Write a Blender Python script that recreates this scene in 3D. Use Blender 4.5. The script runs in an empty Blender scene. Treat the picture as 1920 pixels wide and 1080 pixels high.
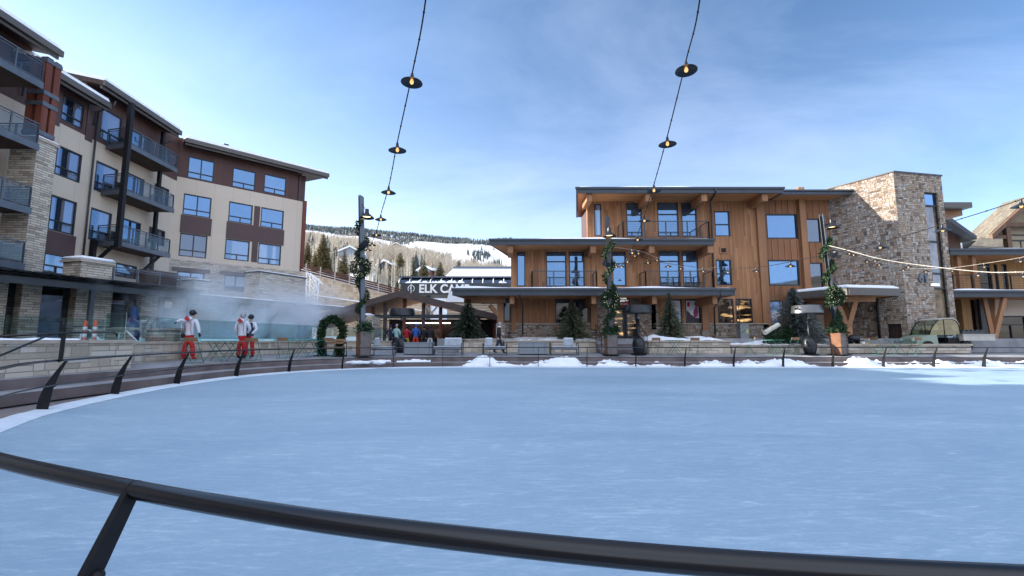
import bpy, bmesh, math, random
from mathutils import Vector, Matrix, noise
random.seed(7)
R = math.radians
sc = bpy.context.scene
col = sc.collection
# ---------------- camera
F_PX = 853.0; PITCH = math.atan(96 / F_PX); CAM = Vector((0, 0, 1.38))
cd = bpy.data.cameras.new('camera'); cam = bpy.data.objects.new('camera', cd); col.objects.link(cam)
cam.location = CAM; cam.rotation_euler = (math.pi / 2 + PITCH, 0, 0)
cd.sensor_width = 36; cd.lens = 36 * F_PX / 1920; cd.clip_start = 0.05; cd.clip_end = 12000
sc.camera = cam
# ---------------- sun and sky
SUN_EL = R(22.3); SUN_AZ = math.atan2(-0.975, 0.22)
SUN_STR = 3.6; SKY_STR = 0.15; EXPO = 1.75
sdir = Vector((math.sin(SUN_AZ) * math.cos(SUN_EL), math.cos(SUN_AZ) * math.cos(SUN_EL), math.sin(SUN_EL)))
sl = bpy.data.lights.new('sun', 'SUN'); sl.energy = SUN_STR; sl.angle = R(0.5); sl.color = (1, .93, .82)
so = bpy.data.objects.new('sun', sl); col.objects.link(so)
so.rotation_euler = (-sdir).to_track_quat('-Z', 'Y').to_euler(); so.location = (-30, 10, 40)
wd = bpy.data.worlds.new('World'); sc.world = wd; wd.use_nodes = True
sc.view_settings.view_transform = 'Standard'; sc.view_settings.look = 'None'
sc.view_settings.gamma = 1; sc.view_settings.exposure = EXPO; sc.view_settings.use_curve_mapping = False
try:
    sc.cycles.max_bounces = 6; sc.cycles.transparent_max_bounces = 12; sc.cycles.volume_bounces = 3
    sc.cycles.caustics_reflective = False; sc.cycles.caustics_refractive = False
    sc.cycles.volume_step_rate = 1.0; sc.cycles.sample_clamp_indirect = 4
except Exception: pass

def nd(nt, t, ins=None, **props):
    n = nt.nodes.new(t)
    for k, v in props.items(): setattr(n, k, v)
    for k, v in (ins or {}).items():
        if isinstance(v, bpy.types.NodeSocket): nt.links.new(v, n.inputs[k])
        else: n.inputs[k].default_value = v
    return n
def mth(nt, op, a, b=0.0, c=None):
    ins = {0: a, 1: b}
    if c is not None: ins[2] = c
    return nd(nt, 'ShaderNodeMath', ins, operation=op).outputs[0]
def ramp(nt, fac, stops, interp='LINEAR'):
    n = nd(nt, 'ShaderNodeValToRGB', {0: fac}); cr = n.color_ramp; cr.interpolation = interp
    while len(cr.elements) < len(stops): cr.elements.new(0.5)
    for e, (p, c) in zip(cr.elements, stops):
        e.position = p; e.color = (*c, 1) if len(c) == 3 else c
    return n.outputs[0]
def mixc(nt, fac, a, b, mode='MIX'):
    n = nt.nodes.new('ShaderNodeMix'); n.data_type = 'RGBA'; n.blend_type = mode
    for k, v in ((0, fac), (6, a), (7, b)):
        if isinstance(v, bpy.types.NodeSocket): nt.links.new(v, n.inputs[k])
        else: n.inputs[k].default_value = v if k == 0 else ((*v, 1) if len(v) == 3 else v)
    return n.outputs[2]

nt = wd.node_tree; nt.nodes.clear()
sky = nd(nt, 'ShaderNodeTexSky', sky_type='NISHITA', sun_disc=False)
sky.sun_elevation = SUN_EL; sky.sun_rotation = SUN_AZ % (2 * math.pi)
sky.altitude = 2500; sky.air_density = 1.0; sky.dust_density = 2.2; sky.ozone_density = 1.6
tc = nd(nt, 'ShaderNodeTexCoord').outputs['Generated']
sep = nd(nt, 'ShaderNodeSeparateXYZ', {0: tc})
zz = mth(nt, 'ADD', mth(nt, 'MAXIMUM', sep.outputs[2], 0.0), 0.22)
cx = mth(nt, 'DIVIDE', sep.outputs[0], zz); cy = mth(nt, 'DIVIDE', sep.outputs[1], zz)
cv = nd(nt, 'ShaderNodeCombineXYZ', {0: mth(nt, 'ADD', mth(nt, 'MULTIPLY', cx, .8), mth(nt, 'MULTIPLY', cy, .35)), 1: mth(nt, 'MULTIPLY', cy, 1.5), 2: 0.3}).outputs[0]
cn = nd(nt, 'ShaderNodeTexNoise', {'Vector': cv, 'Scale': 1.05, 'Detail': 7.0, 'Roughness': .6, 'Distortion': .5}).outputs[0]
cn2 = nd(nt, 'ShaderNodeTexNoise', {'Vector': cv, 'Scale': .45, 'Detail': 2.0}).outputs[0]
cl = ramp(nt, mth(nt, 'MULTIPLY', cn, mth(nt, 'MULTIPLY', cn2, 2.0)), [(0.45, (0, 0, 0)), (.95, (.17, .17, .17))])
# thin veil thickens towards the horizon
hz = ramp(nt, sep.outputs[2], [(0.0, (.5, .5, .5)), (0.25, (.24, .24, .24)), (.62, (0, 0, 0))])
side = nd(nt, 'ShaderNodeMapRange', {0: sep.outputs[0], 1: .75, 2: -.6, 3: .15, 4: 1.0}).outputs[0]
ov = nd(nt, 'ShaderNodeMapRange', {0: sep.outputs[2], 1: .68, 2: .95, 3: 0.0, 4: .30}).outputs[0]  # unseen brightening added overhead as extra fill light
bk = nd(nt, 'ShaderNodeMapRange', {0: sep.outputs[1], 1: .1, 2: -.45, 3: 0.0, 4: .62}).outputs[0]  # unseen bright sky added behind the camera to light the facades
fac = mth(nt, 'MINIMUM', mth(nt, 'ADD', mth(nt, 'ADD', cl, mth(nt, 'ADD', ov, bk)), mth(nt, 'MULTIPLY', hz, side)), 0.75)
skb = mixc(nt, 1.0, nd(nt, 'ShaderNodeGamma', {0: sky.outputs[0], 1: 1.25}).outputs[0], (.43, .455, .425), 'MULTIPLY')
tn = ramp(nt, sep.outputs[2], [(0.0, (1.12, .90, .88)), (.6, (.90, 1.0, 1.03))])
skb = mixc(nt, 1.0, skb, tn, 'MULTIPLY')
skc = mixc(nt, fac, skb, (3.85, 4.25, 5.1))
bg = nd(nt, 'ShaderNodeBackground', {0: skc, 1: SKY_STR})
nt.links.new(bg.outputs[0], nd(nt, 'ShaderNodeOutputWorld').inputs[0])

# ---------------- pixel rays (photo pixels 1920x1080) used only to measure where things stand
def ray(u, v):
    a = (u - 960) / F_PX; b = (540 - v) / F_PX; c, s = math.cos(PITCH), math.sin(PITCH)
    return Vector((a, c - b * s, s + b * c))
def P(u, v, Y):
    r = ray(u, v); return CAM + r * (Y / r.y)
def PX(u, v, X):
    r = ray(u, v); return CAM + r * (X / r.x)
def PZ(u, v, z):
    r = ray(u, v); return CAM + r * ((z - CAM.z) / r.z)
class Fr:
    """wall frame: x along the wall, y into the building, z up"""
    def __init__(s, o, d):
        s.o = Vector((o[0], o[1], 0)); s.d = Vector((d[0], d[1], 0)).normalized()
        s.n = Vector((-s.d.y, s.d.x, 0))
        s.m = Matrix(((s.d.x, s.n.x, 0, s.o.x), (s.d.y, s.n.y, 0, s.o.y), (0, 0, 1, 0), (0, 0, 0, 1)))
    def hit(s, u, v, y=0.0):
        r = ray(u, v); q = s.o + s.n * y
        t = (q - CAM).dot(s.n) / r.dot(s.n); w = CAM + r * t
        return (w - s.o).dot(s.d), w.z
    def w(s, x, y, z): return s.m @ Vector((x, y, z))
ID = Fr((0, 0), (1, 0))

# ---------------- objects
WM = {}
def tag(o, label=None, cat=None, group=None, kind=None):
    if label: o['label'] = label
    if cat: o['category'] = cat
    if group: o['group'] = group
    if kind: o['kind'] = kind
    return o
def T(name, label, cat, loc=(0, 0, 0), rz=0.0, group=None):
    o = bpy.data.objects.new(name, None); col.objects.link(o); o.empty_display_size = .2
    o.location = loc; o.rotation_euler = (0, 0, rz)
    WM[o.name] = Matrix.Translation(Vector(loc)) @ Matrix.Rotation(rz, 4, 'Z')
    return tag(o, label, cat, group)
def wm(o): return WM.get(o.name, Matrix.Identity(4)) if o is not None else Matrix.Identity(4)
def copy_tree(o, parent=None):
    c = o.copy(); col.objects.link(c)
    if parent is not None: c.parent = parent
    for ch in o.children: copy_tree(ch, c)
    return c
def place(src, loc, rz, label, first):
    o = src if first else copy_tree(src)
    o.location = loc; o.rotation_euler = (0, 0, rz); o['label'] = label
    return o
class MB:
    def __init__(s, fr=None): s.v = []; s.f = []; s.m = []; s.fr = (fr.m if isinstance(fr, Fr) else fr); s.mi = 0
    def add(s, vs, fs):
        b = len(s.v); s.v += [(s.fr @ Vector(p)) if s.fr else Vector(p) for p in vs]
        s.f += [tuple(b + i for i in f) for f in fs]; s.m += [s.mi] * len(fs)
        return s
    def box(s, x0, x1, y0, y1, z0, z1):
        if x0 > x1: x0, x1 = x1, x0
        if y0 > y1: y0, y1 = y1, y0
        if z0 > z1: z0, z1 = z1, z0
        return s.add([(x0, y0, z0), (x1, y0, z0), (x1, y1, z0), (x0, y1, z0), (x0, y0, z1), (x1, y0, z1), (x1, y1, z1), (x0, y1, z1)],
                     [(0, 3, 2, 1), (4, 5, 6, 7), (0, 1, 5, 4), (1, 2, 6, 5), (2, 3, 7, 6), (3, 0, 4, 7)])
    def rbox(s, c, sx, sy, sz, rz=0, rx=0, ry=0, bev=0):
        m = Matrix.Translation(Vector(c)) @ Matrix.Rotation(rz, 4, 'Z') @ Matrix.Rotation(ry, 4, 'Y') @ Matrix.Rotation(rx, 4, 'X')
        b = len(s.v); n = len(s.f); o = s.fr; s.fr = (o @ m) if o else m
        if bev:
            t = bev; X, Y, Z = sx / 2, sy / 2, sz / 2
            pts = []
            for (qx, qy, qz) in [(X - t, Y - t, -Z), (X, Y, -Z + t), (X, Y, Z - t), (X - t, Y - t, Z)]:
                pts += [(-qx, -qy + 0, qz), (qx, -qy, qz), (qx, qy, qz), (-qx, qy, qz)]
            fs = [(3, 2, 1, 0), (12, 13, 14, 15)]
            for k in range(3):
                for j in range(4):
                    a = k * 4 + j; d = k * 4 + (j + 1) % 4; fs.append((a, d, d + 4, a + 4))
            s.add(pts, fs)
        else: s.box(-sx / 2, sx / 2, -sy / 2, sy / 2, -sz / 2, sz / 2)
        s.fr = o; return s
    def beam(s, a, b, w, h, up=(0, 0, 1)):
        a = Vector(a); b = Vector(b); d = (b - a).normalized(); U = Vector(up)
        sd = d.cross(U)
        if sd.length < 1e-4: sd = d.cross(Vector((0, 1, 0)))
        sd.normalize(); up2 = sd.cross(d).normalized(); x = sd * w / 2; z = up2 * h / 2
        return s.add([a - x - z, a + x - z, a + x + z, a - x + z, b - x - z, b + x - z, b + x + z, b - x + z],
                     [(0, 1, 2, 3), (7, 6, 5, 4), (0, 4, 5, 1), (1, 5, 6, 2), (2, 6, 7, 3), (3, 7, 4, 0)])
    def tube(s, pts, r, n=8, closed=False, cap=True):
        pts = [Vector(p) for p in pts]; k = len(pts); rs = r if isinstance(r, (list, tuple)) else [r] * k
        vs = []; fs = []; prev = None
        for i, p in enumerate(pts):
            if closed: t = pts[(i + 1) % k] - pts[i - 1]
            else: t = pts[min(i + 1, k - 1)] - pts[max(i - 1, 0)]
            t.normalize()
            if prev is None:
                a = t.cross(Vector((0, 0, 1)))
                if a.length < .05: a = t.cross(Vector((0, 1, 0)))
            else: a = prev - t * prev.dot(t)
            a.normalize(); prev = a; b = t.cross(a)
            for j in range(n):
                an = 2 * math.pi * j / n; vs.append(p + (a * math.cos(an) + b * math.sin(an)) * rs[i])
        for i in range(k if closed else k - 1):
            for j in range(n):
                a0 = i * n + j; a1 = i * n + (j + 1) % n; b0 = ((i + 1) % k) * n + j; b1 = ((i + 1) % k) * n + (j + 1) % n
                fs.append((a0, a1, b1, b0))
        if cap and not closed: fs.append(tuple(range(n - 1, -1, -1))); fs.append(tuple((k - 1) * n + j for j in range(n)))
        return s.add(vs, fs)
    def lathe(s, prof, c=(0, 0, 0), n=20, ax=None):
        c = Vector(c); vs = []; fs = []
        for (r, z) in prof:
            for j in range(n):
                a = 2 * math.pi * j / n; vs.append(c + Vector((r * math.cos(a), r * math.sin(a), z)))
        for i in range(len(prof) - 1):
            for j in range(n):
                fs.append((i * n + j, i * n + (j + 1) % n, (i + 1) * n + (j + 1) % n, (i + 1) * n + j))
        return s.add(vs, fs)
    def prism(s, poly, y0, y1):
        """polygon in x,z extruded along y"""
        n = len(poly)
        vs = [(x, y0, z) for x, z in poly] + [(x, y1, z) for x, z in poly]
        fs = [tuple(range(n)), tuple(range(2 * n - 1, n - 1, -1))] + [(i, i + n, (i + 1) % n + n, (i + 1) % n) for i in range(n)]
        return s.add(vs, fs)
    def slab(s, poly, z0, z1):
        """polygon in x,y (ccw) between z0 and z1"""
        n = len(poly)
        vs = [(x, y, z0) for x, y in poly] + [(x, y, z1) for x, y in poly]
        fs = [tuple(range(n - 1, -1, -1)), tuple(range(n, 2 * n))] + [(i, (i + 1) % n, (i + 1) % n + n, i + n) for i in range(n)]
        return s.add(vs, fs)
    def ball(s, c, rx, ry=None, rz=None, n=10):
        ry = ry or rx; rz = rz or rx; c = Vector(c); vs = []; fs = []; h = max(4, n // 2)
        for i in range(h + 1):
            t = math.pi * i / h
            for j in range(n):
                a = 2 * math.pi * j / n; vs.append(c + Vector((rx * math.sin(t) * math.cos(a), ry * math.sin(t) * math.sin(a), -rz * math.cos(t))))
        for i in range(h):
            for j in range(n): fs.append((i * n + j, i * n + (j + 1) % n, (i + 1) * n + (j + 1) % n, (i + 1) * n + j))
        return s.add(vs, fs)
    def wall(s, x0, x1, z0, z1, holes, y=0.0, dep=.16, th=.3):
        """front sheet at y with holes, reveals going inward, closed box behind"""
        xs = sorted({x0, x1, *[min(max(h[i], x0), x1) for h in holes for i in (0, 1)]})
        zs = sorted({z0, z1, *[min(max(h[i], z0), z1) for h in holes for i in (2, 3)]})
        for a, b in zip(xs, xs[1:]):
            for c, d in zip(zs, zs[1:]):
                mx, mz = (a + b) / 2, (c + d) / 2
                if any(h[0] < mx < h[1] and h[2] < mz < h[3] for h in holes): continue
                s.add([(a, y, c), (b, y, c), (b, y, d), (a, y, d)], [(0, 1, 2, 3)])
        for h in holes:
            a, b, c, d = max(h[0], x0), min(h[1], x1), max(h[2], z0), min(h[3], z1); e = y + dep
            s.add([(a, y, c), (b, y, c), (b, y, d), (a, y, d), (a, e, c), (b, e, c), (b, e, d), (a, e, d)],
                  [(0, 4, 5, 1), (1, 5, 6, 2), (2, 6, 7, 3), (3, 7, 4, 0)])
        t = y + th
        s.add([(x0, y, z0), (x1, y, z0), (x1, t, z0), (x0, t, z0), (x0, y, z1), (x1, y, z1), (x1, t, z1), (x0, t, z1)],
              [(0, 3, 2, 1), (4, 5, 6, 7), (1, 2, 6, 5), (2, 3, 7, 6), (3, 0, 4, 7)])
        return s
    def build(s, name, mat, parent=None, smooth=False, label=None, uv=True):
        inv = wm(parent).inverted() if parent is not None else None
        vs = [inv @ p for p in s.v] if inv is not None else s.v
        me = bpy.data.meshes.new(name); me.from_pydata([tuple(p) for p in vs], [], s.f)
        for m in (mat if isinstance(mat, (list, tuple)) else [mat]): me.materials.append(m)
        if any(s.m): me.polygons.foreach_set('material_index', s.m)
        if uv:
            ul = me.uv_layers.new(name='UVMap'); dat = [0.0] * (2 * len(me.loops)); V = s.v
            for p in me.polygons:
                n = p.normal
                if inv is not None: n = (inv.to_3x3().inverted() @ n)
                fl = abs(n.z) > .75
                if not fl:
                    tt = Vector((-n.y, n.x, 0)).normalized()
                for li in p.loop_indices:
                    q = V[me.loops[li].vertex_index]
                    if fl: dat[2 * li] = q.x; dat[2 * li + 1] = q.y
                    else: dat[2 * li] = q.dot(tt); dat[2 * li + 1] = q.z
            ul.data.foreach_set('uv', dat)
        if smooth: me.polygons.foreach_set('use_smooth', [True] * len(me.polygons))
        me.update(); o = bpy.data.objects.new(name, me); col.objects.link(o)
        if parent is not None: o.parent = parent; WM[o.name] = wm(parent)
        if smooth == 'auto':
            bm = bmesh.new(); bm.from_mesh(me)
            for e in bm.edges:
                if len(e.link_faces) == 2 and e.calc_face_angle(0) > R(38): e.smooth = False
            bm.to_mesh(me); bm.free()
        if label: o['label'] = label
        return o

# ---------------- materials
def newmat(name):
    m = bpy.data.materials.new(name); m.use_nodes = True; n = m.node_tree; n.nodes.clear()
    out = nd(n, 'ShaderNodeOutputMaterial'); b = nd(n, 'ShaderNodeBsdfPrincipled'); n.links.new(b.outputs[0], out.inputs[0])
    return m, n, b, out
def pm(name, c, rough=.6, metal=0.0, var=.18, scale=2.0, bump=.0, coord='Object', spec=.5, det=4.0, bs=None):
    m, n, b, out = newmat(name)
    t = nd(n, 'ShaderNodeTexCoord').outputs[coord]
    ns = nd(n, 'ShaderNodeTexNoise', {'Vector': t, 'Scale': scale, 'Detail': det}).outputs[0]
    lo = tuple(x * (1 - var) for x in c); hi = tuple(min(1, x * (1 + var)) for x in c)
    n.links.new(ramp(n, ns, [(.3, lo), (.7, hi)]), b.inputs['Base Color'])
    rr = nd(n, 'ShaderNodeMapRange', {0: ns, 3: max(.02, rough - .08), 4: min(1, rough + .08)}).outputs[0]
    n.links.new(rr, b.inputs['Roughness']); b.inputs['Metallic'].default_value = metal
    b.inputs['Specular IOR Level'].default_value = spec
    if bump:
        nb = nd(n, 'ShaderNodeTexNoise', {'Vector': t, 'Scale': bs or scale * 6, 'Detail': 5.0}).outputs[0]
        n.links.new(nd(n, 'ShaderNodeBump', {'Height': nb, 'Strength': bump, 'Distance': .03}).outputs[0], b.inputs['Normal'])
    return m
def boards(name, cols, w=.13, seg=2.6, groove=.07, horiz=False, rough=.6):
    m, n, b, out = newmat(name)
    uv = nd(n, 'ShaderNodeSeparateXYZ', {0: nd(n, 'ShaderNodeUVMap').outputs[0]})
    U, V = (uv.outputs[1], uv.outputs[0]) if horiz else (uv.outputs[0], uv.outputs[1])
    us = mth(n, 'DIVIDE', U, w); iid = mth(n, 'FLOOR', us); fr = mth(n, 'FRACT', us)
    r1 = nd(n, 'ShaderNodeTexWhiteNoise', {'W': iid}, noise_dimensions='1D').outputs[0]
    sg = mth(n, 'FLOOR', mth(n, 'DIVIDE', mth(n, 'ADD', V, mth(n, 'MULTIPLY', r1, 7.0)), seg))
    r2 = nd(n, 'ShaderNodeTexWhiteNoise', {'Vector': nd(n, 'ShaderNodeCombineXYZ', {0: iid, 1: sg}).outputs[0]}, noise_dimensions='2D').outputs[0]
    gv = nd(n, 'ShaderNodeCombineXYZ', {0: mth(n, 'MULTIPLY', U, 26.0), 1: mth(n, 'MULTIPLY', V, 1.2), 2: mth(n, 'MULTIPLY', r2, 9.0)}).outputs[0]
    gr = nd(n, 'ShaderNodeTexNoise', {'Vector': gv, 'Scale': 1.0, 'Detail': 4.0, 'Roughness': .6}).outputs[0]
    f = mth(n, 'ADD', mth(n, 'MULTIPLY', r2, .65), mth(n, 'MULTIPLY', gr, .45))
    c = ramp(n, f, [(i / (len(cols) - 1) * .8 + .1, k) for i, k in enumerate(cols)])
    big = nd(n, 'ShaderNodeTexNoise', {'Vector': nd(n, 'ShaderNodeUVMap').outputs[0], 'Scale': .35, 'Detail': 3.0}).outputs[0]
    c = mixc(n, .35, c, ramp(n, big, [(.3, cols[0]), (.7, cols[-1])]))
    if groove:
        g = mth(n, 'LESS_THAN', fr, groove); c = mixc(n, g, c, tuple(x * .3 for x in cols[0]))
        hgt = mth(n, 'SUBTRACT', gr, mth(n, 'MULTIPLY', g, 2.0))
    else: hgt = gr
    n.links.new(c, b.inputs['Base Color']); b.inputs['Roughness'].default_value = rough
    b.inputs['Specular IOR Level'].default_value = .3
    n.links.new(nd(n, 'ShaderNodeBump', {'Height': hgt, 'Strength': .35, 'Distance': .01}).outputs[0], b.inputs['Normal'])
    return m
def stones(name, cols, bw=.42, bh=.16, mortar=(.16, .15, .14), ms=.012, mixed=False, bump=.6):
    m, n, b, out = newmat(name)
    uv = nd(n, 'ShaderNodeUVMap').outputs[0]
    def br(w, h, off):
        t = nd(n, 'ShaderNodeTexBrick', {'Vector': uv, 'Color1': (0, 0, 0, 1), 'Color2': (1, 1, 1, 1), 'Mortar': (.5, .5, .5, 1), 'Scale': 1.0,
             'Mortar Size': ms, 'Mortar Smooth': .3, 'Bias': 0.0, 'Brick Width': w, 'Row Height': h}, offset=off, offset_frequency=2, squash=1.35, squash_frequency=3)
        return t.outputs['Color'], t.outputs['Fac']
    c1, f1 = br(bw, bh, .43)
    if mixed:
        c2, f2 = br(bw * .62, bh * 2, .31); c3, f3 = br(bw * .9, bh, .6)
        sp = nd(n, 'ShaderNodeSeparateXYZ', {0: uv})
        cell = nd(n, 'ShaderNodeCombineXYZ', {0: mth(n, 'FLOOR', mth(n, 'DIVIDE', sp.outputs[0], bw * 1.24)), 1: mth(n, 'FLOOR', mth(n, 'DIVIDE', sp.outputs[1], bh * 2))}).outputs[0]
        wn = nd(n, 'ShaderNodeTexWhiteNoise', {'Vector': cell}, noise_dimensions='2D').outputs[0]
        k = mth(n, 'GREATER_THAN', wn, .6); c1 = mixc(n, k, c1, c2); f1 = mixc(n, k, f1, f2)
        k = mth(n, 'LESS_THAN', wn, .25); c1 = mixc(n, k, c1, c3); f1 = mixc(n, k, f1, f3)
    g = nd(n, 'ShaderNodeTexNoise', {'Vector': uv, 'Scale': 9.0, 'Detail': 5.0}).outputs[0]
    g2 = nd(n, 'ShaderNodeTexNoise', {'Vector': uv, 'Scale': .8, 'Detail': 2.0}).outputs[0]
    f = mth(n, 'ADD', mth(n, 'ADD', mth(n, 'MULTIPLY', c1, .78), mth(n, 'MULTIPLY', g, .2)), mth(n, 'MULTIPLY', mth(n, 'SUBTRACT', g2, .5), .25))
    c = ramp(n, f, [(i / (len(cols) - 1) * .86 + .08, k) for i, k in enumerate(cols)])
    c = mixc(n, f1, c, mortar)
    n.links.new(c, b.inputs['Base Color']); b.inputs['Roughness'].default_value = .85
    hh = mth(n, 'ADD', mth(n, 'MULTIPLY', g, .5), mth(n, 'ADD', mth(n, 'MULTIPLY', c1, .5), mth(n, 'MULTIPLY', f1, -1.2)))
    n.links.new(nd(n, 'ShaderNodeBump', {'Height': hh, 'Strength': bump, 'Distance': .03}).outputs[0], b.inputs['Normal'])
    return m
def emis(name, c, s):
    m, n, b, out = newmat(name); b.inputs['Base Color'].default_value = (*c, 1)
    b.inputs['Emission Color'].default_value = (*c, 1); b.inputs['Emission Strength'].default_value = s
    return m
def glass(name, inner=(.02, .025, .03), refl=.55, tint=(.68, .80, 1.0), curtain=None, lit=0, wav=.003):
    """window pane: coated reflecting glass over a dark room or a curtain"""
    m, n, b, out = newmat(name); n.nodes.remove(b)
    t = nd(n, 'ShaderNodeTexCoord').outputs['Object']
    uv = nd(n, 'ShaderNodeUVMap').outputs[0]
    if curtain:
        w = nd(n, 'ShaderNodeTexWave', {'Vector': uv, 'Scale': 3.2, 'Distortion': 1.5, 'Detail': 2.0}, wave_type='BANDS', bands_direction='X').outputs[1]
        k = nd(n, 'ShaderNodeTexNoise', {'Vector': nd(n, 'ShaderNodeMapping', {0: uv, 3: (.9, .02, 1)}).outputs[0], 'Scale': 1.3, 'Detail': 0.0}).outputs[0]
        cc = ramp(n, w, [(0, tuple(x * .6 for x in curtain)), (1, curtain)])
        base = mixc(n, ramp(n, k, [(.42, (0, 0, 0)), (.47, (1, 1, 1))]), inner, cc)
    else:
        k = nd(n, 'ShaderNodeTexNoise', {'Vector': uv, 'Scale': 1.7, 'Detail': 3.0}).outputs[0]
        base = ramp(n, k, [(.35, tuple(x * .5 for x in inner)), (.65, tuple(min(1, x * 2) for x in inner))])
    rn = nd(n, 'ShaderNodeObjectInfo').outputs['Random']; base = mixc(n, 1.0, base, ramp(n, rn, [(0, (.25, .25, .3)), (.5, (.8, .8, .8)), (1, (1, .95, .88))]), 'MULTIPLY')
    d = nd(n, 'ShaderNodeBsdfDiffuse', {0: base})
    sh = d.outputs[0]
    if lit:
        nz = nd(n, 'ShaderNodeTexNoise', {'Vector': nd(n, 'ShaderNodeMapping', {0: uv, 3: (.5, 2.6, 1)}).outputs[0], 'Scale': 1.5, 'Detail': 3.0}).outputs[0]
        e = nd(n, 'ShaderNodeEmission', {0: (1, .62, .28, 1), 1: mth(n, 'MULTIPLY', ramp(n, nz, [(.54, (0, 0, 0)), (.72, (1, 1, 1))]), lit)})
        sh = nd(n, 'ShaderNodeAddShader', {0: sh, 1: e.outputs[0]}).outputs[0]
    nb = nd(n, 'ShaderNodeTexNoise', {'Vector': t, 'Scale': .9, 'Detail': 1.0}).outputs[0]
    bp = nd(n, 'ShaderNodeBump', {'Height': nb, 'Strength': .25, 'Distance': wav}).outputs[0]
    g = nd(n, 'ShaderNodeBsdfGlossy', {'Color': (*tint, 1), 'Roughness': .02, 'Normal': bp})
    lw = nd(n, 'ShaderNodeLayerWeight', {0: .35}).outputs[1]
    f = nd(n, 'ShaderNodeMapRange', {0: lw, 1: 0.0, 2: 1.0, 3: refl, 4: min(1, refl * 2 + .04)}).outputs[0]
    mx = nd(n, 'ShaderNodeMixShader', {0: f, 1: sh, 2: g.outputs[0]})
    n.links.new(mx.outputs[0], out.inputs[0]); return m

BR = [(.085, .032, .014), (.13, .052, .022), (.18, .078, .034), (.24, .11, .05)]
m_wood = boards('cedar_siding', [(.19, .085, .038), (.29, .13, .056), (.38, .175, .078), (.5, .25, .12)], w=.12, seg=2.2)
m_woodp = boards('cedar_panel', [(.18, .08, .038), (.25, .11, .052), (.31, .14, .07)], w=.4, seg=5, groove=0)
m_beam = boards('timber_beam', [(.22, .105, .05), (.30, .145, .07), (.38, .19, .095)], w=.5, seg=6, groove=0)
m_soffit = boards('cedar_soffit', [(.34, .15, .06), (.45, .21, .09), (.54, .26, .115)], w=.12, seg=3, horiz=True)
m_darkwood = boards('dark_plank', [(.03, .014, .01), (.05, .025, .018), (.07, .036, .026)], w=.16, seg=3)
m_redwood = boards('red_timber', [(.10, .025, .015), (.15, .042, .024), (.2, .06, .035)], w=.3, seg=4, groove=0)
m_brown = boards('brown_cladding', [(.085, .043, .038), (.1, .05, .044), (.115, .06, .052)], w=.75, seg=9, groove=.012)
m_brownh = pm('brown_panel', (.085, .045, .045), .6, var=.08)
m_cream = boards('cream_panel', [(.60, .50, .40), (.62, .52, .42), (.65, .55, .45)], w=1.3, seg=1.1, groove=.006, rough=.8)
m_greym = pm('charcoal_metal', (.05, .055, .062), .45, .3, var=.12, scale=1.5)
m_fascia = pm('fascia_metal', (.045, .055, .07), .42, .35, var=.15, scale=1.2)
m_fasciab = pm('brown_fascia', (.10, .088, .08), .5, .1, var=.12, scale=1)
m_steel = pm('blue_grey_steel', (.11, .13, .16), .5, .4, var=.15)
m_black = pm('black_paint', (.008, .008, .01), .5, .0, var=.3, scale=8, spec=.25)
m_rail = pm('black_rail_paint', (.007, .006, .007), .25, .0, var=.1, scale=3)
m_frame = pm('dark_window_frame', (.02, .022, .026), .45, .2)
m_snow = pm('snow', (.86, .88, .92), .75, var=.04, scale=3, bump=.5, bs=9)
m_lime = stones('cream_limestone', [(.32, .26, .20), (.46, .39, .31), (.56, .48, .39), (.64, .56, .46), (.52, .47, .41)], .5, .12, mortar=(.13, .11, .09))
m_limewall = stones('plaza_wall_stone', [(.32, .27, .21), (.44, .37, .29), (.54, .46, .36), (.58, .51, .42), (.50, .47, .42)], .62, .15, mortar=(.24, .21, .18), mixed=True)
m_tower = stones('field_stone', [(.10, .07, .055), (.25, .18, .13), (.35, .29, .24), (.33, .22, .14), (.46, .41, .36), (.22, .20, .18)], .27, .115, mortar=(.13, .11, .095), mixed=True, bump=.9)
m_coping = pm('stone_coping', (.42, .35, .28), .8, var=.15, scale=3, bump=.3)
m_paver = stones('plaza_paver', [(.17, .185, .20), (.20, .215, .23), (.23, .245, .26), (.26, .275, .29)], .6, .3, mortar=(.1, .09, .09), ms=.008, bump=.15)
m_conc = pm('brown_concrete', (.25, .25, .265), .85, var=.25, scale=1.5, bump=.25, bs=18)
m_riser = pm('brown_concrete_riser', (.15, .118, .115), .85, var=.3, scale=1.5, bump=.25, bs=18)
m_blue = glass('sky_glass', refl=.27, inner=(.03, .045, .07), tint=(.36, .62, 1.0))
m_bluec = glass('curtain_glass', refl=.2, inner=(.03, .04, .06), tint=(.42, .66, 1.0), curtain=(.36, .36, .42))
m_dark = glass('dark_glass', refl=.14, inner=(.012, .012, .014))
m_litg = glass('lit_shop_glass', refl=.14, inner=(.05, .03, .02), lit=.5)
m_green = pm('spruce_needles', (.035, .06, .03), .7, var=.5, scale=5)
m_greenl = pm('garland_leaves', (.06, .12, .045), .6, var=.5, scale=8)
m_bark = pm('bark', (.09, .065, .045), .9, var=.3, scale=6, bump=.5)
m_white = pm('white_paint', (.78, .79, .8), .5, var=.05)
m_greenp = pm('green_paint', (.03, .17, .12), .45, var=.15)
m_slat = boards('chair_slat', [(.16, .09, .05), (.24, .14, .08), (.3, .18, .1)], w=.05, seg=3, horiz=True)
m_bulb = emis('warm_bulb', (1, .55, .2), .4)
m_pool = None
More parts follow.
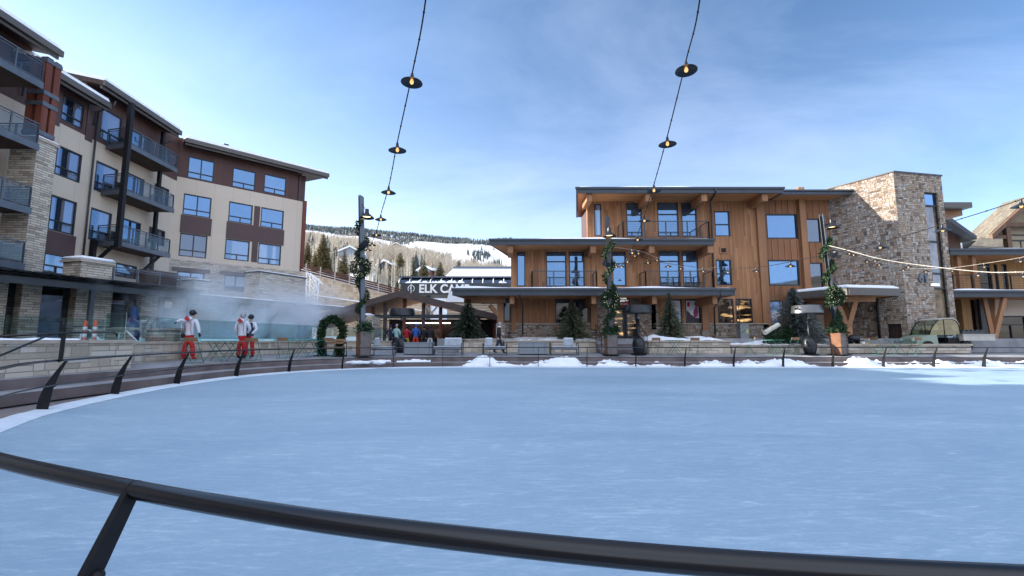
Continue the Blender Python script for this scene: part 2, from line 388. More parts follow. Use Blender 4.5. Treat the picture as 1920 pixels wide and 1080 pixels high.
# ================= ground, rink, tiers
FOOT = [(-8.28, 7.56), (-8.95, 8.95), (-9.69, 11.4), (-10.08, 14.0), (-9.98, 16.8), (-9.2, 19.1), (-7.7, 20.95), (-5.7, 22.1), (-3.4, 22.6), (-1.1, 22.8),
        (1.3, 22.8), (3.7, 22.7), (6.1, 22.65), (8.5, 22.6), (10.9, 22.6), (13.3, 22.55), (15.7, 22.5), (18.1, 22.4), (20.5, 22.35), (22.9, 22.3), (25.2, 22.2),
        (28, 21.7), (31.5, 20), (34, 16.5), (35, 12.5), (34, 8.5), (31, 5), (26, 2.6), (20, 1.4), (14, .8), (8, .42), (4, .3), (1.6, .3), (0, .5), (-1.0, .78), (-1.75, 1.15),
        (-3.4, 2.2), (-5.3, 3.75), (-7.0, 5.6)]
def crom(pts, k=6, closed=True):
    out = []; n = len(pts)
    for i in range(n if closed else n - 1):
        p0, p1, p2, p3 = [Vector(pts[(i + d) % n] if closed else pts[min(max(i + d, 0), n - 1)]) for d in (-1, 0, 1, 2)]
        for j in range(k):
            t = j / k
            out.append(.5 * ((2 * p1) + (p2 - p0) * t + (2 * p0 - 5 * p1 + 4 * p2 - p3) * t * t + (3 * p1 - p0 - 3 * p2 + p3) * t ** 3))
    if not closed: out.append(Vector(pts[-1]))
    return out
CUR = crom(FOOT, 6); NC = len(CUR)
CEN = Vector((12, 12))
def outn(i):
    t = CUR[(i + 1) % NC] - CUR[i - 1]; n = Vector((-t.y, t.x)).normalized()
    return n if n.dot(CUR[i] - CEN) > 0 else -n
def off(i, d, z):
    p = CUR[i % NC] + outn(i % NC) * d; return (p.x, p.y, z)
def par(i):  # far factor: 1 on the left and far side, 0 on the near side; 
    k = i / 6
    if k <= 23: return 1.0
    if k <= 27: return 1 - (k - 23) / 4
    if k < 37.2: return 0.0
    return min(1.0, (k - 37.2) / 1.6)
# ice
m_ice, n_, b_, o_ = newmat('rink_ice')
oc = nd(n_, 'ShaderNodeTexCoord').outputs['Object']
def strk(rot, sx, sy, sc_, lo, hi, dist=.6):
    mp = nd(n_, 'ShaderNodeMapping', {0: oc, 2: (0, 0, rot), 3: (sx, sy, 1)}).outputs[0]
    t = nd(n_, 'ShaderNodeTexNoise', {'Vector': mp, 'Scale': sc_, 'Detail': 9.0, 'Roughness': .68, 'Distortion': dist}).outputs[0]
    return ramp(n_, t, [(lo, (0, 0, 0)), (hi, (1, 1, 1))])
s1 = strk(.06, .7, 3.2, 2.6, .48, .70, 1.6); s2 = strk(-.45, .9, 4.0, 6.5, .50, .70, 2.2); s3 = strk(1.0, .9, 3.5, 11., .50, .70, 2.6)
bigp = strk(.1, .12, .35, 1.0, .35, .7)
def scratch(rot, sc_, th):
    mp = nd(n_, 'ShaderNodeMapping', {0: oc, 2: (0, 0, rot), 3: (.35, 1, 1)}).outputs[0]
    wz = nd(n_, 'ShaderNodeTexNoise', {'Vector': mp, 'Scale': .7, 'Detail': 2.0}).outputs[1]
    mp2 = mixc(n_, .35, mp, wz, 'ADD')
    v = nd(n_, 'ShaderNodeTexVoronoi', {'Vector': mp2, 'Scale': sc_}, feature='DISTANCE_TO_EDGE').outputs[0]
    l = mth(n_, 'LESS_THAN', v, th)
    msk = nd(n_, 'ShaderNodeTexNoise', {'Vector': mp, 'Scale': sc_ * .6, 'Detail': 2.0}).outputs[0]
    return mth(n_, 'MULTIPLY', l, mth(n_, 'GREATER_THAN', msk, .55))
sc1 = scratch(.3, 2.3, .0035); sc2 = scratch(1.4, 1.9, .003)
f = mth(n_, 'ADD', mth(n_, 'MULTIPLY', s1, .42), mth(n_, 'ADD', mth(n_, 'MULTIPLY', s2, .3), mth(n_, 'ADD', mth(n_, 'MULTIPLY', s3, .22), mth(n_, 'MULTIPLY', bigp, .4))))
f = mth(n_, 'ADD', f, mth(n_, 'MULTIPLY', mth(n_, 'ADD', sc1, sc2), .1))
n_.links.new(ramp(n_, f, [(.10, (.27, .385, .49)), (.45, (.35, .47, .565)), (.95, (.60, .69, .75))]), b_.inputs['Base Color'])
n_.links.new(nd(n_, 'ShaderNodeMapRange', {0: f, 3: .5, 4: .85}).outputs[0], b_.inputs['Roughness'])
b_.inputs['Specular IOR Level'].default_value = .25
n_.links.new(nd(n_, 'ShaderNodeBump', {'Height': f, 'Strength': .25, 'Distance': .006}).outputs[0], b_.inputs['Normal'])
mb = MB()
mb.add([off(i, -.05, 0) for i in range(NC)] + [(12, 12, 0)], [(i, (i + 1) % NC, NC) for i in range(NC)])
tag(mb.build('rink_ice', m_ice), kind='structure')
# white rim of the ice
m_rim = pm('rink_rim', (.72, .80, .88), .6, var=.06, scale=4, bump=.3)
mb = MB()
vs = []; fs = []
for i in range(NC):
    j = noise.noise(Vector((i * .9, 3, 1))) * .05 + noise.noise(Vector((i * 3.7, 3, 1))) * .03
    vs += [off(i, -.27 + j, .006), off(i, -.14, .03), off(i, .14 + j, .05), off(i, .2 + j * 1.5, -.02)]
for i in range(NC):
    a = 4 * i; b = 4 * ((i + 1) % NC)
    for k in range(3): fs.append((a + k, b + k, b + k + 1, a + k + 1))
mb.add(vs, fs); tag(mb.build('rink_rim', m_rim, smooth=True), kind='structure')
# tiers and plaza
PZL = .62
def wide(i):
    k = i / 6
    if k > 37: return 2.2
    if k < 3: return 2.2 - k * .62
    if k > 20: return .35
    return .34
def tier(name, d0, d1, z0, z1, mat, rm):
    mb = MB(); vs = []; fs = []
    for i in range(NC):
        w = wide(i); p = par(i)
        vs += [off(i, w + d0, z0 * p - .02), off(i, w + d0, z1 * p - .004), off(i, w + d1, z1 * p - .004)]
    for i in range(NC):
        a = 3 * i; b = 3 * ((i + 1) % NC)
        fs += [(a, b, b + 1, a + 1), (a + 1, b + 1, b + 2, a + 2)]
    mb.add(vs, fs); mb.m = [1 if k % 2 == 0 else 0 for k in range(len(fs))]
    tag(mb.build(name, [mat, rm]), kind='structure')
tier('lower_seating_step', 0, .85, 0, .23, m_conc, m_riser)
mb = MB(); rings = [(.85, .21, 0), (.85, .47, 0), (1.9, .55, 1), (9, PZL, 1), (60, PZL, 1)]; vs = []; fs = []
for i in range(NC):
    w = wide(i); p = par(i)
    for d, z, q in rings:
        if d < 50: vs.append(off(i, w + d, z * (p if d < 5 else max(p, .0)) - .002))
        else:
            q = CEN + (CUR[i] - CEN).normalized() * 95; vs.append((q.x, q.y, PZL * p - .002))
K = len(rings)
for i in range(NC):
    a = K * i; b = K * ((i + 1) % NC)
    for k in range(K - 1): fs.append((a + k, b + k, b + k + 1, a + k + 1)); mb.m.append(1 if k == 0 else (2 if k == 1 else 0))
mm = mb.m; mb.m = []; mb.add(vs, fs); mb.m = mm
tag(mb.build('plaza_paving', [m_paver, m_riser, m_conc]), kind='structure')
# extra half steps at the left stair
for (d, z) in ((-.42, .12), (.42, .35)):
    mb = MB(); vs = []; fs = []; ii = list(range(NC - 16, NC)) + list(range(0, 7)); 
    for i in ii:
        w = wide(i % NC); p = par(i % NC); vs += [off(i, w + d, -.02 if d < 0 else .22 * p), off(i, w + d, z * p), off(i, w + d + .46, z * p), off(i, w + d + .46, z * p - .2)]
    for k in range(len(ii) - 1):
        a = 4 * k
        fs += [(a, a + 4, a + 5, a + 1), (a + 1, a + 5, a + 6, a + 2), (a + 2, a + 6, a + 7, a + 3)]
    fs += [(0, 1, 2, 3), (len(vs) - 1, len(vs) - 2, len(vs) - 3, len(vs) - 4)]
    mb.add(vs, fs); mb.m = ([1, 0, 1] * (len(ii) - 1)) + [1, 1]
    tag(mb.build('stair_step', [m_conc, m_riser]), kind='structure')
# walkway sheet under all
m_walk = pm('walkway', (.2, .17, .165), .85, var=.2, scale=1.2, bump=.2)
mb = MB(); mb.add([(-60, -60, -.06), (110, -60, -.06), (110, 30, -.06), (-60, 30, -.06)], [(0, 1, 2, 3)])
tag(mb.build('walkway', m_walk), kind='structure')
def pz(x, y):
    q = Vector((x, y)); i = min(range(NC), key=lambda k: (CUR[k] - q).length); d = (q - CUR[i]).dot(outn(i)) - wide(i)
    if d < .85: return .23 if d > 0 else 0.0
    return .47 + .08 * min(1, (d - .85) / 1.05) + max(0, min(1, (d - 1.9) / 7.1)) * (PZL - .55)
# pushed-up snow along the far side
def bank(k0, k1, seed, hm, d0=.12, w=1.1, z0=0.0):
    mb = MB(); vs = []; fs = []; n = int((k1 - k0) * 26); M_ = 10
    for s in range(n + 1):
        t = k0 * 6 + (k1 - k0) * 6 * s / n; i = int(t); fr = t - i
        a = Vector(off(i, 0, 0)); b = Vector(off(i + 1, 0, 0)); p = a.lerp(b, fr); o = outn(i % NC); e = min(1, min(s, n - s) / 10)
        h = hm * e * (.45 + .75 * noise.noise(Vector((s * .045, seed, 0))) + .25 * noise.noise(Vector((s * .17, seed, 4))))
        h = max(h, .015)
        ww = w * (.6 + .4 * h / hm)
        for j in range(M_ + 1):
            q = j / M_; pr = math.sin(math.pi * q) ** .7
            nz = .10 * noise.noise(Vector((s * .35, j * .8, seed))) + .06 * noise.noise(Vector((s * .9, j * 2, seed)))
            vs.append((p.x + o.x * (d0 + ww * q), p.y + o.y * (d0 + ww * q), z0 + max(-.02, h * pr + nz * pr * 1.4 - (.03 if j in (0, M_) else 0))))
    for s in range(n):
        for j in range(M_): a = s * (M_ + 1) + j; fs.append((a, a + M_ + 1, a + M_ + 2, a + 1))
    mb.add(vs, fs); return mb
for q in ((8.35, 11.2, 1, .62), (11.0, 13.0, 5, .4), (12.9, 16.4, 8, .58), (16.2, 18.2, 12, .6), (17.9, 21.5, 15, .5)):
    tag(bank(*q).build('snow_bank', m_snow, smooth=True), kind='structure')
tag(bank(7.1, 7.75, 33, .2, .5, .5, .27).build('snow_bank', m_snow, smooth=True), kind='structure')
# ================= rink railing
rr = T('rink_railing', 'long curved black pipe railing all around the ice rink', 'railing')
RP = [Vector(off(i, -.24, 1.02)) for i in range(NC)]
# put the near run exactly where it stands in front of the camera
near = {33: (0, .95), 34: (-1.01, 1.27), 35: (-1.69, 1.56), 36: (-3.2, 2.43), 37: (-4.9, 3.86), 38: (-6.45, 5.65), 32: (1.6, .76), 31: (4, .7), 30: (8, .75)}
RF = list(FOOT); 
ctrl = []
for k in range(len(FOOT)):
    if k in near: ctrl.append(near[k])
    else:
        p = off(k * 6, -.24, 0); ctrl.append((p[0], p[1]))
rp = ctrl[:32] + [(2.5, .72), (1.7, .755), (.86, .81), (.28, .885), (-.27, 1.015), (-.62, 1.125), (-1.01, 1.27), (-1.69, 1.56), (-2.42, 1.93), (-3.2, 2.43), (-4.05, 3.08), (-4.9, 3.86), (-5.7, 4.75), (-6.45, 5.65), (-7.2, 6.55)]
RC = crom(rp, 9)
MB().tube([(p.x, p.y, .98) for p in RC], .0235, 18, closed=True).build('top_rail', m_rail, rr, smooth=True)
RL = []
for i in range(len(RC)):
    t_ = RC[(i + 1) % len(RC)] - RC[i - 1]; n_2 = Vector((-t_.y, t_.x)).normalized()
    if n_2.dot(RC[i] - CEN) < 0: n_2 = -n_2
    q_ = RC[i] + n_2 * .13; RL.append((q_.x, q_.y, .50))
MB().tube(RL, .015, 8, closed=True).build('lower_rail', m_rail, rr, smooth=True)
def post_mb(k, base=None):
    top = Vector((*ctrl[k], .96)); o3 = Vector((*outn(k * 6), 0)) if k not in (33, 34) else Vector((-.35, -.94, 0)).normalized()
    t3 = Vector((-o3.y, o3.x, 0)); mb = MB()
    # blade outline in (outward, z): curved, wide at the knee of the lower rail
    L = [(0.25, 0.0), (.215, .25), (.165, .46), (.09, .72), (.018, .985)]; Rr = [(.36, 0.0), (.34, .22), (.30, .46), (.19, .72), (.055, .985)]
    L = [(.10, 0), (.10, .22), (.105, .44), (.06, .72), (-.015, .985)]; Rr = [(.28, 0), (.28, .25), (.245, .48), (.14, .74), (.026, .985)]
    k_ = [0] * 5
    L = [(a + .12 * (1 - z), z) for a, z in L]; Rr = [(a + .12 * (1 - z), z) for a, z in Rr]
    w = .011; vs = []
    if k == 34: Rr = [(x * .8, z) for x, z in Rr]
    for (a, z) in L + Rr[::-1]:
        for q in (-w, w): p = top + o3 * a + t3 * q; vs.append((p.x, p.y, z))
    n = 5; fs = []
    for i in range(n - 1):
        a = 2 * i; b = 2 * (9 - i); c = 2 * (9 - i - 1)
        fs += [(a, a + 2, c, b), (a + 1, b + 1, c + 1, a + 3), (a, a + 1, a + 3, a + 2), (b, c, c + 1, b + 1)]
    fs += [(0, 18, 19, 1), (8, 9, 11, 10)]
    mb.add(vs, fs)
    bp = top + o3 * .3; mb.fr = Fr((bp.x, bp.y), (t3.x, t3.y)).m; mb.box(-.07, .07, -.12, .12, -.01, .015); mb.fr = None
    return mb, top, o3, t3
spots = list(range(1, 21)) + [21, 22, 23, 24, 25, 26, 27, 28, 29, 30, 31, 34, 36, 37, 38]
for k in spots:
    mb, top, o3, t3 = post_mb(k)
    po = mb.build('post', m_black, rr)
    a = top + o3 * .13; a.z = .50; q = top + o3 * .235; q.z = .44; m2 = MB()
    m2.tube([q, q.lerp(a, .5) + Vector((0, 0, -.02)), a - Vector((0, 0, .01))], [.02, .014, .012], 6)
    m2.tube([q - t3 * .028, q + t3 * .028], .017, 8)
    m2.build('bracket', m_black, po, smooth=True)
k = 34; _, top, o3, t3 = post_mb(34); c_ = top + o3 * .075; c_.z = .80; MB().tube([c_ - t3 * .03, c_ - t3 * .022, c_ + t3 * .022, c_ + t3 * .03], [.008, .014, .014, .008], 10).build('bolt', m_black, rr, smooth=True)
# joint rings of the near rail
for k in (34,):
    c = Vector((*near[k], .98)); MB().tube([c - Vector((.003, -.0012, 0)), c + Vector((.003, -.0012, 0))], .0242, 18).build('joint_ring', m_black, rr)
# ================= far ground: one sheet of terrain to the horizon
TAB = {  # photo column -> [(distance, pixels above horizon)]
    -400: [(60, -6), (95, 60), (200, 120), (600, 170), (1500, 215), (2500, 200)],
    560: [(52, -12), (82, -3), (92, 110), (100, 135), (150, 150), (300, 165), (600, 182), (1000, 196), (1500, 215), (2600, 190)],
    660: [(52, -12), (82, -3), (92, 95), (100, 112), (150, 130), (300, 155), (600, 172), (1000, 190), (1500, 208), (2600, 190)],
    760: [(52, -12), (82, -3), (92, 60), (100, 70), (150, 105), (300, 138), (600, 158), (1000, 176), (1500, 195), (2600, 180)],
    860: [(52, -12), (82, -3), (92, 30), (100, 36), (150, 85), (300, 122), (600, 145), (1000, 172), (1500, 188), (2600, 170)],
    960: [(52, -12), (82, -3), (92, 20), (100, 25), (150, 75), (300, 112), (600, 140), (1000, 168), (1500, 188), (2600, 170)],
    1150: [(52, -12), (82, -3), (92, 10), (150, 40), (300, 80), (600, 110), (1500, 150), (2600, 140)],
    1700: [(52, -12), (100, -3), (300, 0), (600, 6), (1500, 25), (2600, 30)], 2600: [(60, -6), (100, -3), (300, 10), (1500, 60), (2600, 80)]}
KU = sorted(TAB)
def prof(t, Y):
    if Y <= t[0][0]: return t[0][1]
    for (a, p), (b, q) in zip(t, t[1:]):
        if Y <= b: f = math.log(Y / a) / math.log(b / a); return p + (q - p) * f
    return t[-1][1]
def terr(x, y):
    d = math.hypot(x, y); az = math.atan2(x, y); nz = noise.fractal(Vector((x * .004, y * .004, 2)), 1.0, 2.0, 4)
    if abs(az) < 1.15 and y > 20:
        u = 960 + F_PX * math.tan(az); u = min(max(u, KU[0]), KU[-1] - 1)
        for a, b in zip(KU, KU[1:]):
            if a <= u <= b: f = (u - a) / (b - a); f = f * f * (3 - 2 * f); px = prof(TAB[a], y) * (1 - f) + prof(TAB[b], y) * f; break
        z = 1.38 + px * y / F_PX * 1.0 if y > 84 else .4
        if y > 95: z += nz * min(y * .012, 11)
        return z
    # hills behind the photographer
    k = min(1, max(0, (d - 135) / 900)); return .3 + k ** .8 * (95 + 30 * math.sin(az * 3)) + nz * 40 * k
rad = [46, 52, 58, 66, 76, 83, 87, 91, 95, 99, 104, 112, 124, 140, 160, 185, 215, 250, 290, 340, 400, 470, 550, 640, 740, 860, 1000, 1150, 1300, 1450, 1600, 1800, 2100, 2600, 4000]
az_ = []
a = -180
while a < 180:
    az_.append(R(a)); a += (1.0 if -32 < a < 14 else 4)
vs = []; fs = []
for az in az_:
    for r in rad:
        dd = r / max(.45, math.cos(az)) if abs(az) < 1.1 else r * 1.3
        x, y = math.sin(az) * dd, math.cos(az) * dd
        vs.append((x, y, terr(x, y) if r > 46 else .3))
NR = len(rad); NA = len(az_)
for i in range(NA):
    for j in range(NR - 1):
        a = i * NR + j; b = ((i + 1) % NA) * NR + j; fs.append((a, a + 1, b + 1, b))
m_terr, n_, b_, o_ = newmat('snowy_hillside')
oc = nd(n_, 'ShaderNodeTexCoord').outputs['Object']
t1 = nd(n_, 'ShaderNodeTexNoise', {'Vector': oc, 'Scale': .035, 'Detail': 6.0, 'Roughness': .7}).outputs[0]
t2 = nd(n_, 'ShaderNodeTexNoise', {'Vector': oc, 'Scale': .006, 'Detail': 4.0}).outputs[0]
fb = mth(n_, 'ADD', mth(n_, 'MULTIPLY', t1, .6), mth(n_, 'MULTIPLY', t2, .5))
front = mth(n_, 'GREATER_THAN', nd(n_, 'ShaderNodeSeparateXYZ', {0: oc}).outputs[1], 10.0)
snowc = ramp(n_, fb, [(.45, (.80, .82, .86)), (.62, (.62, .60, .58))])
brown = ramp(n_, fb, [(.42, (.26, .19, .11)), (.52, (.18, .125, .07)), (.72, (.34, .28, .2))])
n_.links.new(mixc(n_, front, brown, snowc), b_.inputs['Base Color']); b_.inputs['Roughness'].default_value = .9
mb = MB(); mb.add(vs, fs); tag(mb.build('hillside', m_terr, smooth=True), kind='structure')
# ================= vegetation builders
def spruce(mbc, mbt, H, W, seed, nl=22, nb=9, tw=7, mbs=None, base=(0, 0, 0), droop=.28):
    rg = random.Random(seed); B = Vector(base)
    mbt.tube([B + Vector((0, 0, -.1)), B + Vector((0, 0, H * .5)), B + Vector((0, 0, H * .98))], [H * .018 + .01, H * .01 + .006, .004], 6)
    for l in range(nl):
        f = (l + .3) / nl; z = H * (.06 + .93 * f); r = W * .5 * (1 - f) ** .85 * rg.uniform(.8, 1.12) + .03 * W
        k = max(4, int(nb * (1 - f * .45)))
        for b in range(k):
            a = 2 * math.pi * (b + rg.random() * .8) / k + l; rr_ = r * rg.uniform(.62, 1.12)
            d = Vector((math.cos(a), math.sin(a), 0)); s = Vector((-d.y, d.x, 0))
            dz = rg.uniform(.5, 1.2) * droop * rr_
            for t in range(tw):
                q = (t + .6) / tw; c = B + d * rr_ * q + Vector((0, 0, z - dz * q * q + .08 * rr_ * q))
                ln = (.34 * rr_ + .04 * W) * (1.15 - q * .75) * rg.uniform(.7, 1.3); wd_ = ln * .34
                for sg in (-1, 1):
                    dr = (s * sg * .8 + d * .75).normalized(); tip = c + dr * ln + Vector((0, 0, rg.uniform(-.45, .1) * ln))
                    up = Vector((0, 0, wd_ * rg.uniform(.4, 1))); e = d * wd_ * .5
                    mbc.add([c - e - up * .3, c + e + up * .3, tip], [(0, 1, 2)])
                if rg.random() < .5:
                    mbc.add([c + s * wd_ * .4, c - s * wd_ * .4, c + Vector((0, 0, -ln * .75)) + d * .1 * ln], [(0, 1, 2)])
                if mbs and rg.random() < .22:
                    m = c + Vector((0, 0, .02 + .02 * W)); mbs.add([m - s * wd_ * .7, m + d * ln * .5, m + s * wd_ * .7, m - d * ln * .35], [(0, 1, 2, 3)])
def leafmat(name, c, var=.5, rough=.65, scale=3.0, tr=.15):
    m, n, b, out = newmat(name)
    g = nd(n, 'ShaderNodeNewGeometry').outputs['Random Per Island']
    ns = nd(n, 'ShaderNodeTexNoise', {'Vector': nd(n, 'ShaderNodeTexCoord').outputs['Object'], 'Scale': scale, 'Detail': 2.0}).outputs[0]
    f = mth(n, 'ADD', mth(n, 'MULTIPLY', g, .6), mth(n, 'MULTIPLY', ns, .4))
    n.links.new(ramp(n, f, [(.15, tuple(x * (1 - var) for x in c)), (.6, c), (.95, tuple(min(1, x * (1 + var * 1.3)) for x in c))]), b.inputs['Base Color'])
    b.inputs['Roughness'].default_value = rough; b.inputs['Specular IOR Level'].default_value = .25
    return m
l_spr = leafmat('spruce_needles_near', (.13, .14, .09), .55)
l_blue = leafmat('blue_spruce_needles', (.17, .19, .18), .5)
l_dark = leafmat('fir_needles', (.055, .075, .05), .5)
l_gold = leafmat('sun_tinted_spruce_needles', (.17, .14, .055), .6)  # golden backlight painted into the needle colour
l_gar = leafmat('garland_needles', (.032, .065, .028), .6)
l_far = leafmat('haze_tinted_conifers', (.06, .08, .085), .4, scale=.05)  # blue of distant haze put into the needle colour
l_asp = leafmat('bare_aspen_twigs', (.56, .48, .37), .3, scale=.05)
l_aspt = pm('aspen_bark', (.62, .58, .48), .8, var=.25, scale=3)

def tree(name, label, cat, base, H, W, mat, seed, group=None, nl=22, nb=9, tw=7, snow=0, droop=.28, rs=1):
    t = T(name, label, cat, base, 0, group); c = MB(); k = MB(); s = MB() if snow else None
    spruce(c, k, H, W, seed, nl, nb, tw, s, base, droop)
    c.build('crown', mat, t, uv=False); k.build('trunk', m_bark, t, uv=False)
    if s: tag(s.build('snow', m_snow, t, uv=False), kind='stuff')
    return t
# ================= far forest on the mountain (uncountable)
rg = random.Random(11)
def far_tree(mb, p, h, kind):
    x, y, z = p
    if kind == 0:
        w = h * rg.uniform(.16, .24); a0 = rg.random() * 3
        for (za, zb, ww) in ((.08, .6, 1), (.35, .82, .72), (.6, 1.05, .45)):
            b = [(x + ww * w * math.cos(a0 + k * 1.571), y + ww * w * math.sin(a0 + k * 1.571), z + h * za + rg.uniform(-.03, .03) * h) for k in range(4)] + [(x, y, z + h * zb)]
            mb.add(b, [(0, 1, 4), (1, 2, 4), (2, 3, 4), (3, 0, 4)])
    else:
        w = h * .014; mb.add([(x - w, y, z), (x + w, y, z), (x + w * .4, y, z + h * .9), (x - w * .4, y, z + h * .9)], [(0, 1, 2, 3)])
        for k in range(11):
            zz_ = z + h * rg.uniform(.3, .8); dx = rg.uniform(-.2, .2) * h; dy = rg.uniform(-.2, .2) * h
            e = h * .01; mb.add([(x - e, y, zz_), (x + e, y, zz_), (x + dx, y + dy, zz_ + h * rg.uniform(.1, .26))], [(0, 1, 2)])
def dens(u, y):
    """0 none, >0 conifer, <0 aspen : patches measured on the photo"""
    n1 = noise.noise(Vector((u * .018, math.log(y) * 4.0, 1))); n2 = noise.noise(Vector((u * .05, math.log(y) * 9, 5)))
    if y > 1180: 
        if u < 880: return 1.0
        return 1.0 if n1 > .22 else .06
    if u > 845:
        if 470 < y < 1180: return (1.0 if n1 + .4 * n2 > .16 else (.04 if n2 > .1 else 0))
        if y >= 230 and u > 800: return .02 if n2 > 0 else 0
        return -1.0 if y < 300 else 0
    if y > 830: return (0 if (u < 720 and n1 > -.1) else (.7 if n1 > .12 else (-.5 if n2 > 0 else 0)))
    if n1 > .3: return .5
    n3 = noise.noise(Vector((u * .11, math.log(y) * 16, 9)))
    if n2 < -.12 or n3 < -.3: return 0
    if n3 > .38: return .35
    return -1.0
mc = MB(); ma = MB(); cc = ca = 0
while cc < 7000 or ca < 7500:
    u = rg.uniform(500, 1060); y = math.exp(rg.uniform(math.log(190), math.log(1720))) if rg.random() < .6 else rg.uniform(1150, 1700)
    d = dens(u, y); x = (u - 960) / F_PX * y
    if d > 0 and rg.random() < d and cc < 7000: far_tree(mc, (x, y, terr(x, y) - .5), rg.uniform(7, 12.5), 0); cc += 1
    elif d < 0 and rg.random() < -d * (.35 if y > 700 else 1) and ca < 7500: far_tree(ma, (x, y, terr(x, y) - .5), rg.uniform(9, 15), 1); ca += 1
    elif rg.random() < .00001: break
tag(mc.build('distant_conifer_forest', l_far, uv=False), 'dark conifer woods along the ridge and in patches between the ski runs', 'forest', kind='stuff')
tag(ma.build('bare_aspen_wood', l_asp, uv=False), 'pale leafless aspen wood covering the lower mountain slope', 'forest', kind='stuff')
# ================= individual hill trees
hs = [(575, 436 + 18, 116, 'sp'), (604, 438, 112, 'sp'), (628, 462, 118, 'sp'), (645, 466, 108, 'sp2'), (750, 472, 122, 'sp'), (775, 480, 126, 'sp2'), (826, 490, 150, 'sp'),
      (732, 484, 134, 'sp2'), (860, 488, 150, 'sp'), (590, 470, 104, 'sp2'), (795, 487, 140, 'sp'), (712, 484, 130, 'sp2')]
lb = ['tall spruce tinted sunlit gold beside the hotel corner', 'tallest spruce above the brown fence with snow on its lower limbs', 'medium spruce just right of the tallest one above the fence',
      'slim pale green spruce in front of the grey chalet', 'brownish spruce left of the black lift terminal', 'short spruce behind the lift terminal corner', 'spruce standing alone above the white roof edge',
      'thin spruce rising behind the bare aspens', 'small dark spruce above the snowy roof', 'low dark spruce at the foot of the tallest spruce', 'spruce between aspens above the lift terminal', 'small spruce by the brown chalet']
for i, (u, v, Y, kd) in enumerate(hs):
    b = P(u, 500, Y); gz = terr(b.x, b.y); top = P(u, v, Y).z; H = top - gz + .3
    H = max(H, 4)
    tree('spruce_tree', lb[i], 'tree', (b.x, b.y, gz - .3), H, H * (.72 if kd == 'sp' else .55), l_gold if i % 3 != 2 else l_spr, 40 + i, 'spruces on the slope behind the village', 30, 11, 6, snow=1, droop=.35)
def aspen(name, label, base, H, seed):
    rq = random.Random(seed); t = T(name, label, 'tree', base, 0, 'bare aspens on the slope'); k = MB(); c = MB(); B = Vector(base)
    for st in range(3):
        o = Vector((rq.uniform(-1, 1), rq.uniform(-1, 1), 0)) * (.9 if st else 0); hh = H * rq.uniform(.75, 1)
        k.tube([B + o, B + o * 1.2 + Vector((rq.uniform(-.2, .2), 0, hh * .5)), B + o * 1.5 + Vector((rq.uniform(-.3, .3), 0, hh))], [.16, .1, .03], 5)
        for j in range(60):
            z = hh * rq.uniform(.3, .97); a = rq.random() * 6.28; p = B + o * (1 + z / hh * .5) + Vector((0, 0, z)); L = H * .2 * (1.15 - z / hh) * rq.uniform(.5, 1.3)
            q = p + Vector((math.cos(a) * L * .75, math.sin(a) * L * .75, L)); e = Vector((.028, 0, 0)); c.add([p - e, p + e, q], [(0, 1, 2)])
            for _ in range(4):
                m = p.lerp(q, rq.uniform(.3, .95)); w = m + Vector((rq.uniform(-1, 1), rq.uniform(-1, 1), rq.uniform(.4, 1.4))) * L * .35; e2 = Vector((.015, .01, 0)); c.add([m - e2, m + e2, w], [(0, 1, 2)])
    c.build('crown', l_asp, t, uv=False); k.build('trunk', l_aspt, t, uv=False); return t
for i, (u, v, Y) in enumerate([(696, 470, 108), (741, 474, 106), (688, 482, 104), (757, 482, 108), (765, 478, 114), (800, 496, 150), (724, 478, 120), (815, 500, 150)]):
    b = P(u, 500, Y); gz = terr(b.x, b.y)
    aspen('aspen_tree', ['leafless pale aspen clump right of the first lamp pole', 'tall leafless aspen left of the lift terminal', 'thin leafless aspen close beside the first lamp pole', 'leafless aspen just above the terminal roof corner',
          'leafless aspen in front of the brownish spruce', 'small leafless aspen above the terminal roof', 'leafless aspen left of the brown chalet', 'smallest leafless aspen near the snowy roof'][i], (b.x, b.y, gz - .2), max(4, P(u, v, Y).z - gz), 300 + i)
proto = None; rq = random.Random(77); k = 0
while k < 34:
    u = rq.choice([rq.uniform(572, 700), rq.uniform(690, 845)]); Y = rq.uniform(104, 205); b = P(u, 500, Y); gz = terr(b.x, b.y); k += 1
    if proto is None or k % 9 == 1:
        proto = aspen('aspen_tree', 'one of the leafless aspens in the grove between the chalets', (b.x, b.y, gz - .3), 7.5, 900 + k); proto['group'] = 'aspen grove between the chalets'
    else: c_ = copy_tree(proto); c_.location = (b.x, b.y, gz - .3); c_.rotation_euler = (0, 0, rq.random() * 6.28); s_ = rq.uniform(.7, 1.15); c_.scale = (s_, s_, s_)
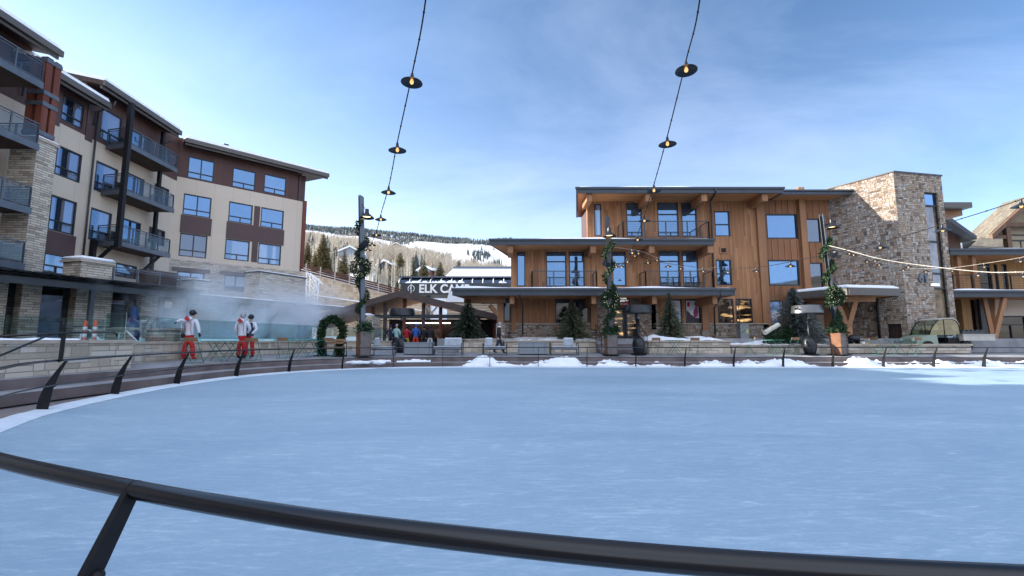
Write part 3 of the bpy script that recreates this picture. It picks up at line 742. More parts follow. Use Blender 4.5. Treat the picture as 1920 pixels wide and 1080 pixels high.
# ================= chalets on the slope
m_roofsn = m_snow
m_ch = [pm('chalet_grey', (.22, .24, .27), .8), pm('chalet_brown', (.16, .075, .05), .8), pm('chalet_tan', (.30, .22, .15), .8)]
def chalet(label, u, v, Y, w, h, rot, mi):
    w *= .85; h *= .8; b = P(u, v, Y); z0 = b.z - .6; g = T('chalet', label, 'house', (b.x, b.y, z0), 0, 'chalets on the slope'); c, s = math.cos(rot), math.sin(rot); fr = Fr((b.x, b.y), (c, s))
    d = w * .7; mb = MB(fr); mb.prism([(-w / 2, z0 - 3), (w / 2, z0 - 3), (w / 2, z0 + h), (0, z0 + h + w * .24), (-w / 2, z0 + h)], 0, d); mb.build('wall', m_ch[mi], g)
    mb = MB(fr)
    for sg in (-1, 1):
        mb.prism([(0, z0 + h + w * .24 + .15), (sg * (w / 2 + .8), z0 + h - .25), (sg * (w / 2 + .8), z0 + h + .2), (0, z0 + h + w * .24 + .65)][::sg], -.9, d + .9)
    mb.build('roof', m_snow, g)
    mb = MB(fr); mb.box(w * .15, w * .15 + .9, d * .4, d * .4 + .9, z0 + h, z0 + h + w * .24 + 1.3); mb.build('chimney', m_ch[2], g)
    for k in range(3):
        for r in range(max(1, int(h / 2.8))):
            mb = MB(fr); x = -w * .32 + k * w * .27; z = z0 + .8 + r * 2.8; mb.box(x, x + w * .16, -.06, .05, z, z + 1.4); mb.build('window', m_dark, g)
chalet('long grey chalet with snowy roof left of the first lamp pole', 655, 488, 180, 13, 4.0, .25, 0)
chalet('dark red-brown chalet with snow patches below the grey chalet', 666, 505, 150, 8, 2.2, -.2, 1)
chalet('small brown chalet half hidden behind the slim spruce', 632, 499, 150, 6, 2, .3, 1)
chalet('brown chalet with steep snowy roof between aspens', 722, 506, 135, 4.8, 2.6, -.3, 1)
chalet('low tan chalet with white roof high on the slope', 705, 468, 260, 10, 2.5, .2, 2)
chalet('small brown chalet just above the terminal roof', 797, 512, 150, 6, 1.8, -.4, 1)
chalet('pale chalet on the upper slope right of the lamp pole', 742, 466, 340, 11, 3, .1, 2)
chalet('grey chalet under the open ski run', 640, 478, 260, 9, 2.5, -.1, 0)
chalet('small tan chalet right of the brownish spruce', 808, 486, 280, 8, 2, .1, 2)
# ================= retaining wall and brown fence on the slope
m_ret = stones('retaining_stone', [(.30, .22, .14), (.42, .32, .21), (.50, .40, .28), (.46, .38, .30)], .8, .3, mortar=(.22, .17, .12), mixed=True)
A = P(540, 505, 88); B_ = P(760, 562, 88); 
g = T('retaining_wall', 'long tan stone retaining wall stepping down behind the first lamp pole', 'wall', (A.x, 88, 0))
fr = Fr((A.x, 88), (1, 0)); L = B_.x - A.x; mb = MB(fr)
zt = lambda s: A.z + (B_.z - A.z) * s / L
mb.prism([(0, -.5), (L + 4, -.5), (L + 4, zt(L + 4)), (0, zt(0))], 0, 1.2); mb.build('stone_face', m_ret, g)
mb = MB(fr); mb.prism([(0, zt(0)), (L + 4, zt(L + 4)), (L + 4, zt(L + 4) + .3), (0, zt(0) + .3)], -.1, 1.3); mb.build('coping', m_coping, g)
mb = MB(fr); mb.prism([(2, zt(2) - 4.3), (L + 4, zt(L + 4) - 1.4), (L + 4, .4), (2, .4)], -4, -.05); mb.build('lower_terrace', m_ret, g)
m_snowb = m_snow
mb = MB(fr); mb.prism([(2, zt(2) - 4.3), (2, zt(2) - 4.1), (L + 4, zt(L + 4) - 1.2), (L + 4, zt(L + 4) - 1.4)][::-1], -4.1, -.05); mb.build('snow', m_snow, g)
g = T('wooden_fence', 'red-brown plank fence with pale posts along the top of the retaining wall', 'fence', (A.x, 92, 0))
mb = MB(fr); 
for r in range(4):
    z = .35 + r * .42; mb.prism([(0, zt(0) + z), (L + 2, zt(L + 2) + z), (L + 2, zt(L + 2) + z + .34), (0, zt(0) + z + .34)], 1.5, 1.56)
mb.build('planks', pm('fence_brown', (.085, .035, .022), .8, var=.3), g)
k = 0
while k < L + 2:
    mb = MB(fr); mb.box(k - .11, k + .11, 1.3, 1.48, zt(k) + .1, zt(k) + 2.15); mb.build('post', m_coping, g); k += 2.9
# lattice lift tower
g = T('lattice_tower', 'white steel lattice lift tower beside the hotel end', 'tower', tuple(P(583, 600, 70)))
p0 = P(577, 548, 70); p1 = P(590, 548, 70); q0 = P(575, 510, 70); q1 = P(592, 520, 70); mb = MB()
dd = Vector((0, 1.2, 0)); z0 = .4
def seg(a, b, r=.1): mb.tube([a, b], r, 6)
for o in (0, 1):
    e = dd * o; a = Vector((p0.x, 70, z0)) + e; b = Vector((p1.x, 70, z0)) + e; seg(a, q0 + e); seg(b, q1 + e)
    for k in range(7):
        f0 = k / 7; f1 = (k + 1) / 7; seg(a.lerp(q0 + e, f0), b.lerp(q1 + e, f1), .06); seg(b.lerp(q1 + e, f0), a.lerp(q0 + e, f1), .06)
mb.build('lattice_mast', m_white, g)
mb = MB(); r1 = P(600, 531, 70); r2 = P(594, 546, 70); seg(q0, P(598, 527, 70)); seg(q1, r1); seg(P(598, 527, 70), r2); seg(q0 + dd, r1 + dd); seg(r1, r1 + dd); seg(r2, q1)
mb.build('cross_arm', m_white, g)
# ================= lift terminal
m_term = pm('terminal_dark', (.045, .05, .055), .5, .2, var=.1, scale=.3)
m_tglass = glass('terminal_glass', refl=.1, inner=(.02, .03, .05), tint=(.4, .5, .7))
Yt = 60.0; g = T('lift_terminal', 'black gondola lift terminal with curved glazed top and white ELK CAMP lettering', 'lift station', tuple(P(860, 560, Yt)))
xl = P(752, 540, Yt).x; xr = xl + 17.5; zb = P(800, 553, Yt).z; zm = P(800, 531, Yt).z; zt_ = P(800, 519, Yt).z
mb = MB(); mb.slab([(xl, Yt), (xr, Yt), (xr, Yt + 5), (xl, Yt + 5)], zb, zm); mb.build('sign_board', m_term, g)
mb = MB(); pr = [(0, zm), (.25, zm + .45), (.7, zt_ - .25), (1.5, zt_), (3.5, zt_), (4.3, zt_ - .25), (4.9, zm)]
fr = Fr((xl - .35, Yt), (0, 1)); mb = MB(fr.m)
mb = MB(Matrix(((0, 1, 0, xl - .35), (1, 0, 0, Yt), (0, 0, 1, 0), (0, 0, 0, 1)))); mb.prism([(a, b) for a, b in pr], 0, xr - xl + .7); mb.build('glazed_hood', m_tglass, g)
n = 13
for k in range(n + 1):
    mb = MB(); x = xl - .3 + (xr - xl + .6) * k / n; mb.tube([(x, Yt + a - .04, b + .03) for a, b in pr[:4]], .05, 4); mb.build('hood_rib', m_white, g)
mb = MB(); mb.slab([(xl - .5, Yt + .9), (xr + .5, Yt + .9), (xr + .5, Yt + 4.2), (xl - .5, Yt + 4.2)], zt_, zt_ + .22); mb.build('roof_cap', m_steel, g)
rq = random.Random(3)
for (fa, fb) in ((.03, .48), (.74, .8), (.86, .92)):
    mb = MB(); vs = []; fs = []; n = int((fb - fa) * 110)
    for i in range(n + 1):
        x = xl + (xr - xl) * (fa + (fb - fa) * i / n); e = min(1, i / 2, (n - i) / 2); h = .12 + .28 * e * (.5 + noise.noise(Vector((i * .5, fa * 9, 1)))); vs += [(x, Yt - .06, zm + .01), (x, Yt + .05, zm + h), (x, Yt + .35, zm + h * .8), (x, Yt + .5, zm + .3)]
    for i in range(n):
        for j in range(3): a = 4 * i + j; fs.append((a, a + 4, a + 5, a + 1))
    mb.add(vs, fs); mb.build('snow', m_snow, g, smooth=True)
mb = MB(); 
for k in range(4): x = xl + 3 + k * 3.6; mb.box(x, x + .5, Yt + 2, Yt + 2.6, .4, zb)
mb.build('support', m_steel, g)
def text(body, size, loc, mat, parent, name='lettering', ext=.02, rz=0.0, align='LEFT', sx=1.0, font=None):
    cu = bpy.data.curves.new(name, 'FONT'); cu.body = body; cu.size = size; cu.extrude = ext; cu.align_x = align; cu.offset = size * .03
    tmp = bpy.data.objects.new(name, cu); col.objects.link(tmp); bpy.context.view_layer.update()
    me = bpy.data.meshes.new_from_object(tmp.evaluated_get(bpy.context.evaluated_depsgraph_get())); col.objects.unlink(tmp); bpy.data.objects.remove(tmp)
    m = Matrix.Translation(Vector(loc)) @ Matrix.Rotation(rz, 4, 'Z') @ Matrix.Rotation(math.pi / 2, 4, 'X') @ Matrix.Diagonal((sx, 1, 1, 1))
    if parent: m = wm(parent).inverted() @ m
    me.transform(m); me.materials.clear(); me.materials.append(mat); me.name = name
    o = bpy.data.objects.new(name, me); col.objects.link(o)
    if parent: o.parent = parent
    return o
q = P(785, 548.5, Yt - .05); text('ELK CAMP', 1.55, (q.x, Yt - .04, q.z), m_white, g, sx=.95, ext=.03)
q = P(771, 541, Yt); mb = MB(); mb.tube([(q.x + .42 * math.cos(a), Yt - .05, q.z + .42 * math.sin(a)) for a in [R(k) for k in range(-60, 240, 15)]], .05, 6)
mb.tube([(q.x, Yt - .05, q.z + .62), (q.x, Yt - .05, q.z - .62)], .045, 6); mb.tube([(q.x - .42, Yt - .05, q.z + .2), (q.x - .1, Yt - .05, q.z - .1), (q.x, Yt - .05, q.z + .62)], .04, 6)
mb.build('emblem', m_white, g)
# big snowy roof behind the terminal, and beige slatted building
g = T('lodge_roof', 'wide low building with a snow covered roof behind the lift terminal', 'building', tuple(P(900, 560, 78)))
a = P(835, 521, 76); b = P(850, 507, 84); xr_ = P(1000, 520, 76).x
mb = MB(); mb.add([(a.x, 76, a.z), (xr_, 76, a.z), (xr_ + 2, 84, b.z), (b.x, 84, b.z), (a.x, 76, a.z + .3), (xr_, 76, a.z + .3), (xr_ + 2, 84, b.z + .3), (b.x, 84, b.z + .3)], [(0, 3, 2, 1), (4, 5, 6, 7), (0, 1, 5, 4), (1, 2, 6, 5), (2, 3, 7, 6), (3, 0, 4, 7)])
mb.build('roof', m_snow, g)
mb = MB(); mb.box(a.x + 1, xr_ - 1, 77, 90, .4, a.z - .01); mb.build('wall', m_ch[2], g)
mb = MB(); mb.box(b.x, xr_, 84.01, 84.3, b.z + .3, b.z + .75); mb.build('ridge_cap', m_dark, g)
g = T('slatted_building', 'beige slat-fronted hall with a white snow roof below the terminal sign', 'building', tuple(P(900, 620, 52)))
a = P(838, 562, 50); b = P(955, 600, 50)
m_slatb = boards('beige_slats', [(.42, .33, .24), (.52, .42, .31), (.6, .5, .38)], w=.28, seg=8, horiz=True, groove=.2)
mb = MB(); mb.box(a.x, b.x, 50.2, 56, .4, P(900, 567, 50).z); mb.build('wall', m_slatb, g)
mb = MB(); mb.prism([(a.x - .1, P(838, 566, 50).z), (b.x, P(900, 568, 50).z), (b.x, P(900, 561, 50).z), (P(850, 545, 50).x, P(850, 545, 50).z), (a.x + .25, P(845, 547, 50).z)], 50, 57); mb.build('roof', m_snow, g)
# ================= gate pavilion
Yg = 38.0
g = T('gate_pavilion', 'open timber gate pavilion with low gable roof and dark metal bars', 'pavilion', tuple(P(790, 655, Yg)))
rid = P(756, 551, Yg); le = P(560, 607, Yg); re_ = P(934, 594, Yg); fr = Fr((0, Yg), (1, 0))
m_proof = pm('pavilion_fascia', (.075, .05, .045), .6, var=.2)
def slope(a, b, t, y0, y1, mat, nm):
    mb = MB(fr); mb.prism([(a.x, a.z - t), (b.x, b.z - t), (b.x, b.z), (a.x, a.z)], y0, y1); return mb.build(nm, mat, g)
slope(le, rid, .36, -1.2, -.9, m_proof, 'fascia'); slope(rid, re_, .36, -1.2, -.9, m_proof, 'fascia')
slope(le, rid, .2, -.89, 7, m_soffit, 'roof'); slope(rid, re_, .2, -.89, 7, m_soffit, 'roof')
mb = MB(fr)
mb.prism([(le.x, le.z + .01), (rid.x, rid.z + .01), (re_.x, re_.z + .01), (re_.x, re_.z + .16), (rid.x, rid.z + .18), (le.x, le.z + .16)], -1.0, 7.05); mb.build('roof_sheet', m_proof, g)
for u in (699, 758, 722, 794, 826, 898, 928):
    x = P(u, 590, Yg).x; f = (x - rid.x) / ((re_.x if x > rid.x else le.x) - rid.x); zt2 = rid.z + ((re_ if x > rid.x else le).z - rid.z) * f - .36
    mb = MB(fr); mb.box(x - .13, x + .13, -.1, .16, .5, zt2); mb.build('post', m_proof if u in (722, 794) else m_redwood, g)
zbm = P(800, 594, Yg); zb2 = P(800, 588, Yg)
mb = MB(fr); mb.box(P(700, 590, Yg).x, P(934, 590, Yg).x, -.2, -.02, P(800, 597, Yg).z, P(800, 590, Yg).z); mb.build('beam', m_greym, g)
x0, x1 = P(700, 620, Yg).x, P(740, 620, Yg).x
for (ua, ub) in ((700, 742), (742, 800), (800, 862), (862, 932)):
    mb = MB(fr); x = P(ua, 620, Yg).x; xe = P(ub, 620, Yg).x
    while x < xe: mb.box(x - .014, x + .014, .2, .23, .55 if ub not in (800,) else 2.0, P(800, 598, Yg).z - .05); x += .125
    mb.box(P(ua, 620, Yg).x, xe, .19, .24, P(800, 600, Yg).z - .06, P(800, 600, Yg).z)
    mb.build('bar_gate', m_black, g)
mb = MB(fr); mb.box(P(690, 620, Yg).x, P(930, 620, Yg).x, 6.5, 6.7, .5, 3.3); mb.build('rear_wall', m_darkwood, g)
mb = MB(fr); mb.box(P(730, 605, Yg).x, P(826, 605, Yg).x, 5.9, 6.1, P(730, 606, Yg + 6).z - .03, P(730, 606, Yg + 6).z + .06); mb.build('light_bar', emis('light_strip', (1, .93, .8), 1.6), g)
mb = MB(fr); mb.box(P(850, 600, Yg).x, P(889, 600, Yg).x, 2.5, 2.7, .6, P(880, 604, Yg).z); mb.build('notice_panel', m_soffit, g)
# white sloping struts seen through the gable
mb = MB(); mb.tube([P(795, 565, 45), P(812, 592, 45)], .12, 6); mb.tube([P(825, 568, 45), P(806, 592, 45)], .1, 6); mb.build('strut', m_white, g)
# tan stone buttress left of the gate
mb = MB(Fr((0, 0), (1, 0))); a = P(683, 652, 34); mb.prism([(a.x, .5), (P(703, 652, 34).x, .5), (P(698, 595, 34).x, P(698, 594, 34).z), (P(683, 590, 34).x, P(683, 590, 34).z)], 34, 36)
b = T('stone_buttress', 'tapered pale stone buttress with snow on top left of the bar gate', 'wall', tuple(P(692, 652, 34))); mb.build('stone_body', m_limewall, b)
mb = MB(); mb.ball(P(690, 591, 35), .45, .9, .14, 10); mb.build('snow', m_snow, b, smooth=True)
# ================= hotel on the left
def window(fr, par, x0, x1, z0, z1, mat, y=.0, cols=2, rows=((.0, 1),), ft=.07, low=None, name='window', dep=.1, fm=None):
    """frame with mullions; low = height share of a lower row of small lights"""
    mb = MB(fr); a, b = y - .025, y + dep
    mb.box(x0, x1, a, b, z1 - ft, z1); mb.box(x0, x1, a, b, z0, z0 + ft); mb.box(x0, x0 + ft, a, b, z0 + ft, z1 - ft); mb.box(x1 - ft, x1, a, b, z0 + ft, z1 - ft)
    if low:
        zm = z0 + (z1 - z0) * low; mb.box(x0 + ft, x1 - ft, a + .01, b - .01, zm - .035, zm + .035)
        if cols >= 2: xm = (x0 + x1) / 2; mb.box(xm - .03, xm + .03, a + .012, b - .012, z0 + ft, zm - .035)
        if cols >= 3: mb.box(xm - .035, xm + .035, a + .012, b - .012, zm + .035, z1 - ft)
    elif cols == 2: xm = (x0 + x1) / 2; mb.box(xm - .035, xm + .035, a + .01, b - .01, z0 + ft, z1 - ft)
    w = mb.build(name, fm or m_frame, par)
    mb = MB(fr); mb.box(x0 + ft * .5, x1 - ft * .5, y + .05, y + .07, z0 + ft * .5, z1 - ft * .5); mb.build('pane', mat, w)
    return w
def railing(fr, par, pts, z, h, style='glass', name='railing', mat=None, panel=None):
    """pts: corner points (x,y) of the rail in the wall frame"""
    mat = mat or m_steel; mb = MB(fr); pn = MB(fr)
    for (a, b) in zip(pts, pts[1:]):
        a = Vector((*a, 0)); b = Vector((*b, 0)); L = (b - a).length; n = max(1, round(L / 1.25)); up = Vector((0, 0, 1))
        mb.beam(a + up * (z + h), b + up * (z + h), .06, .05); mb.beam(a + up * (z + h - .12), b + up * (z + h - .12), .03, .03) if style == 'glass' else None
        mb.beam(a + up * (z + .12), b + up * (z + .12), .04, .04)
        for k in range(n + 1): p = a.lerp(b, k / n); mb.box(p.x - .03, p.x + .03, p.y - .03, p.y + .03, z, z + h - .02)
        if style == 'bars':
            for k in range(1, 9): zz_ = z + .12 + (h - .12) * k / 9; mb.beam(a + up * zz_, b + up * zz_, .012, .016)
        else:
            d = (b - a).normalized(); q = Vector((-d.y, d.x, 0)) * .006
            A, B = a + up * (z + .15), b + up * (z + h - .14)
            pn.add([A - q, b + up * (z + .15) - q, B - q, a + up * (z + h - .14) - q], [(0, 1, 2, 3)])
    r = mb.build(name, mat, par)
    if style == 'glass': pn.build('glass_panel', m_bglass, r)
    return r
m_bglass, n_, b_, o_ = newmat('balcony_glass')
n_.nodes.remove(b_); gg = nd(n_, 'ShaderNodeBsdfGlossy', {'Color': (.8, .9, 1, 1), 'Roughness': .03}); tt_ = nd(n_, 'ShaderNodeBsdfTransparent', {0: (.62, .68, .72, 1)})
n_.links.new(nd(n_, 'ShaderNodeMixShader', {0: .07, 1: tt_.outputs[0], 2: gg.outputs[0]}).outputs[0], o_.inputs[0])

cor = PX(335, 300, -26.4); HM = Fr((cor.x + .04 * 60, cor.y - 60), (-.04, 1)); XC = 60.05   # x along the wall; corner at XC
HE = Fr((cor.x, cor.y), (1.03, 1)); 
XE = HE.hit(566, 420)[0]
hotel = T('hotel', 'four storey cream and brown hotel with stone base, glass balconies and snowy roof', 'hotel', (cor.x, cor.y, 0))
Z0 = .5; FL = [4.45, 7.55, 10.75, 13.9]; ZR = 16.85
def rect(fr, u0, vt, u1, vb, y=0):
    """pixel box on a wall: left edge at (u0, vt..vb)"""
    x0, z1 = fr.hit(u0, vt, y); _, z0 = fr.hit(u0, vb, y); x1, _ = fr.hit(u1, vt, y); return [x0, x1, z0, z1]
def snapz(r, zt): return r
W4 = rect(HM, 119, 176, 167, 226); W3 = rect(HM, 107, 270, 157, 328); W2 = rect(HM, 97, 364, 148, 432); W1 = rect(HM, 81, 470, 134, 511)
xl, xr = W3[0], W3[1]
for w in (W4, W2, W1): w[0], w[1] = xl, xr
bay = []   # windows behind the balconies
for (u0, vt, u1, vb) in ((192, 200, 233, 262), (247, 240, 286, 290), (300, 272, 322, 300), (181, 300, 224, 358), (238, 322, 273, 378), (290, 343, 319, 380),
                         (171, 388, 212, 450), (228, 407, 266, 458), (280, 424, 311, 455), (218, 492, 258, 518)): bay.append(rect(HM, u0, vt, u1, vb))
XB0 = HM.hit(172, 350)[0]; 
YL = 0.0
leftw = []
for x in range(2, 12):
    for f in FL: leftw.append([XB0 - 6.0 - x * 3.6, XB0 - 6.0 - x * 3.6 + 2.0, f + .3, f + 2.5])
holes = [W3, W2, W1] + [b for b in bay[3:]] + [w for w in leftw if w[2] < 13]
mb = MB(HM); mb.wall(-25, XC, FL[0] + .2, FL[3] - .15, holes, 0, .12); mb.build('cream_wall', m_cream, hotel)
zwt = HM.hit(210, 200, -1.1)[1] + .1; xa_ = HM.hit(120, 105, -1.5); xb_ = HM.hit(210, 200, -1.1)[0]; zc_ = HM.hit(337, 245, -1.2)[1]; xk_ = HM.hit(196, 165, -1.2)[0]
for (x0_, x1_, zt_) in ((-25, xa_[0] - .2, xa_[1] + .35), (xa_[0] - .198, xk_ + .15, zwt), (xk_ + .152, XC, zc_ + .25)):
    mb = MB(HM); mb.wall(x0_, x1_, FL[3] - .15, zt_, [w for w in [W4] + bay[:3] + [w for w in leftw if w[2] > 13] if w[0] > x0_ - 1 and w[1] < x1_ + 1], 0, .12); mb.build('upper_wall', m_brown, hotel)
mb = MB(HM); mb.box(-25, XC, -.02, .3, Z0, FL[0] + .2); mb.build('stone_base', m_lime, hotel)
for bx_ in ((xl - .15, xr + .15, -.03, .1, W2[2] - 1.35, W2[2] - .02), (xl - .55, xl - .02, -.04, .1, FL[3] - .4, ZR), (xr + .02, xr + .5, -.04, .1, FL[3] - .4, ZR)): mb = MB(HM); mb.box(*bx_); mb.build('brown_panel', m_brownh, hotel)
mb = MB(HM); mb.box(-25, XC - .1, .31, 14, Z0, zwt); mb.build('core', m_brownh, hotel)
mats = [m_bluec, m_bluec, m_bluec, m_bluec]
for w, m, lo in ((W4, m_bluec, .3), (W3, m_bluec, .3), (W2, m_bluec, .3), (W1, m_bluec, .38)): window(HM, hotel, *w, m, .03, 2, low=lo, ft=.09)
for i, w in enumerate(bay): window(HM, hotel, *w, [m_bluec, m_blue, m_dark][i % 3] if i != 5 else m_dark, .03, 2, low=.3 if i % 3 == 0 else None, ft=.09)
for i, w in enumerate(leftw):
    if i % 3 == 0 or w[1] > 38: window(HM, hotel, *w, [m_bluec, m_dark, m_blue][i % 3], .03, 2)
# end wing
EW = []
for (u0, vt, u1, vb) in ((354, 292, 404, 333), (437, 313, 481, 350), (496, 325, 538, 360), (345, 362, 398, 402), (430, 377, 475, 415), (490, 388, 533, 425),
                         (338, 436, 390, 480), (423, 447, 469, 486), (485, 455, 528, 494), (332, 508, 384, 540), (421, 515, 464, 545)): EW.append(rect(HE, u0, vt, u1, vb))
zB = HE.hit(450, 496)[1]; zS = HE.hit(450, 362)[1]
zB = (HE.hit(335, 483)[1] + HE.hit(560, 512)[1]) / 2; zS = (HE.hit(345, 338)[1] + HE.hit(558, 372)[1]) / 2
mb = MB(HE); mb.wall(0, XE, zB, zS, EW[3:9], 0, .12); mb.build('cream_wall', m_cream, hotel)
mb = MB(HE); mb.wall(0, XE - .55, zS, ZR + .5, EW[0:3], 0.02, .12); mb.build('upper_wall', m_brown, hotel)
mb = MB(HE); mb.wall(-.02, XE + .25, Z0, zB, EW[9:11], -.05, .2); mb.build('stone_base', m_lime, hotel)
mb = MB(HE); mb.box(0.3, XE - .1, .35, 12, Z0, ZR); mb.build('core', m_brownh, hotel)
for a, b in ((3, 6), (4, 7), (5, 8)):
    mb = MB(HE); mb.box(EW[a][0] - .08, EW[a][1] + .12, -.03, .1, EW[b][3] + .02, EW[a][2] - .02); mb.build('brown_panel', m_brownh, hotel)
mb = MB(HE)
mb.box(EW[4][1] + .12, EW[5][0] - .08, -.028, .1, EW[7][2], EW[4][3])
mb.build('brown_panel', m_brownh, hotel)
for i, w in enumerate(EW): window(HE, hotel, *w, [m_blue, m_blue, m_blue, m_blue, m_blue, m_blue, m_dark, m_bluec, m_bluec, m_bluec, m_dark][i], .03, 3 if i in (0, 3, 6) else 2, low=.28 if i < 9 else None, ft=.08)
for w in EW[9:11]: mb = MB(HE); mb.box(w[0] - .35, w[1] + .35, -.14, .1, w[3], w[3] + .28); mb.build('lintel', m_brownh, hotel)
# red timber corner column of the end wing
mb = MB(HE); mb.box(XE + .02, XE + .32, -.12, .5, zB + .3, zS + .1); mb.build('corner_column', m_redwood, hotel)
mb = MB(HE); mb.box(XE - .42, XE - .3, -.02, .12, zS, ZR + .3); mb.build('corner_post', m_brownh, hotel)
mb = MB(HE); mb.box(XE + .26, XE + .3, .5, 9, zB, ZR); mb.box(XE - .1, XE + .26, .36, 9, Z0, ZR - .1); mb.build('end_wall', m_brownh, hotel)
# eaves in steps
def eave(fr, x0, x1, z, yo, nm='roof', th=.34, back=14.5, rise=.22, ends=0):
    m_ = MB(fr); m_.prism([(0, 0)] * 0 + [(x0, z), (x1, z), (x1, z + th), (x0, z + th)], yo, yo + .12); m_.prism([(x0 + .05, z - .16), (x1 - .05, z - .16), (x1 - .05, z - .002), (x0 + .05, z - .002)], yo + .2, yo + .3); m_.build('fascia', m_fasciab, hotel)
    m_ = MB(fr); vs = [(x0, yo + .13, z + .02), (x1, yo + .13, z + .02), (x1, back, z + rise * back), (x0, back, z + rise * back), (x0, yo + .13, z + th - .02), (x1, yo + .13, z + th - .02), (x1, back, z + th + rise * back), (x0, back, z + th + rise * back)]
    m_.add(vs, [(0, 3, 2, 1), (4, 5, 6, 7), (0, 1, 5, 4), (1, 2, 6, 5), (2, 3, 7, 6), (3, 0, 4, 7)]); r = m_.build(nm, m_darkwood, hotel)
    m_ = MB(fr); vs = [(x0 + .1, yo + .05, z + th + .004), (x1 - .1, yo + .05, z + th + .004), (x1 - .1, back, z + th + .03 + rise * back), (x0 + .1, back, z + th + .03 + rise * back), (x0 + .15, yo + .12, z + th + .24), (x1 - .15, yo + .12, z + th + .24), (x1 - .1, back, z + th + .2 + rise * back), (x0 + .1, back, z + th + .2 + rise * back)]
    m_.add(vs, [(0, 3, 2, 1), (4, 5, 6, 7), (0, 1, 5, 4), (1, 2, 6, 5), (2, 3, 7, 6), (3, 0, 4, 7)]); m_.build('snow', m_snow, r)
    m_ = MB(fr)
    x = x0 + .6
    while x < x1 - .3: m_.tube([(x, yo + .9, z + th + .1), (x, yo + .9, z + th + .38)], .02, 5); x += 1.6
    m_.tube([(x0 + .3, yo + .9, z + th + .36), (x1 - .3, yo + .9, z + th + .36)], .018, 5); m_.build('snow_guard', m_black, r)
    return r
def ux(u, v, y): return HM.hit(u, v, y)
xA = HM.hit(120, 105, -1.5); xB = HM.hit(210, 200, -1.1); xC = HM.hit(337, 245, -1.2); xC0 = HM.hit(196, 165, -1.2); xB0_ = HM.hit(80, 118, -1.1)
eave(HM, -26, xA[0], xA[1] - .1, -1.5); eave(HM, xA[0] - 1.2, xB[0], xB[1] - .15, -1.1); eave(HM, xC0[0], xC[0] + .3, xC[1] - .25, -1.2)
e0 = HE.hit(338, 262, -1.1); e1 = HE.hit(606, 326, -1.1); ze = (e0[1] + e1[1]) / 2
eave(HE, e0[0] + .3, e1[0] + .6, ze - .1, -1.1, back=11, rise=.2)
mb = MB(HE); x, _ = HE.hit(428, 285, -.5); mb.tube([(x, .5, ze + .4), (x, .5, ze + 1.1)], .05, 8); mb.tube([(x - .2, .5, ze + 1.1), (x + .2, .5, ze + 1.1)], .06, 8); mb.build('roof_vent', m_black, hotel)
# gutters at the steps
for (u, v) in ((88, 128), (215, 190), (322, 258)):
    mb = MB(HM); x, z = HM.hit(u, v, -1.2); mb.tube([(x, -1.25, z), (x, -1.2, z - .3), (x, -.15, z - .75), (x, -.12, z - 1.6)], .05, 7); mb.build('downpipe', m_greym, hotel, smooth=True)
mb = MB(HM); x, _ = HM.hit(170, 350, -.1); mb.tube([(x, -.1, 4.4), (x, -.1, 15.6)], .055, 7); mb.build('downpipe', m_greym, hotel, smooth=True)
# balcony stack in the bay
yo = -1.75; xa = HM.hit(236, 300, yo)[0]; xb = HM.hit(331, 330, yo)[0]; 
bz_ = [13.75, 10.72, 7.42]
xw = HM.hit(172, 350, -.3)[0]
for k, z in enumerate(bz_):
    mb = MB(HM); mb.slab([(xw + 1.0, -.02), (xa, yo), (xb, yo), (xb, -.02)], z - .10, z); b = mb.build('balcony', m_steel, hotel)
    mb = MB(HM); mb.slab([(xw + 1.05, -.03), (xa + .05, yo + .05), (xb - .05, yo + .05), (xb - .05, -.03)], z - .22, z - .11); mb.build('deck_boards', m_darkwood, b)
    mb = MB(HM); mb.beam((xa, yo - .02, z - .12), (xb, yo - .02, z - .12), .06, .3); mb.beam((xw + 1.0, -.05, z - .12), (xa, yo - .02, z - .12), .06, .3); mb.build('edge_beam', m_steel, b)
    railing(HM, b, [(xw + 1.0, -.1), (xa + .05, yo + .04), (xb - .05, yo + .04), (xb - .05, -.1)], z, 1.06)
    if k == 2:
        mb = MB(HM); mb.beam((xa + .2, -.05, z - 1.6), (xa + .2, yo + .35, z - .2), .14, .16); mb.beam((xb - .5, -.05, z - 1.6), (xb - .5, yo + .35, z - .2), .14, .16); mb.build('bracket_strut', m_black, b)
    rq = random.Random(k); mb = MB(HM); x = xw + 1.7; mb.box(x, x + .7, -.9, -.3, z, z + .45); mb.box(x, x + .7, -.36, -.3, z + .45, z + .9); mb.build('terrace_chair', m_black, b)
mb = MB(HM); mb.box(xa - .12, xa + .14, yo - .14, yo + .12, 7.0, 16.4); mb.build('balcony_post', m_black, hotel)
mb = MB(HM); mb.box(xb - .05, xb + .17, -.6, -.4, 4.6, 16.6); mb.build('balcony_post', m_black, hotel)
mb = MB(HM); mb.box(HM.hit(162, 500)[0], HM.hit(162, 500)[0] + .25, -.3, -.05, 4.5, 7.5); mb.build('balcony_post', m_black, hotel)
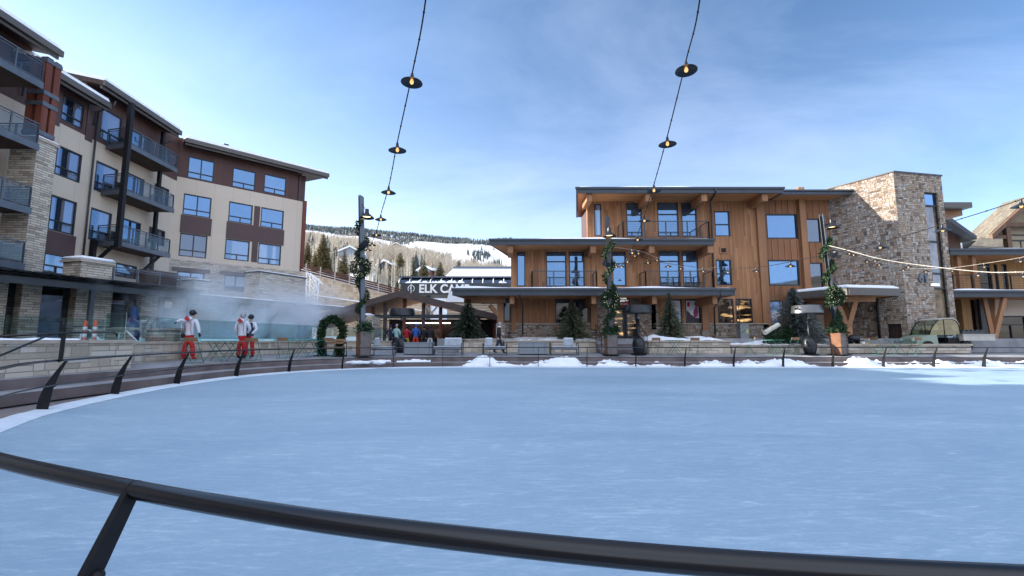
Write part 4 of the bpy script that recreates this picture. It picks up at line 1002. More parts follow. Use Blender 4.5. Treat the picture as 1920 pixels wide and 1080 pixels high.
# pillar with timber column
pc = PX(72, 300, -24.5); px_, _ = HM.hit(72, 300, -2.0)
pr = HM.hit(103, 310, -2.0)[0]; pl = pr - 1.0; yo2 = -2.0
zt_ = HM.hit(72, 262, yo2)[1]
mb = MB(HM); mb.wall(pl, pr, Z0, zt_, [], yo2, 0, 1.3); p = mb.build('stone_pillar', m_lime, hotel)
mb = MB(HM); mb.box(pl - .08, pr + .08, yo2 - .08, yo2 + 1.3, zt_ + .002, zt_ + .14); mb.build('pillar_cap', m_coping, p)
mb = MB(HM); mb.rbox((pl + .5, yo2 + .6, zt_ + .19), 1.1, 1.3, .1, bev=.04); mb.build('snow', m_snow, p)
mb = MB(HM); zc = xB[1] + .1
for (a, b, c, d) in ((pl + .1, pl + .42, yo2 + .1, yo2 + .42), (pl + .55, pl + .87, yo2 + .1, yo2 + .42), (pl + .1, pl + .42, yo2 + .6, yo2 + .92)): mb.box(a, b, c, d, zt_ + .15, zc)
mb.build('timber_column', m_redwood, hotel)
for z in (zt_ + .35, zt_ + 1.9, zt_ + 2.5, zc - .3): mb = MB(HM); mb.box(pl + .07, pl + .9, yo2 + .07, yo2 + .95, z, z + .22); mb.build('steel_band', m_steel, hotel)
# balconies left of the pillar
xk = HM.hit(79, 170, -2.3)[0]
for z in (14.15, 11.0, 7.75, 5.0):
    x1 = xk if z > 13 else pl - .25
    mb = MB(HM); mb.box(x1 - 6.5, x1, -2.3, -.02, z - .14, z); b = mb.build('balcony', m_steel, hotel)
    mb = MB(HM); mb.box(x1 - 6.45, x1 - .05, -2.25, -.03, z - .26, z - .15); mb.build('deck_boards', m_darkwood, b)
    mb = MB(HM); mb.beam((x1 - 6.5, -2.32, z - .14), (x1, -2.32, z - .14), .06, .34); mb.build('edge_beam', m_steel, b)
    railing(HM, b, [(x1 - 6.45, -2.25), (x1 - .04, -2.25), (x1 - .04, -.1)], z, 1.06)
# rooftop terrace stones on the veranda
# ================= veranda along the foot of the hotel
A = P(-60, 497, 17.7); Bv = P(372, 546, 27.1)
VF = Fr((A.x, A.y), (Bv.x - A.x, Bv.y - A.y)); LV = (Bv - A).length
ver = T('veranda', 'long dark-roofed veranda with steel posts along the foot of the hotel', 'veranda', (A.x, A.y, 0)); zv = 4.12
mb = MB(VF); mb.box(-8, LV, 0, .2, zv - .38, zv - .08); mb.build('front_beam', m_greym, ver)
mb = MB(VF); mb.box(-8, LV + .2, -.1, 6.5, zv, zv + .07); mb.build('roof', m_black, ver)
mb = MB(VF); k = -7.5
while k < LV: mb.box(k, k + .5, -.55, .9, zv + .075, zv + .15); k += .62
mb.build('roof_battens', m_black, ver)
k = 0
for u in (-20, 172, 302, 355):
    x = VF.hit(u, 560, .1)[0]; mb = MB(VF); mb.box(x - .09, x + .09, .02, .2, .6, zv - .39); mb.build('post', m_greym, ver)
mb = MB(VF); mb.box(-8, LV, .15, .19, 4.02 + .0, 4.1); mb.build('gutter', m_black, ver)
# veranda back wall: stone piers and dark glazing
mb = MB(VF); mb.box(-8, LV, 2.6, 2.9, .5, zv - .02); mb.build('back_wall', m_dark, ver)
for (ua, ub) in ((-40, 8), (35, 72), (138, 206), (262, 300), (350, 420)):
    x0 = VF.hit(ua, 580, 2.2)[0]; x1 = VF.hit(ub, 580, 2.2)[0]; mb = MB(VF); mb.box(x0, x1, 2.1, 2.59, .5, zv - .03); mb.build('stone_pier', m_lime, ver)
for (ua, ub) in ((206, 262), (300, 350)):
    x0 = VF.hit(ua, 580, 2.4)[0] + .1; x1 = VF.hit(ub, 580, 2.4)[0]; window(VF, ver, x0, x1, .7, 3.3, m_dark, 2.4, 2, ft=.1, name='glazed_door')
# stone chimney block and railing on the veranda roof
blk = T('stone_chimney', 'square stone block with a thick snow cap on the veranda roof', 'chimney', tuple(VF.w(0, 0, zv)))
x0 = VF.hit(148, 520, .5)[0]; x1 = x0 + 1.35; zz_ = VF.hit(180, 494, .5)[1]
mb = MB(VF); mb.box(x0, x1, .45, 1.7, zv + .16, zz_); mb.build('stone_body', m_lime, blk)
mb = MB(VF); mb.box(x0 - .1, x1 + .1, .35, 1.8, zz_, zz_ + .1); mb.build('cap', m_coping, blk)
mb = MB(VF); mb.rbox(((x0 + x1) / 2, 1.08, zz_ + .2), 1.5, 1.4, .2, bev=.09); mb.build('snow', m_snow, blk, smooth=True)
tr = T('terrace_railing', 'dark steel railing with glass on the veranda roof right of the snow capped block', 'railing', tuple(VF.w(x1, 0, zv)))
x2 = VF.hit(372, 540, .5)[0]; railing(VF, tr, [(x1 + .1, .5), (x2, .5)], zv + .15, .8)
mb = MB(VF); mb.box(x0 + 4.3, x0 + 6.2, 2.3, 2.8, zv + .1, zv + 1.35); mb.build('dark_screen', m_darkwood, tr)
# ================= pool house
A2 = P(330, 552, 27.6); B2 = P(652, 585, 38.5); A2 = Vector((Bv.x - .1, Bv.y + .3, 0)); 
PF = Fr((A2.x, A2.y), (B2.x - A2.x, B2.y - A2.y)); LP = math.hypot(B2.x - A2.x, B2.y - A2.y); zp = 4.05
ph = T('pool_house', 'low stone pool house with a snowy flat roof and timber braces', 'pool house', (A2.x, A2.y, 0))
mb = MB(PF); mb.box(-.1, LP, -.12, .1, zp - .3, zp); mb.build('fascia', m_fasciab, ph)
mb = MB(PF); mb.box(-.1, LP - .1, .101, 5, zp - .16, zp - .02); mb.build('roof', m_darkwood, ph)
mb = MB(PF); 
vs = []; fs = []; 
for i in range(41):
    for j in range(4): vs.append((LP * i / 40, [-.1, .1, 2.5, 4.9][j], zp + [.005, .09, .16, .1][j] + (.04 * noise.noise(Vector((i * .3, j, 2))) if j else 0)))
for i in range(40):
    for j in range(3): a = 4 * i + j; fs.append((a, a + 4, a + 5, a + 1))
mb.add(vs, fs); mb.build('snow', m_snow, ph, smooth=True)
x1 = PF.hit(590, 590, 1.2)[0]
mb = MB(PF); mb.box(-.5, x1, 1.4, 1.8, .5, zp - .17); mb.build('stone_wall', m_lime, ph)
for u in (425, 505, 560, 578):
    x = PF.hit(u, 590, .4)[0]; mb = MB(PF); mb.box(x - .14, x + .14, .3, .58, .5, zp - .31); po = mb.build('post', m_darkwood, ph)
    mb = MB(PF); mb.beam((x + .1, .44, zp - 1.5), (x + .9, .44, zp - .35), .14, .16); mb.build('brace', m_darkwood, po)
# stone parapets on the pool house
for (ua, ub, vt, vb, lb_, yy) in ((362, 392, 526, 552, 'small stone pier with snow at the left end of the pool house roof', .3), (488, 574, 510, 556, 'large stone planter box with dark rim on the pool house roof', 1.2)):
    x0, z1 = PF.hit(ua, vt, yy); xq = PF.hit(ub, vt + 6, yy)[0]
    pb = T('stone_planter', lb_, 'planter', tuple(PF.w(x0, yy, zp))); mb = MB(PF); mb.box(x0, xq, yy, yy + 1.6, zp + .01, z1); mb.build('stone_body', m_lime, pb)
    mb = MB(PF); mb.box(x0 - .06, xq + .06, yy - .06, yy + 1.66, z1, z1 + .08); mb.build('rim', m_fascia, pb)
    mb = MB(PF); mb.box(x0, xq, yy, yy + 1.6, z1 + .081, z1 + .15); mb.build('snow', m_snow, pb)
# ================= plaza walls with glass, pool and steam
PW0 = (-11.55, 5.5); PW1 = (-11.75, 14.2)
LW = Fr(PW0, (PW1[0] - PW0[0], PW1[1] - PW0[1])); lw = 8.7
w = T('stone_wall', 'raised cream stone wall with a snowy coping at the left of the plaza', 'wall', (PW0[0], PW0[1], .5))
mb = MB(LW); mb.box(0, lw, 0, .45, .3, 1.27); mb.build('stone_face', m_limewall, w)
mb = MB(LW); mb.box(-.05, lw + .06, -.06, .52, 1.272, 1.36); mb.build('coping', m_coping, w)
mb = MB(LW)
vs = []; fs = []
for i in range(31):
    for j in range(4): vs.append((lw * .8 * i / 30, [.02, .1, .35, .5][j], 1.361 + ([0, .05, .05, 0][j] * max(.15, .8 + noise.noise(Vector((i * .4, 1, 1))) if j else 0))))
for i in range(30):
    for j in range(3): a = 4 * i + j; fs.append((a, a + 4, a + 5, a + 1))
mb.add(vs, fs); mb.build('snow', m_snow, w, smooth=True)
QW0 = (-12.75, 14.6); QW1 = (-13.25, 18.6); QW2 = (-11.4, 30.5)
low = T('low_plaza_wall', 'low stone wall carrying the glass pool barrier behind the skiers', 'wall', (QW0[0], QW0[1], .5))
segs = []
for i, (a, b) in enumerate(((PW1, QW0), (QW0, QW1), (QW1, QW2), (QW2, (-8.8, 33.5)))):
    fr = Fr(a, (b[0] - a[0], b[1] - a[1])); L = math.hypot(b[0] - a[0], b[1] - a[1]); segs.append((fr, L))
    mb = MB(fr); mb.box(0, L, 0, .4, .4, 1.2 if i else 1.2); mb.build('stone_face', m_limewall, low)
    mb = MB(fr); mb.box(-.03, L + .03, -.05, .46, 1.202, 1.28); mb.build('coping', m_coping, low)
gb = T('glass_barrier', 'frameless glass barrier standing on the low stone wall around the steaming pool', 'barrier', (QW0[0], QW0[1], 1.28))
m_clear, n_, b_, o_ = newmat('barrier_glass'); n_.nodes.remove(b_)
gg = nd(n_, 'ShaderNodeBsdfGlossy', {'Color': (.7, .9, .95, 1), 'Roughness': .03}); t2_ = nd(n_, 'ShaderNodeBsdfTransparent', {0: (.84, .93, .95, 1)})
fgl = nd(n_, 'ShaderNodeNewGeometry'); 
n_.links.new(nd(n_, 'ShaderNodeMixShader', {0: .13, 1: t2_.outputs[0], 2: gg.outputs[0]}).outputs[0], o_.inputs[0])
for fr, L in segs:
    n = max(1, round(L / 1.6))
    for k in range(n):
        mb = MB(fr); mb.box(L * k / n + .012, L * (k + 1) / n - .012, .22, .235, 1.285, 2.2); mb.build('glass_panel', m_clear, gb)
fr = LW; lg = T('glass_screen', 'older clear glass screen on the raised stone wall at the far left', 'barrier', (PW0[0], PW0[1], 1.36))
for k in range(6): mb = MB(LW); mb.box(lw * k / 6 + .01, lw * (k + 1) / 6 - .01, .8, .815, 1.25, 1.98); mb.build('glass_panel', m_clear, lg)
# pool water and deck
m_water, n_, b_, o_ = newmat('pool_water'); b_.inputs['Base Color'].default_value = (.34, .72, .76, 1); b_.inputs['Roughness'].default_value = .12
wn = nd(n_, 'ShaderNodeTexNoise', {'Vector': nd(n_, 'ShaderNodeTexCoord').outputs['Object'], 'Scale': 5.0, 'Detail': 3.0}).outputs[0]
n_.links.new(nd(n_, 'ShaderNodeBump', {'Height': wn, 'Strength': .4, 'Distance': .03}).outputs[0], b_.inputs['Normal'])
m_ptile = pm('pool_tile', (.55, .82, .85), .4, var=.15)
pool = T('pool', 'steaming turquoise outdoor pool behind the glass barrier', 'pool', (-15, 26, .6))
pl_ = [(-13.4, 20), (-12.3, 29.8), (-16.3, 31), (-18.2, 20.5)]
mb = MB(); mb.slab(pl_, 1.4, 1.42); mb.build('water', m_water, pool)
mb = MB(); mb.slab([(-13.1, 19.6), (-11.95, 30.2), (-16.5, 31.4), (-18.6, 20.1)], .5, 1.399); mb.build('basin', m_ptile, pool)
mb = MB()
mb.slab([(-12.2, 6), (-13.5, 14.5), (-13.6, 19.5), (-18.7, 20), (-19, 28), (-24, 28), (-22, 6)][::-1], .5, .9); tag(mb.build('pool_deck', m_paver), kind='structure')
# steam
m_st = bpy.data.materials.new('steam'); m_st.use_nodes = True; n_ = m_st.node_tree; n_.nodes.clear(); o_ = nd(n_, 'ShaderNodeOutputMaterial')
tc_ = nd(n_, 'ShaderNodeTexCoord').outputs['Generated']; ob_ = nd(n_, 'ShaderNodeTexCoord').outputs['Object']
nn = nd(n_, 'ShaderNodeTexNoise', {'Vector': ob_, 'Scale': .32, 'Detail': 4.0, 'Roughness': .55, 'Distortion': .8}).outputs[0]
sp_ = nd(n_, 'ShaderNodeSeparateXYZ', {0: tc_})
def edge(s, a=.2):
    return mth(n_, 'MULTIPLY', nd(n_, 'ShaderNodeMapRange', {0: s, 1: 0.0, 2: a, 3: 0.0, 4: 1.0}).outputs[0], nd(n_, 'ShaderNodeMapRange', {0: s, 1: 1 - a, 2: 1.0, 3: 1.0, 4: 0.0}).outputs[0])
hf = nd(n_, 'ShaderNodeMapRange', {0: sp_.outputs[2], 1: .1, 2: .95, 3: 1.0, 4: 0.0}).outputs[0]
dn = mth(n_, 'MULTIPLY', mth(n_, 'MULTIPLY', nd(n_, 'ShaderNodeMapRange', {0: nn, 1: .47, 2: .70, 3: 0.0, 4: 1.1}).outputs[0], hf), mth(n_, 'MULTIPLY', edge(sp_.outputs[0]), edge(sp_.outputs[1], .15)))
n_.links.new(nd(n_, 'ShaderNodeVolumePrincipled', {'Color': (.95, .96, 1, 1), 'Density': dn, 'Anisotropy': .2}).outputs[0], o_.inputs[1])
mb = MB(); mb.box(-3.6, 3.6, -8, 8, 0, 4.2)
st = mb.build('steam', m_st); st.location = (-15.2, 27.2, 1.45); st.rotation_euler = (0, 0, R(-8)); tag(st, kind='stuff', label='white steam drifting off the heated pool', cat='steam')
# things on the deck
def handrail_white(loc, rz, label):
    t = T('pool_handrail', label, 'handrail', loc, rz, 'pool handrails'); mb = MB(t and WM[t.name]); 
    mb.tube([(0, 0, 0), (0, 0, .75), (.25, 0, .8), (1.0, 0, .1), (1.0, 0, 0)], .025, 6); mb.build('rail', m_white, t, smooth=True)
for u, v, Y, lb_ in ((150, 640, 15.5, 'white slanted handrail beside the orange bollards'), (222, 640, 17.5, 'white slanted handrail just below the closed blue umbrella')):
    q = P(u, v, Y); handrail_white((q.x, q.y, .9), .1, lb_)
m_or = pm('orange_plastic', (.75, .10, .03), .5, var=.1); m_refl = pm('white_band', (.8, .8, .8), .4, var=.02)
def bollard(loc, label, first):
    t = T('bollard', label, 'bollard', loc, 0, 'orange bollards')
    mb = MB(); c = Vector(loc); mb.lathe([(.0, 0), (.2, 0), (.2, .05), (.06, .07), (.055, 1.05), (.03, 1.1), (.0, 1.1)], c, 12); mb.build('body', m_or, t, smooth='auto')
    for z in (.55, .78): mb = MB(); mb.lathe([(.06, z), (.063, z + .01), (.063, z + .1), (.058, z + .11)], c, 12); mb.build('reflective_band', m_refl, t, smooth=True)
for i, u in enumerate((158, 177)): q = P(u, 630, 15.2); bollard((q.x, q.y, .9), ['left one of the two orange bollards behind the stone wall', 'right one of the two orange bollards behind the stone wall'][i], True)
m_navy = pm('navy_canvas', (.012, .045, .14), .8, var=.3, scale=6)
q = P(249, 620, 18.5); t = T('closed_umbrella', 'closed navy blue parasol standing on the pool deck', 'umbrella', (q.x, q.y, .9))
mb = MB(); mb.tube([(q.x, q.y, .9), (q.x, q.y, 3.0)], .03, 8); mb.build('pole', m_black, t)
mb = MB(); pr_ = [(.03, 1.25), (.19, 1.3), (.2, 1.6), (.15, 2.2), (.08, 2.6), (.02, 2.72)]; b0 = len(mb.v); mb.lathe(pr_, (q.x, q.y, 0), 16)
for i, p in enumerate(mb.v):
    d = Vector((p.x - q.x, p.y - q.y)); k = 1 + .22 * (1 if i % 2 else -1); p.x = q.x + d.x * k; p.y = q.y + d.y * k
mb.build('canopy', m_navy, t, smooth=True)
for i, (u, Y, wd_, lb_) in enumerate(((312, 19.5, 1.2, 'pale stone pedestal seen through the glass behind the first skier'), (228, 18.2, .6, 'small pale cube table left of the blue umbrella'))):
    q = P(u, 640, Y); t = T('stone_pedestal', lb_, 'pedestal', (q.x, q.y, .9)); mb = MB(); mb.box(q.x - wd_ / 2, q.x + wd_ / 2, q.y - .4, q.y + .4, .9, 1.75); mb.build('body', m_lime, t)
    mb = MB(); mb.box(q.x - wd_ / 2 - .08, q.x + wd_ / 2 + .08, q.y - .48, q.y + .48, 1.752, 1.85); mb.build('top', m_coping, t)
q = P(167, 614, 16.2); t = T('bar_table', 'round dark table behind the two orange bollards', 'table', (q.x, q.y, .9)); mb = MB(); mb.lathe([(0, 1.8), (.62, 1.8), (.62, 1.84), (0, 1.84)], (q.x, q.y, 0), 20); mb.build('tabletop', m_greym, t)
mb = MB(); mb.tube([(q.x, q.y, .9), (q.x, q.y, 1.8)], .04, 8); mb.lathe([(0, .9), (.3, .9), (.3, .93), (0, .95)], (q.x, q.y, 0), 16); mb.build('pedestal', m_greym, t)
# step handrail at the left
h = T('step_handrail', 'black handrail rising over the steps beside the raised stone wall', 'handrail', tuple(PZ(88, 772, 0)))
a0 = P(-80, 634, 8.2); a1 = P(120, 624.5, 8.9); a2 = P(212, 622.5, 11.2); a3 = P(219, 626, 11.3); a4 = P(219, 630, 11.35)
mb = MB(); mb.tube([a0, a1, P(170, 623, 10), a2, a3, a4], .022, 8); mb.tube([P(-60, 692, 7.4), P(95, 627, 8.8)], .02, 8); mb.build('rail', m_rail, h, smooth=True)
mb = MB(); tp = a1 - Vector((0, 0, .02)); bt = P(113, 678, 8.72); mb.beam(bt, tp, .02, .075, up=(1, 0, 0)); mb.build('post', m_black, h)
a5 = P(219, 634, 11.4)
# ================= timber shop building
zt1 = P(1200, 361, 28.6).z
Yf = 30.5; WB = Fr((0, Yf), (1, 0)); sb = T('timber_shop_building', 'three storey cedar clad shop building with dark flat eaves and balconies', 'building', (10, Yf, 1.4)); ZG = 1.42
def X(u, v=500, Y=Yf): return P(u, v, Y).x
def Zz(v, Y=Yf): return P(1200, v, Y).z
def rc(u0, u1, v0, v1): vm = (v0 + v1) / 2; return [X(u0, vm), X(u1, vm), Zz(v1), Zz(v0)]
RT, R2, RC_ = Zz(352), Zz(447), Zz(541)
top = [rc(1114, 1128, 382, 443), rc(1174.5, 1204, 381, 444), rc(1233, 1272.5, 380, 444), rc(1278, 1307, 380, 444), rc(1340, 1369, 395.5, 443)]
fst = [rc(969, 985, 472, 537), rc(1024, 1062, 472, 538), rc(1067, 1096, 472, 538), rc(1148, 1174, 472, 536), rc(1236, 1275, 471, 538), rc(1280, 1310, 471, 538), rc(1343, 1372, 487, 535)]
gr = [rc(1041, 1069, 561, 606), rc(1076, 1104, 561, 606), rc(1250, 1279, 561, 606), rc(1285, 1313.5, 561, 606), rc(1346, 1376, 560, 606), rc(1380, 1411, 560, 606)]
nar = rc(944.5, 957, 561, 603)
xe = X(1422, 450); xc0, xc1 = xe, X(1559, 470)
mb = MB(WB); mb.wall(X(1101, 400), xe, R2 - .1, RT - .15, top, 0, .14); mb.build('cedar_wall', m_wood, sb)
mb = MB(WB); mb.wall(X(958, 500), xe + .002, RC_ - .1, R2 - .1, fst, 0, .14); mb.build('cedar_wall', m_wood, sb)
door = [X(1149, 600), X(1196, 600), ZG, Zz(577)]
mb = MB(WB); mb.wall(X(943, 590), xe + .004, Zz(607), RC_ - .1, gr + [nar, door], 0, .14); mb.build('cedar_wall', m_wood, sb)
dx0, dx1 = door[0], door[1]
mb = MB(WB); mb.box(X(943, 620), dx0, -.14, .3, .6, Zz(608)); mb.box(dx1, X(1440, 620), -.14, .3, .6, Zz(608)); mb.build('stone_wainscot', m_tower, sb)
mb = MB(WB); mb.box(X(943, 620), dx0, -.2, -.02, Zz(608), Zz(606)); mb.box(dx1, X(1440, 620), -.2, -.02, Zz(608), Zz(606)); mb.build('wainscot_cap', m_coping, sb)
mb = MB(WB); mb.box(dx0 - 1.1, dx0 - .02, -.3, .1, ZG - .3, RC_ - .5); mb.box(dx1 + .02, dx1 + 1.3, -.3, .1, ZG - .3, RC_ - .5); mb.box(dx0, dx1, -.3, .1, Zz(573), RC_ - .5); mb.build('stone_entry', m_tower, sb)
# board and batten part
bw = [rc(1438.5, 1498, 400, 447), rc(1442.5, 1501.5, 486.5, 535.5), rc(1443, 1471, 563, 608)]
bk = [rc(1514, 1541, 409, 454), rc(1518, 1546, 492, 545)]
yb = .12
mb = MB(WB); mb.wall(xc0, xc1 + 1.2, 1.0, RT - .1, bw + bk, yb, .12); mb.build('batten_wall', m_woodp, sb)
mb = MB(WB); x = xc0 + .55
while x < xc1:
    for (a, b) in ((Zz(399), RT - .3), (Zz(486), Zz(448)), (Zz(562), Zz(536.5)), ):
        if any(h[0] - .1 < x < h[1] + .1 for h in bw[:1]) : mb.box(x - .025, x + .025, yb - .045, yb, a, b)
    if not any(h[0] - .1 < x < h[1] + .1 for h in bw[:1]):
        if any(h[0] - .1 < x < h[1] + .1 for h in bk): 
            mb.box(x - .025, x + .025, yb - .045, yb, Zz(408), RT - .6); mb.box(x - .025, x + .025, yb - .045, yb, Zz(491), Zz(455))
        else: mb.box(x - .025, x + .025, yb - .045, yb, 1.2, RT - .3)
    x += .43
mb.build('batten', m_wood, sb)
for (u, w, hh) in ((1427, .5, 351), (1507, .42, 356)):
    mb = MB(WB); xx = X(u, 450); mb.box(xx - w / 2, xx + w / 2, -.14, .2, 1.0, RT); mb.build('pilaster', m_beam, sb)
mb = MB(WB); mb.box(X(945), xc1 + 4, .5, 13, .5, RC_); mb.box(X(962), xc1 + 4, .5, 13, RC_, R2 - .2); mb.box(X(1105, 400), xc1 + 4, .31, 3.6, R2 - .2, zt1 + .25); mb.build('core', m_brownh, sb)
mb = MB(WB); mb.box(X(958), X(958) + .2, .3, 3, RC_, R2 - .1); mb.build('side_wall', m_wood, sb)
for i, w in enumerate(top): window(WB, sb, *w, m_blue if i else m_bluec, .04, 1, low=.66 if 1 <= i <= 3 else (.47 if i == 4 else None), ft=.07)
for i, w in enumerate(fst): window(WB, sb, *w, m_blue, .04, 1, low=.72 if i in (1, 2, 4, 5) else (.65 if i == 3 else (.45 if i == 6 else None)), ft=.07)
for i, w in enumerate(gr): window(WB, sb, *w, [m_dark, m_dark, m_dark, m_dark, m_litg, m_litg][i], .04, 1, ft=.07)
window(WB, sb, *nar, m_bluec, .04, 1, ft=.06)
for w in bw[:2]: window(WB, sb, *w, m_blue, yb + .03, 1, ft=.09)
for w in bk: window(WB, sb, *w, m_dark, yb + .03, 1, ft=.06)
window(WB, sb, *bw[2], m_dark, yb + .03, 1, ft=.06)
for (u0, u1, v0, v1) in ((1345, 1359, 368, 379), (1349, 1363, 463.5, 475.5)):
    r = rc(u0, u1, v0, v1); mb = MB(WB); mb.box(r[0], r[1], -.06, .0, r[2], r[3]); v = mb.build('vent', m_beam, sb)
    mb = MB(WB); mb.box(r[0] + .09, r[1] - .09, -.075, -.061, r[2] + .08, r[3] - .08); mb.build('grille', m_black, v)
# roofs: slab, fascia, snow
def roof(nm, front, yb_, xL0, xL1, xR0, xR1, z, th, par=None, snow=.1, sof=m_soffit, fas=m_fascia, yf=None):
    """front edge at world Y=front from xL0 to xR0, back edge at yb_ from xL1 to xR1"""
    par = par or sb
    mb = MB(); mb.slab([(xL0 + .12, front + .12), (xR0 - .12, front + .12), (xR1 - .12, yb_), (xL1 + .12, yb_)], z, z + th * .8); r = mb.build(nm, sof, par)
    mb = MB(); mb.slab([(xL0, front), (xR0, front), (xR0 - .1, front + .11), (xL0 + .1, front + .11)], z - .03, z + th * .62)
    mb.slab([(xL0 - .06, front - .08), (xR0 + .06, front - .08), (xR0, front + .1), (xL0, front + .1)], z + th * .62 + .004, z + th)
    mb.slab([(xL0, front + .01), (xL0 + .11, front + .12), (xL1 + .11, yb_), (xL1, yb_)], z - .028, z + th - .01); mb.slab([(xR0 - .11, front + .12), (xR0, front + .01), (xR1, yb_), (xR1 - .11, yb_)], z - .028, z + th - .01)
    mb.build('fascia', fas, r)
    if snow:
        mb = MB(); n = int((xR0 - xL0) / .35); rows = 5; vs = []; fs = []
        for i in range(n + 1):
            f = i / n
            for j in range(rows):
                q = [0, .03, .25, .6, 1][j]; yy = front + .0 + (yb_ - front) * q; xx = (xL0 + (xR0 - xL0) * f) * (1 - q) + (xL1 + (xR1 - xL1) * f) * q
                h = snow * (.65 + .9 * noise.noise(Vector((i * .13, j * .7, z)))) if j else 0; h = max(0, h)
                vs.append((xx, yy, z + th + .003 + (h if 0 < i < n else h * .3)))
        for i in range(n):
            for j in range(rows - 1): a = rows * i + j; fs.append((a, a + rows, a + rows + 1, a + 1))
        mb.add(vs, fs); mb.build('snow', m_snow, r, smooth=True)
    return r
zt1 = P(1200, 361, 28.6).z; zt2 = P(1200, 458, 28.6).z; zt3 = P(1200, 553, 27.6).z
roof('top_roof', 28.6, 34.6, P(1080, 355, 28.6).x, 5.0, P(1469, 352, 28.6).x, P(1469, 352, 28.6).x, zt1, .36)
roof('middle_roof', 28.6, 33.5, P(918, 452, 28.6).x, -.1, P(1339, 452, 28.6).x, P(1339, 452, 28.6).x, zt2, .36)
roof('lower_roof', 27.6, 34.5, P(848, 548, 27.6).x, -2.2, P(1378, 548, 27.6).x, P(1378, 548, 27.6).x, zt3, .42, snow=.13)
# right eave slightly lower, turning back
zr = P(1500, 364, 29.3).z
roof('side_roof', 29.3, 42, P(1462, 355, 29.3).x, P(1462, 355, 29.3).x, P(1608, 366, 29.3).x, 27.5, zr, .3)
# beam ends and soffit beams
for (us, zb_, fy, w) in (((1107, 1219, 1325, 1440), zt1, 28.75, .36), ((957, 1112, 1222, 1332), zt2, 28.75, .36), ((960, 1111.5, 1223.5, 1335.5), zt3, 27.9, .28)):
    for u in us:
        x = P(u, 460, fy).x; mb = MB(); mb.box(x - w / 2, x + w / 2, fy, Yf + .1, zb_ - .52, zb_ - .002); mb.build('beam_end', m_beam, sb)
# balconies
def bal(u0, u1, v0, v1, Y, z, side):
    x0, x1 = P(u0, 520, Y).x, P(u1, 520, Y).x; fr = Fr((0, Y), (1, 0)); d = Yf - Y
    mb = MB(); mb.box(x0, x1, Y, Yf - .02, z - .1, z - .01); b = mb.build('balcony', m_greym, sb)
    railing(fr, b, [(x0, d - .1), (x0, .04), (x1, .04), (x1, d - .1)], z, 1.16, style='bars', mat=m_greym); return b
b1 = bal(998, 1119, 510, 540, 29.0, zt3 + .52, 0); b2 = bal(1211, 1337, 508, 540, 29.0, zt3 + .52, 0); b3 = bal(1171, 1334, 410, 443, 29.0, zt2 + .46, 0)
def cafe_chair_small(x, y, z, par):
    mb = MB(); 
    for (a, b) in ((-.2, -.2), (.2, -.2), (-.2, .2), (.2, .2)): mb.tube([(x + a, y + b, z), (x + a * .9, y + b * .9, z + .45)], .015, 5)
    mb.box(x - .22, x + .22, y - .22, y + .22, z + .45, z + .48); mb.tube([(x - .2, y + .2, z + .47), (x - .2, y + .24, z + .9), (x + .2, y + .24, z + .9), (x + .2, y + .2, z + .47)], .015, 5)
    mb.build('balcony_chair', m_black, par)
for (u, b) in ((1248, b2), (1270, b2), (1295, b2), (1310, b2)): cafe_chair_small(P(u, 530, 29.6).x, 29.7, zt3 + .53, b)
# downpipes
mb = MB(); mb.tube([P(1342, 352, 28.5), P(1342, 362, 28.6), P(1332, 378, 30.3), P(1334, 400, 30.35), P(1339, 541, 30.35)], .055, 8); mb.build('downpipe', m_greym, sb, smooth=True)
mb = MB(); mb.tube([P(974, 550, 27.55), P(974, 556, 27.6), P(980, 574, 30.1), P(980, 628, 30.1)], .05, 8); mb.build('downpipe', m_greym, sb, smooth=True); mb = MB(); mb.tube([P(1352, 547, 27.55), P(1352, 556, 27.6), P(1339, 578, 30.1), P(1341, 628, 30.1)], .05, 8)
mb.build('downpipe', m_greym, sb, smooth=True)
# ground floor columns and pilasters
for (u0, u1, vb, Y) in ((932, 944, 605, 29.0), (959, 968, 620, 30.2), (1108, 1120, 618, 30.2), (1221, 1230, 618, 30.2), (1317, 1330, 621, 30.2)):
    mb = MB(); mb.box(P(u0, 590, Y).x, P(u1, 590, Y).x, Y, Y + .3, P(u0, vb, Y).z, zt3 - .01); mb.build('column', m_beam, sb)
for (a, b, Y) in ((930, 946, 28.9), (957, 970, 30.15), (1316, 1332, 30.15)):
    mb = MB(); mb.box(P(a, 620, Y).x, P(b, 620, Y).x, Y - .05, Y + .34, .6, P(a, 606 if a < 940 else 620, Y).z); mb.build('column_base', m_tower, sb)
mb = MB(); mb.beam(P(918, 572, 28.9), P(935, 592, 29.05), .2, .25); mb.beam((P(870, 565, 28.9).x, 28.95, zt3 - .2), (P(948, 565, 28.9).x, 28.95, zt3 - .2), .25, .36); mb.build('brace', m_beam, sb)
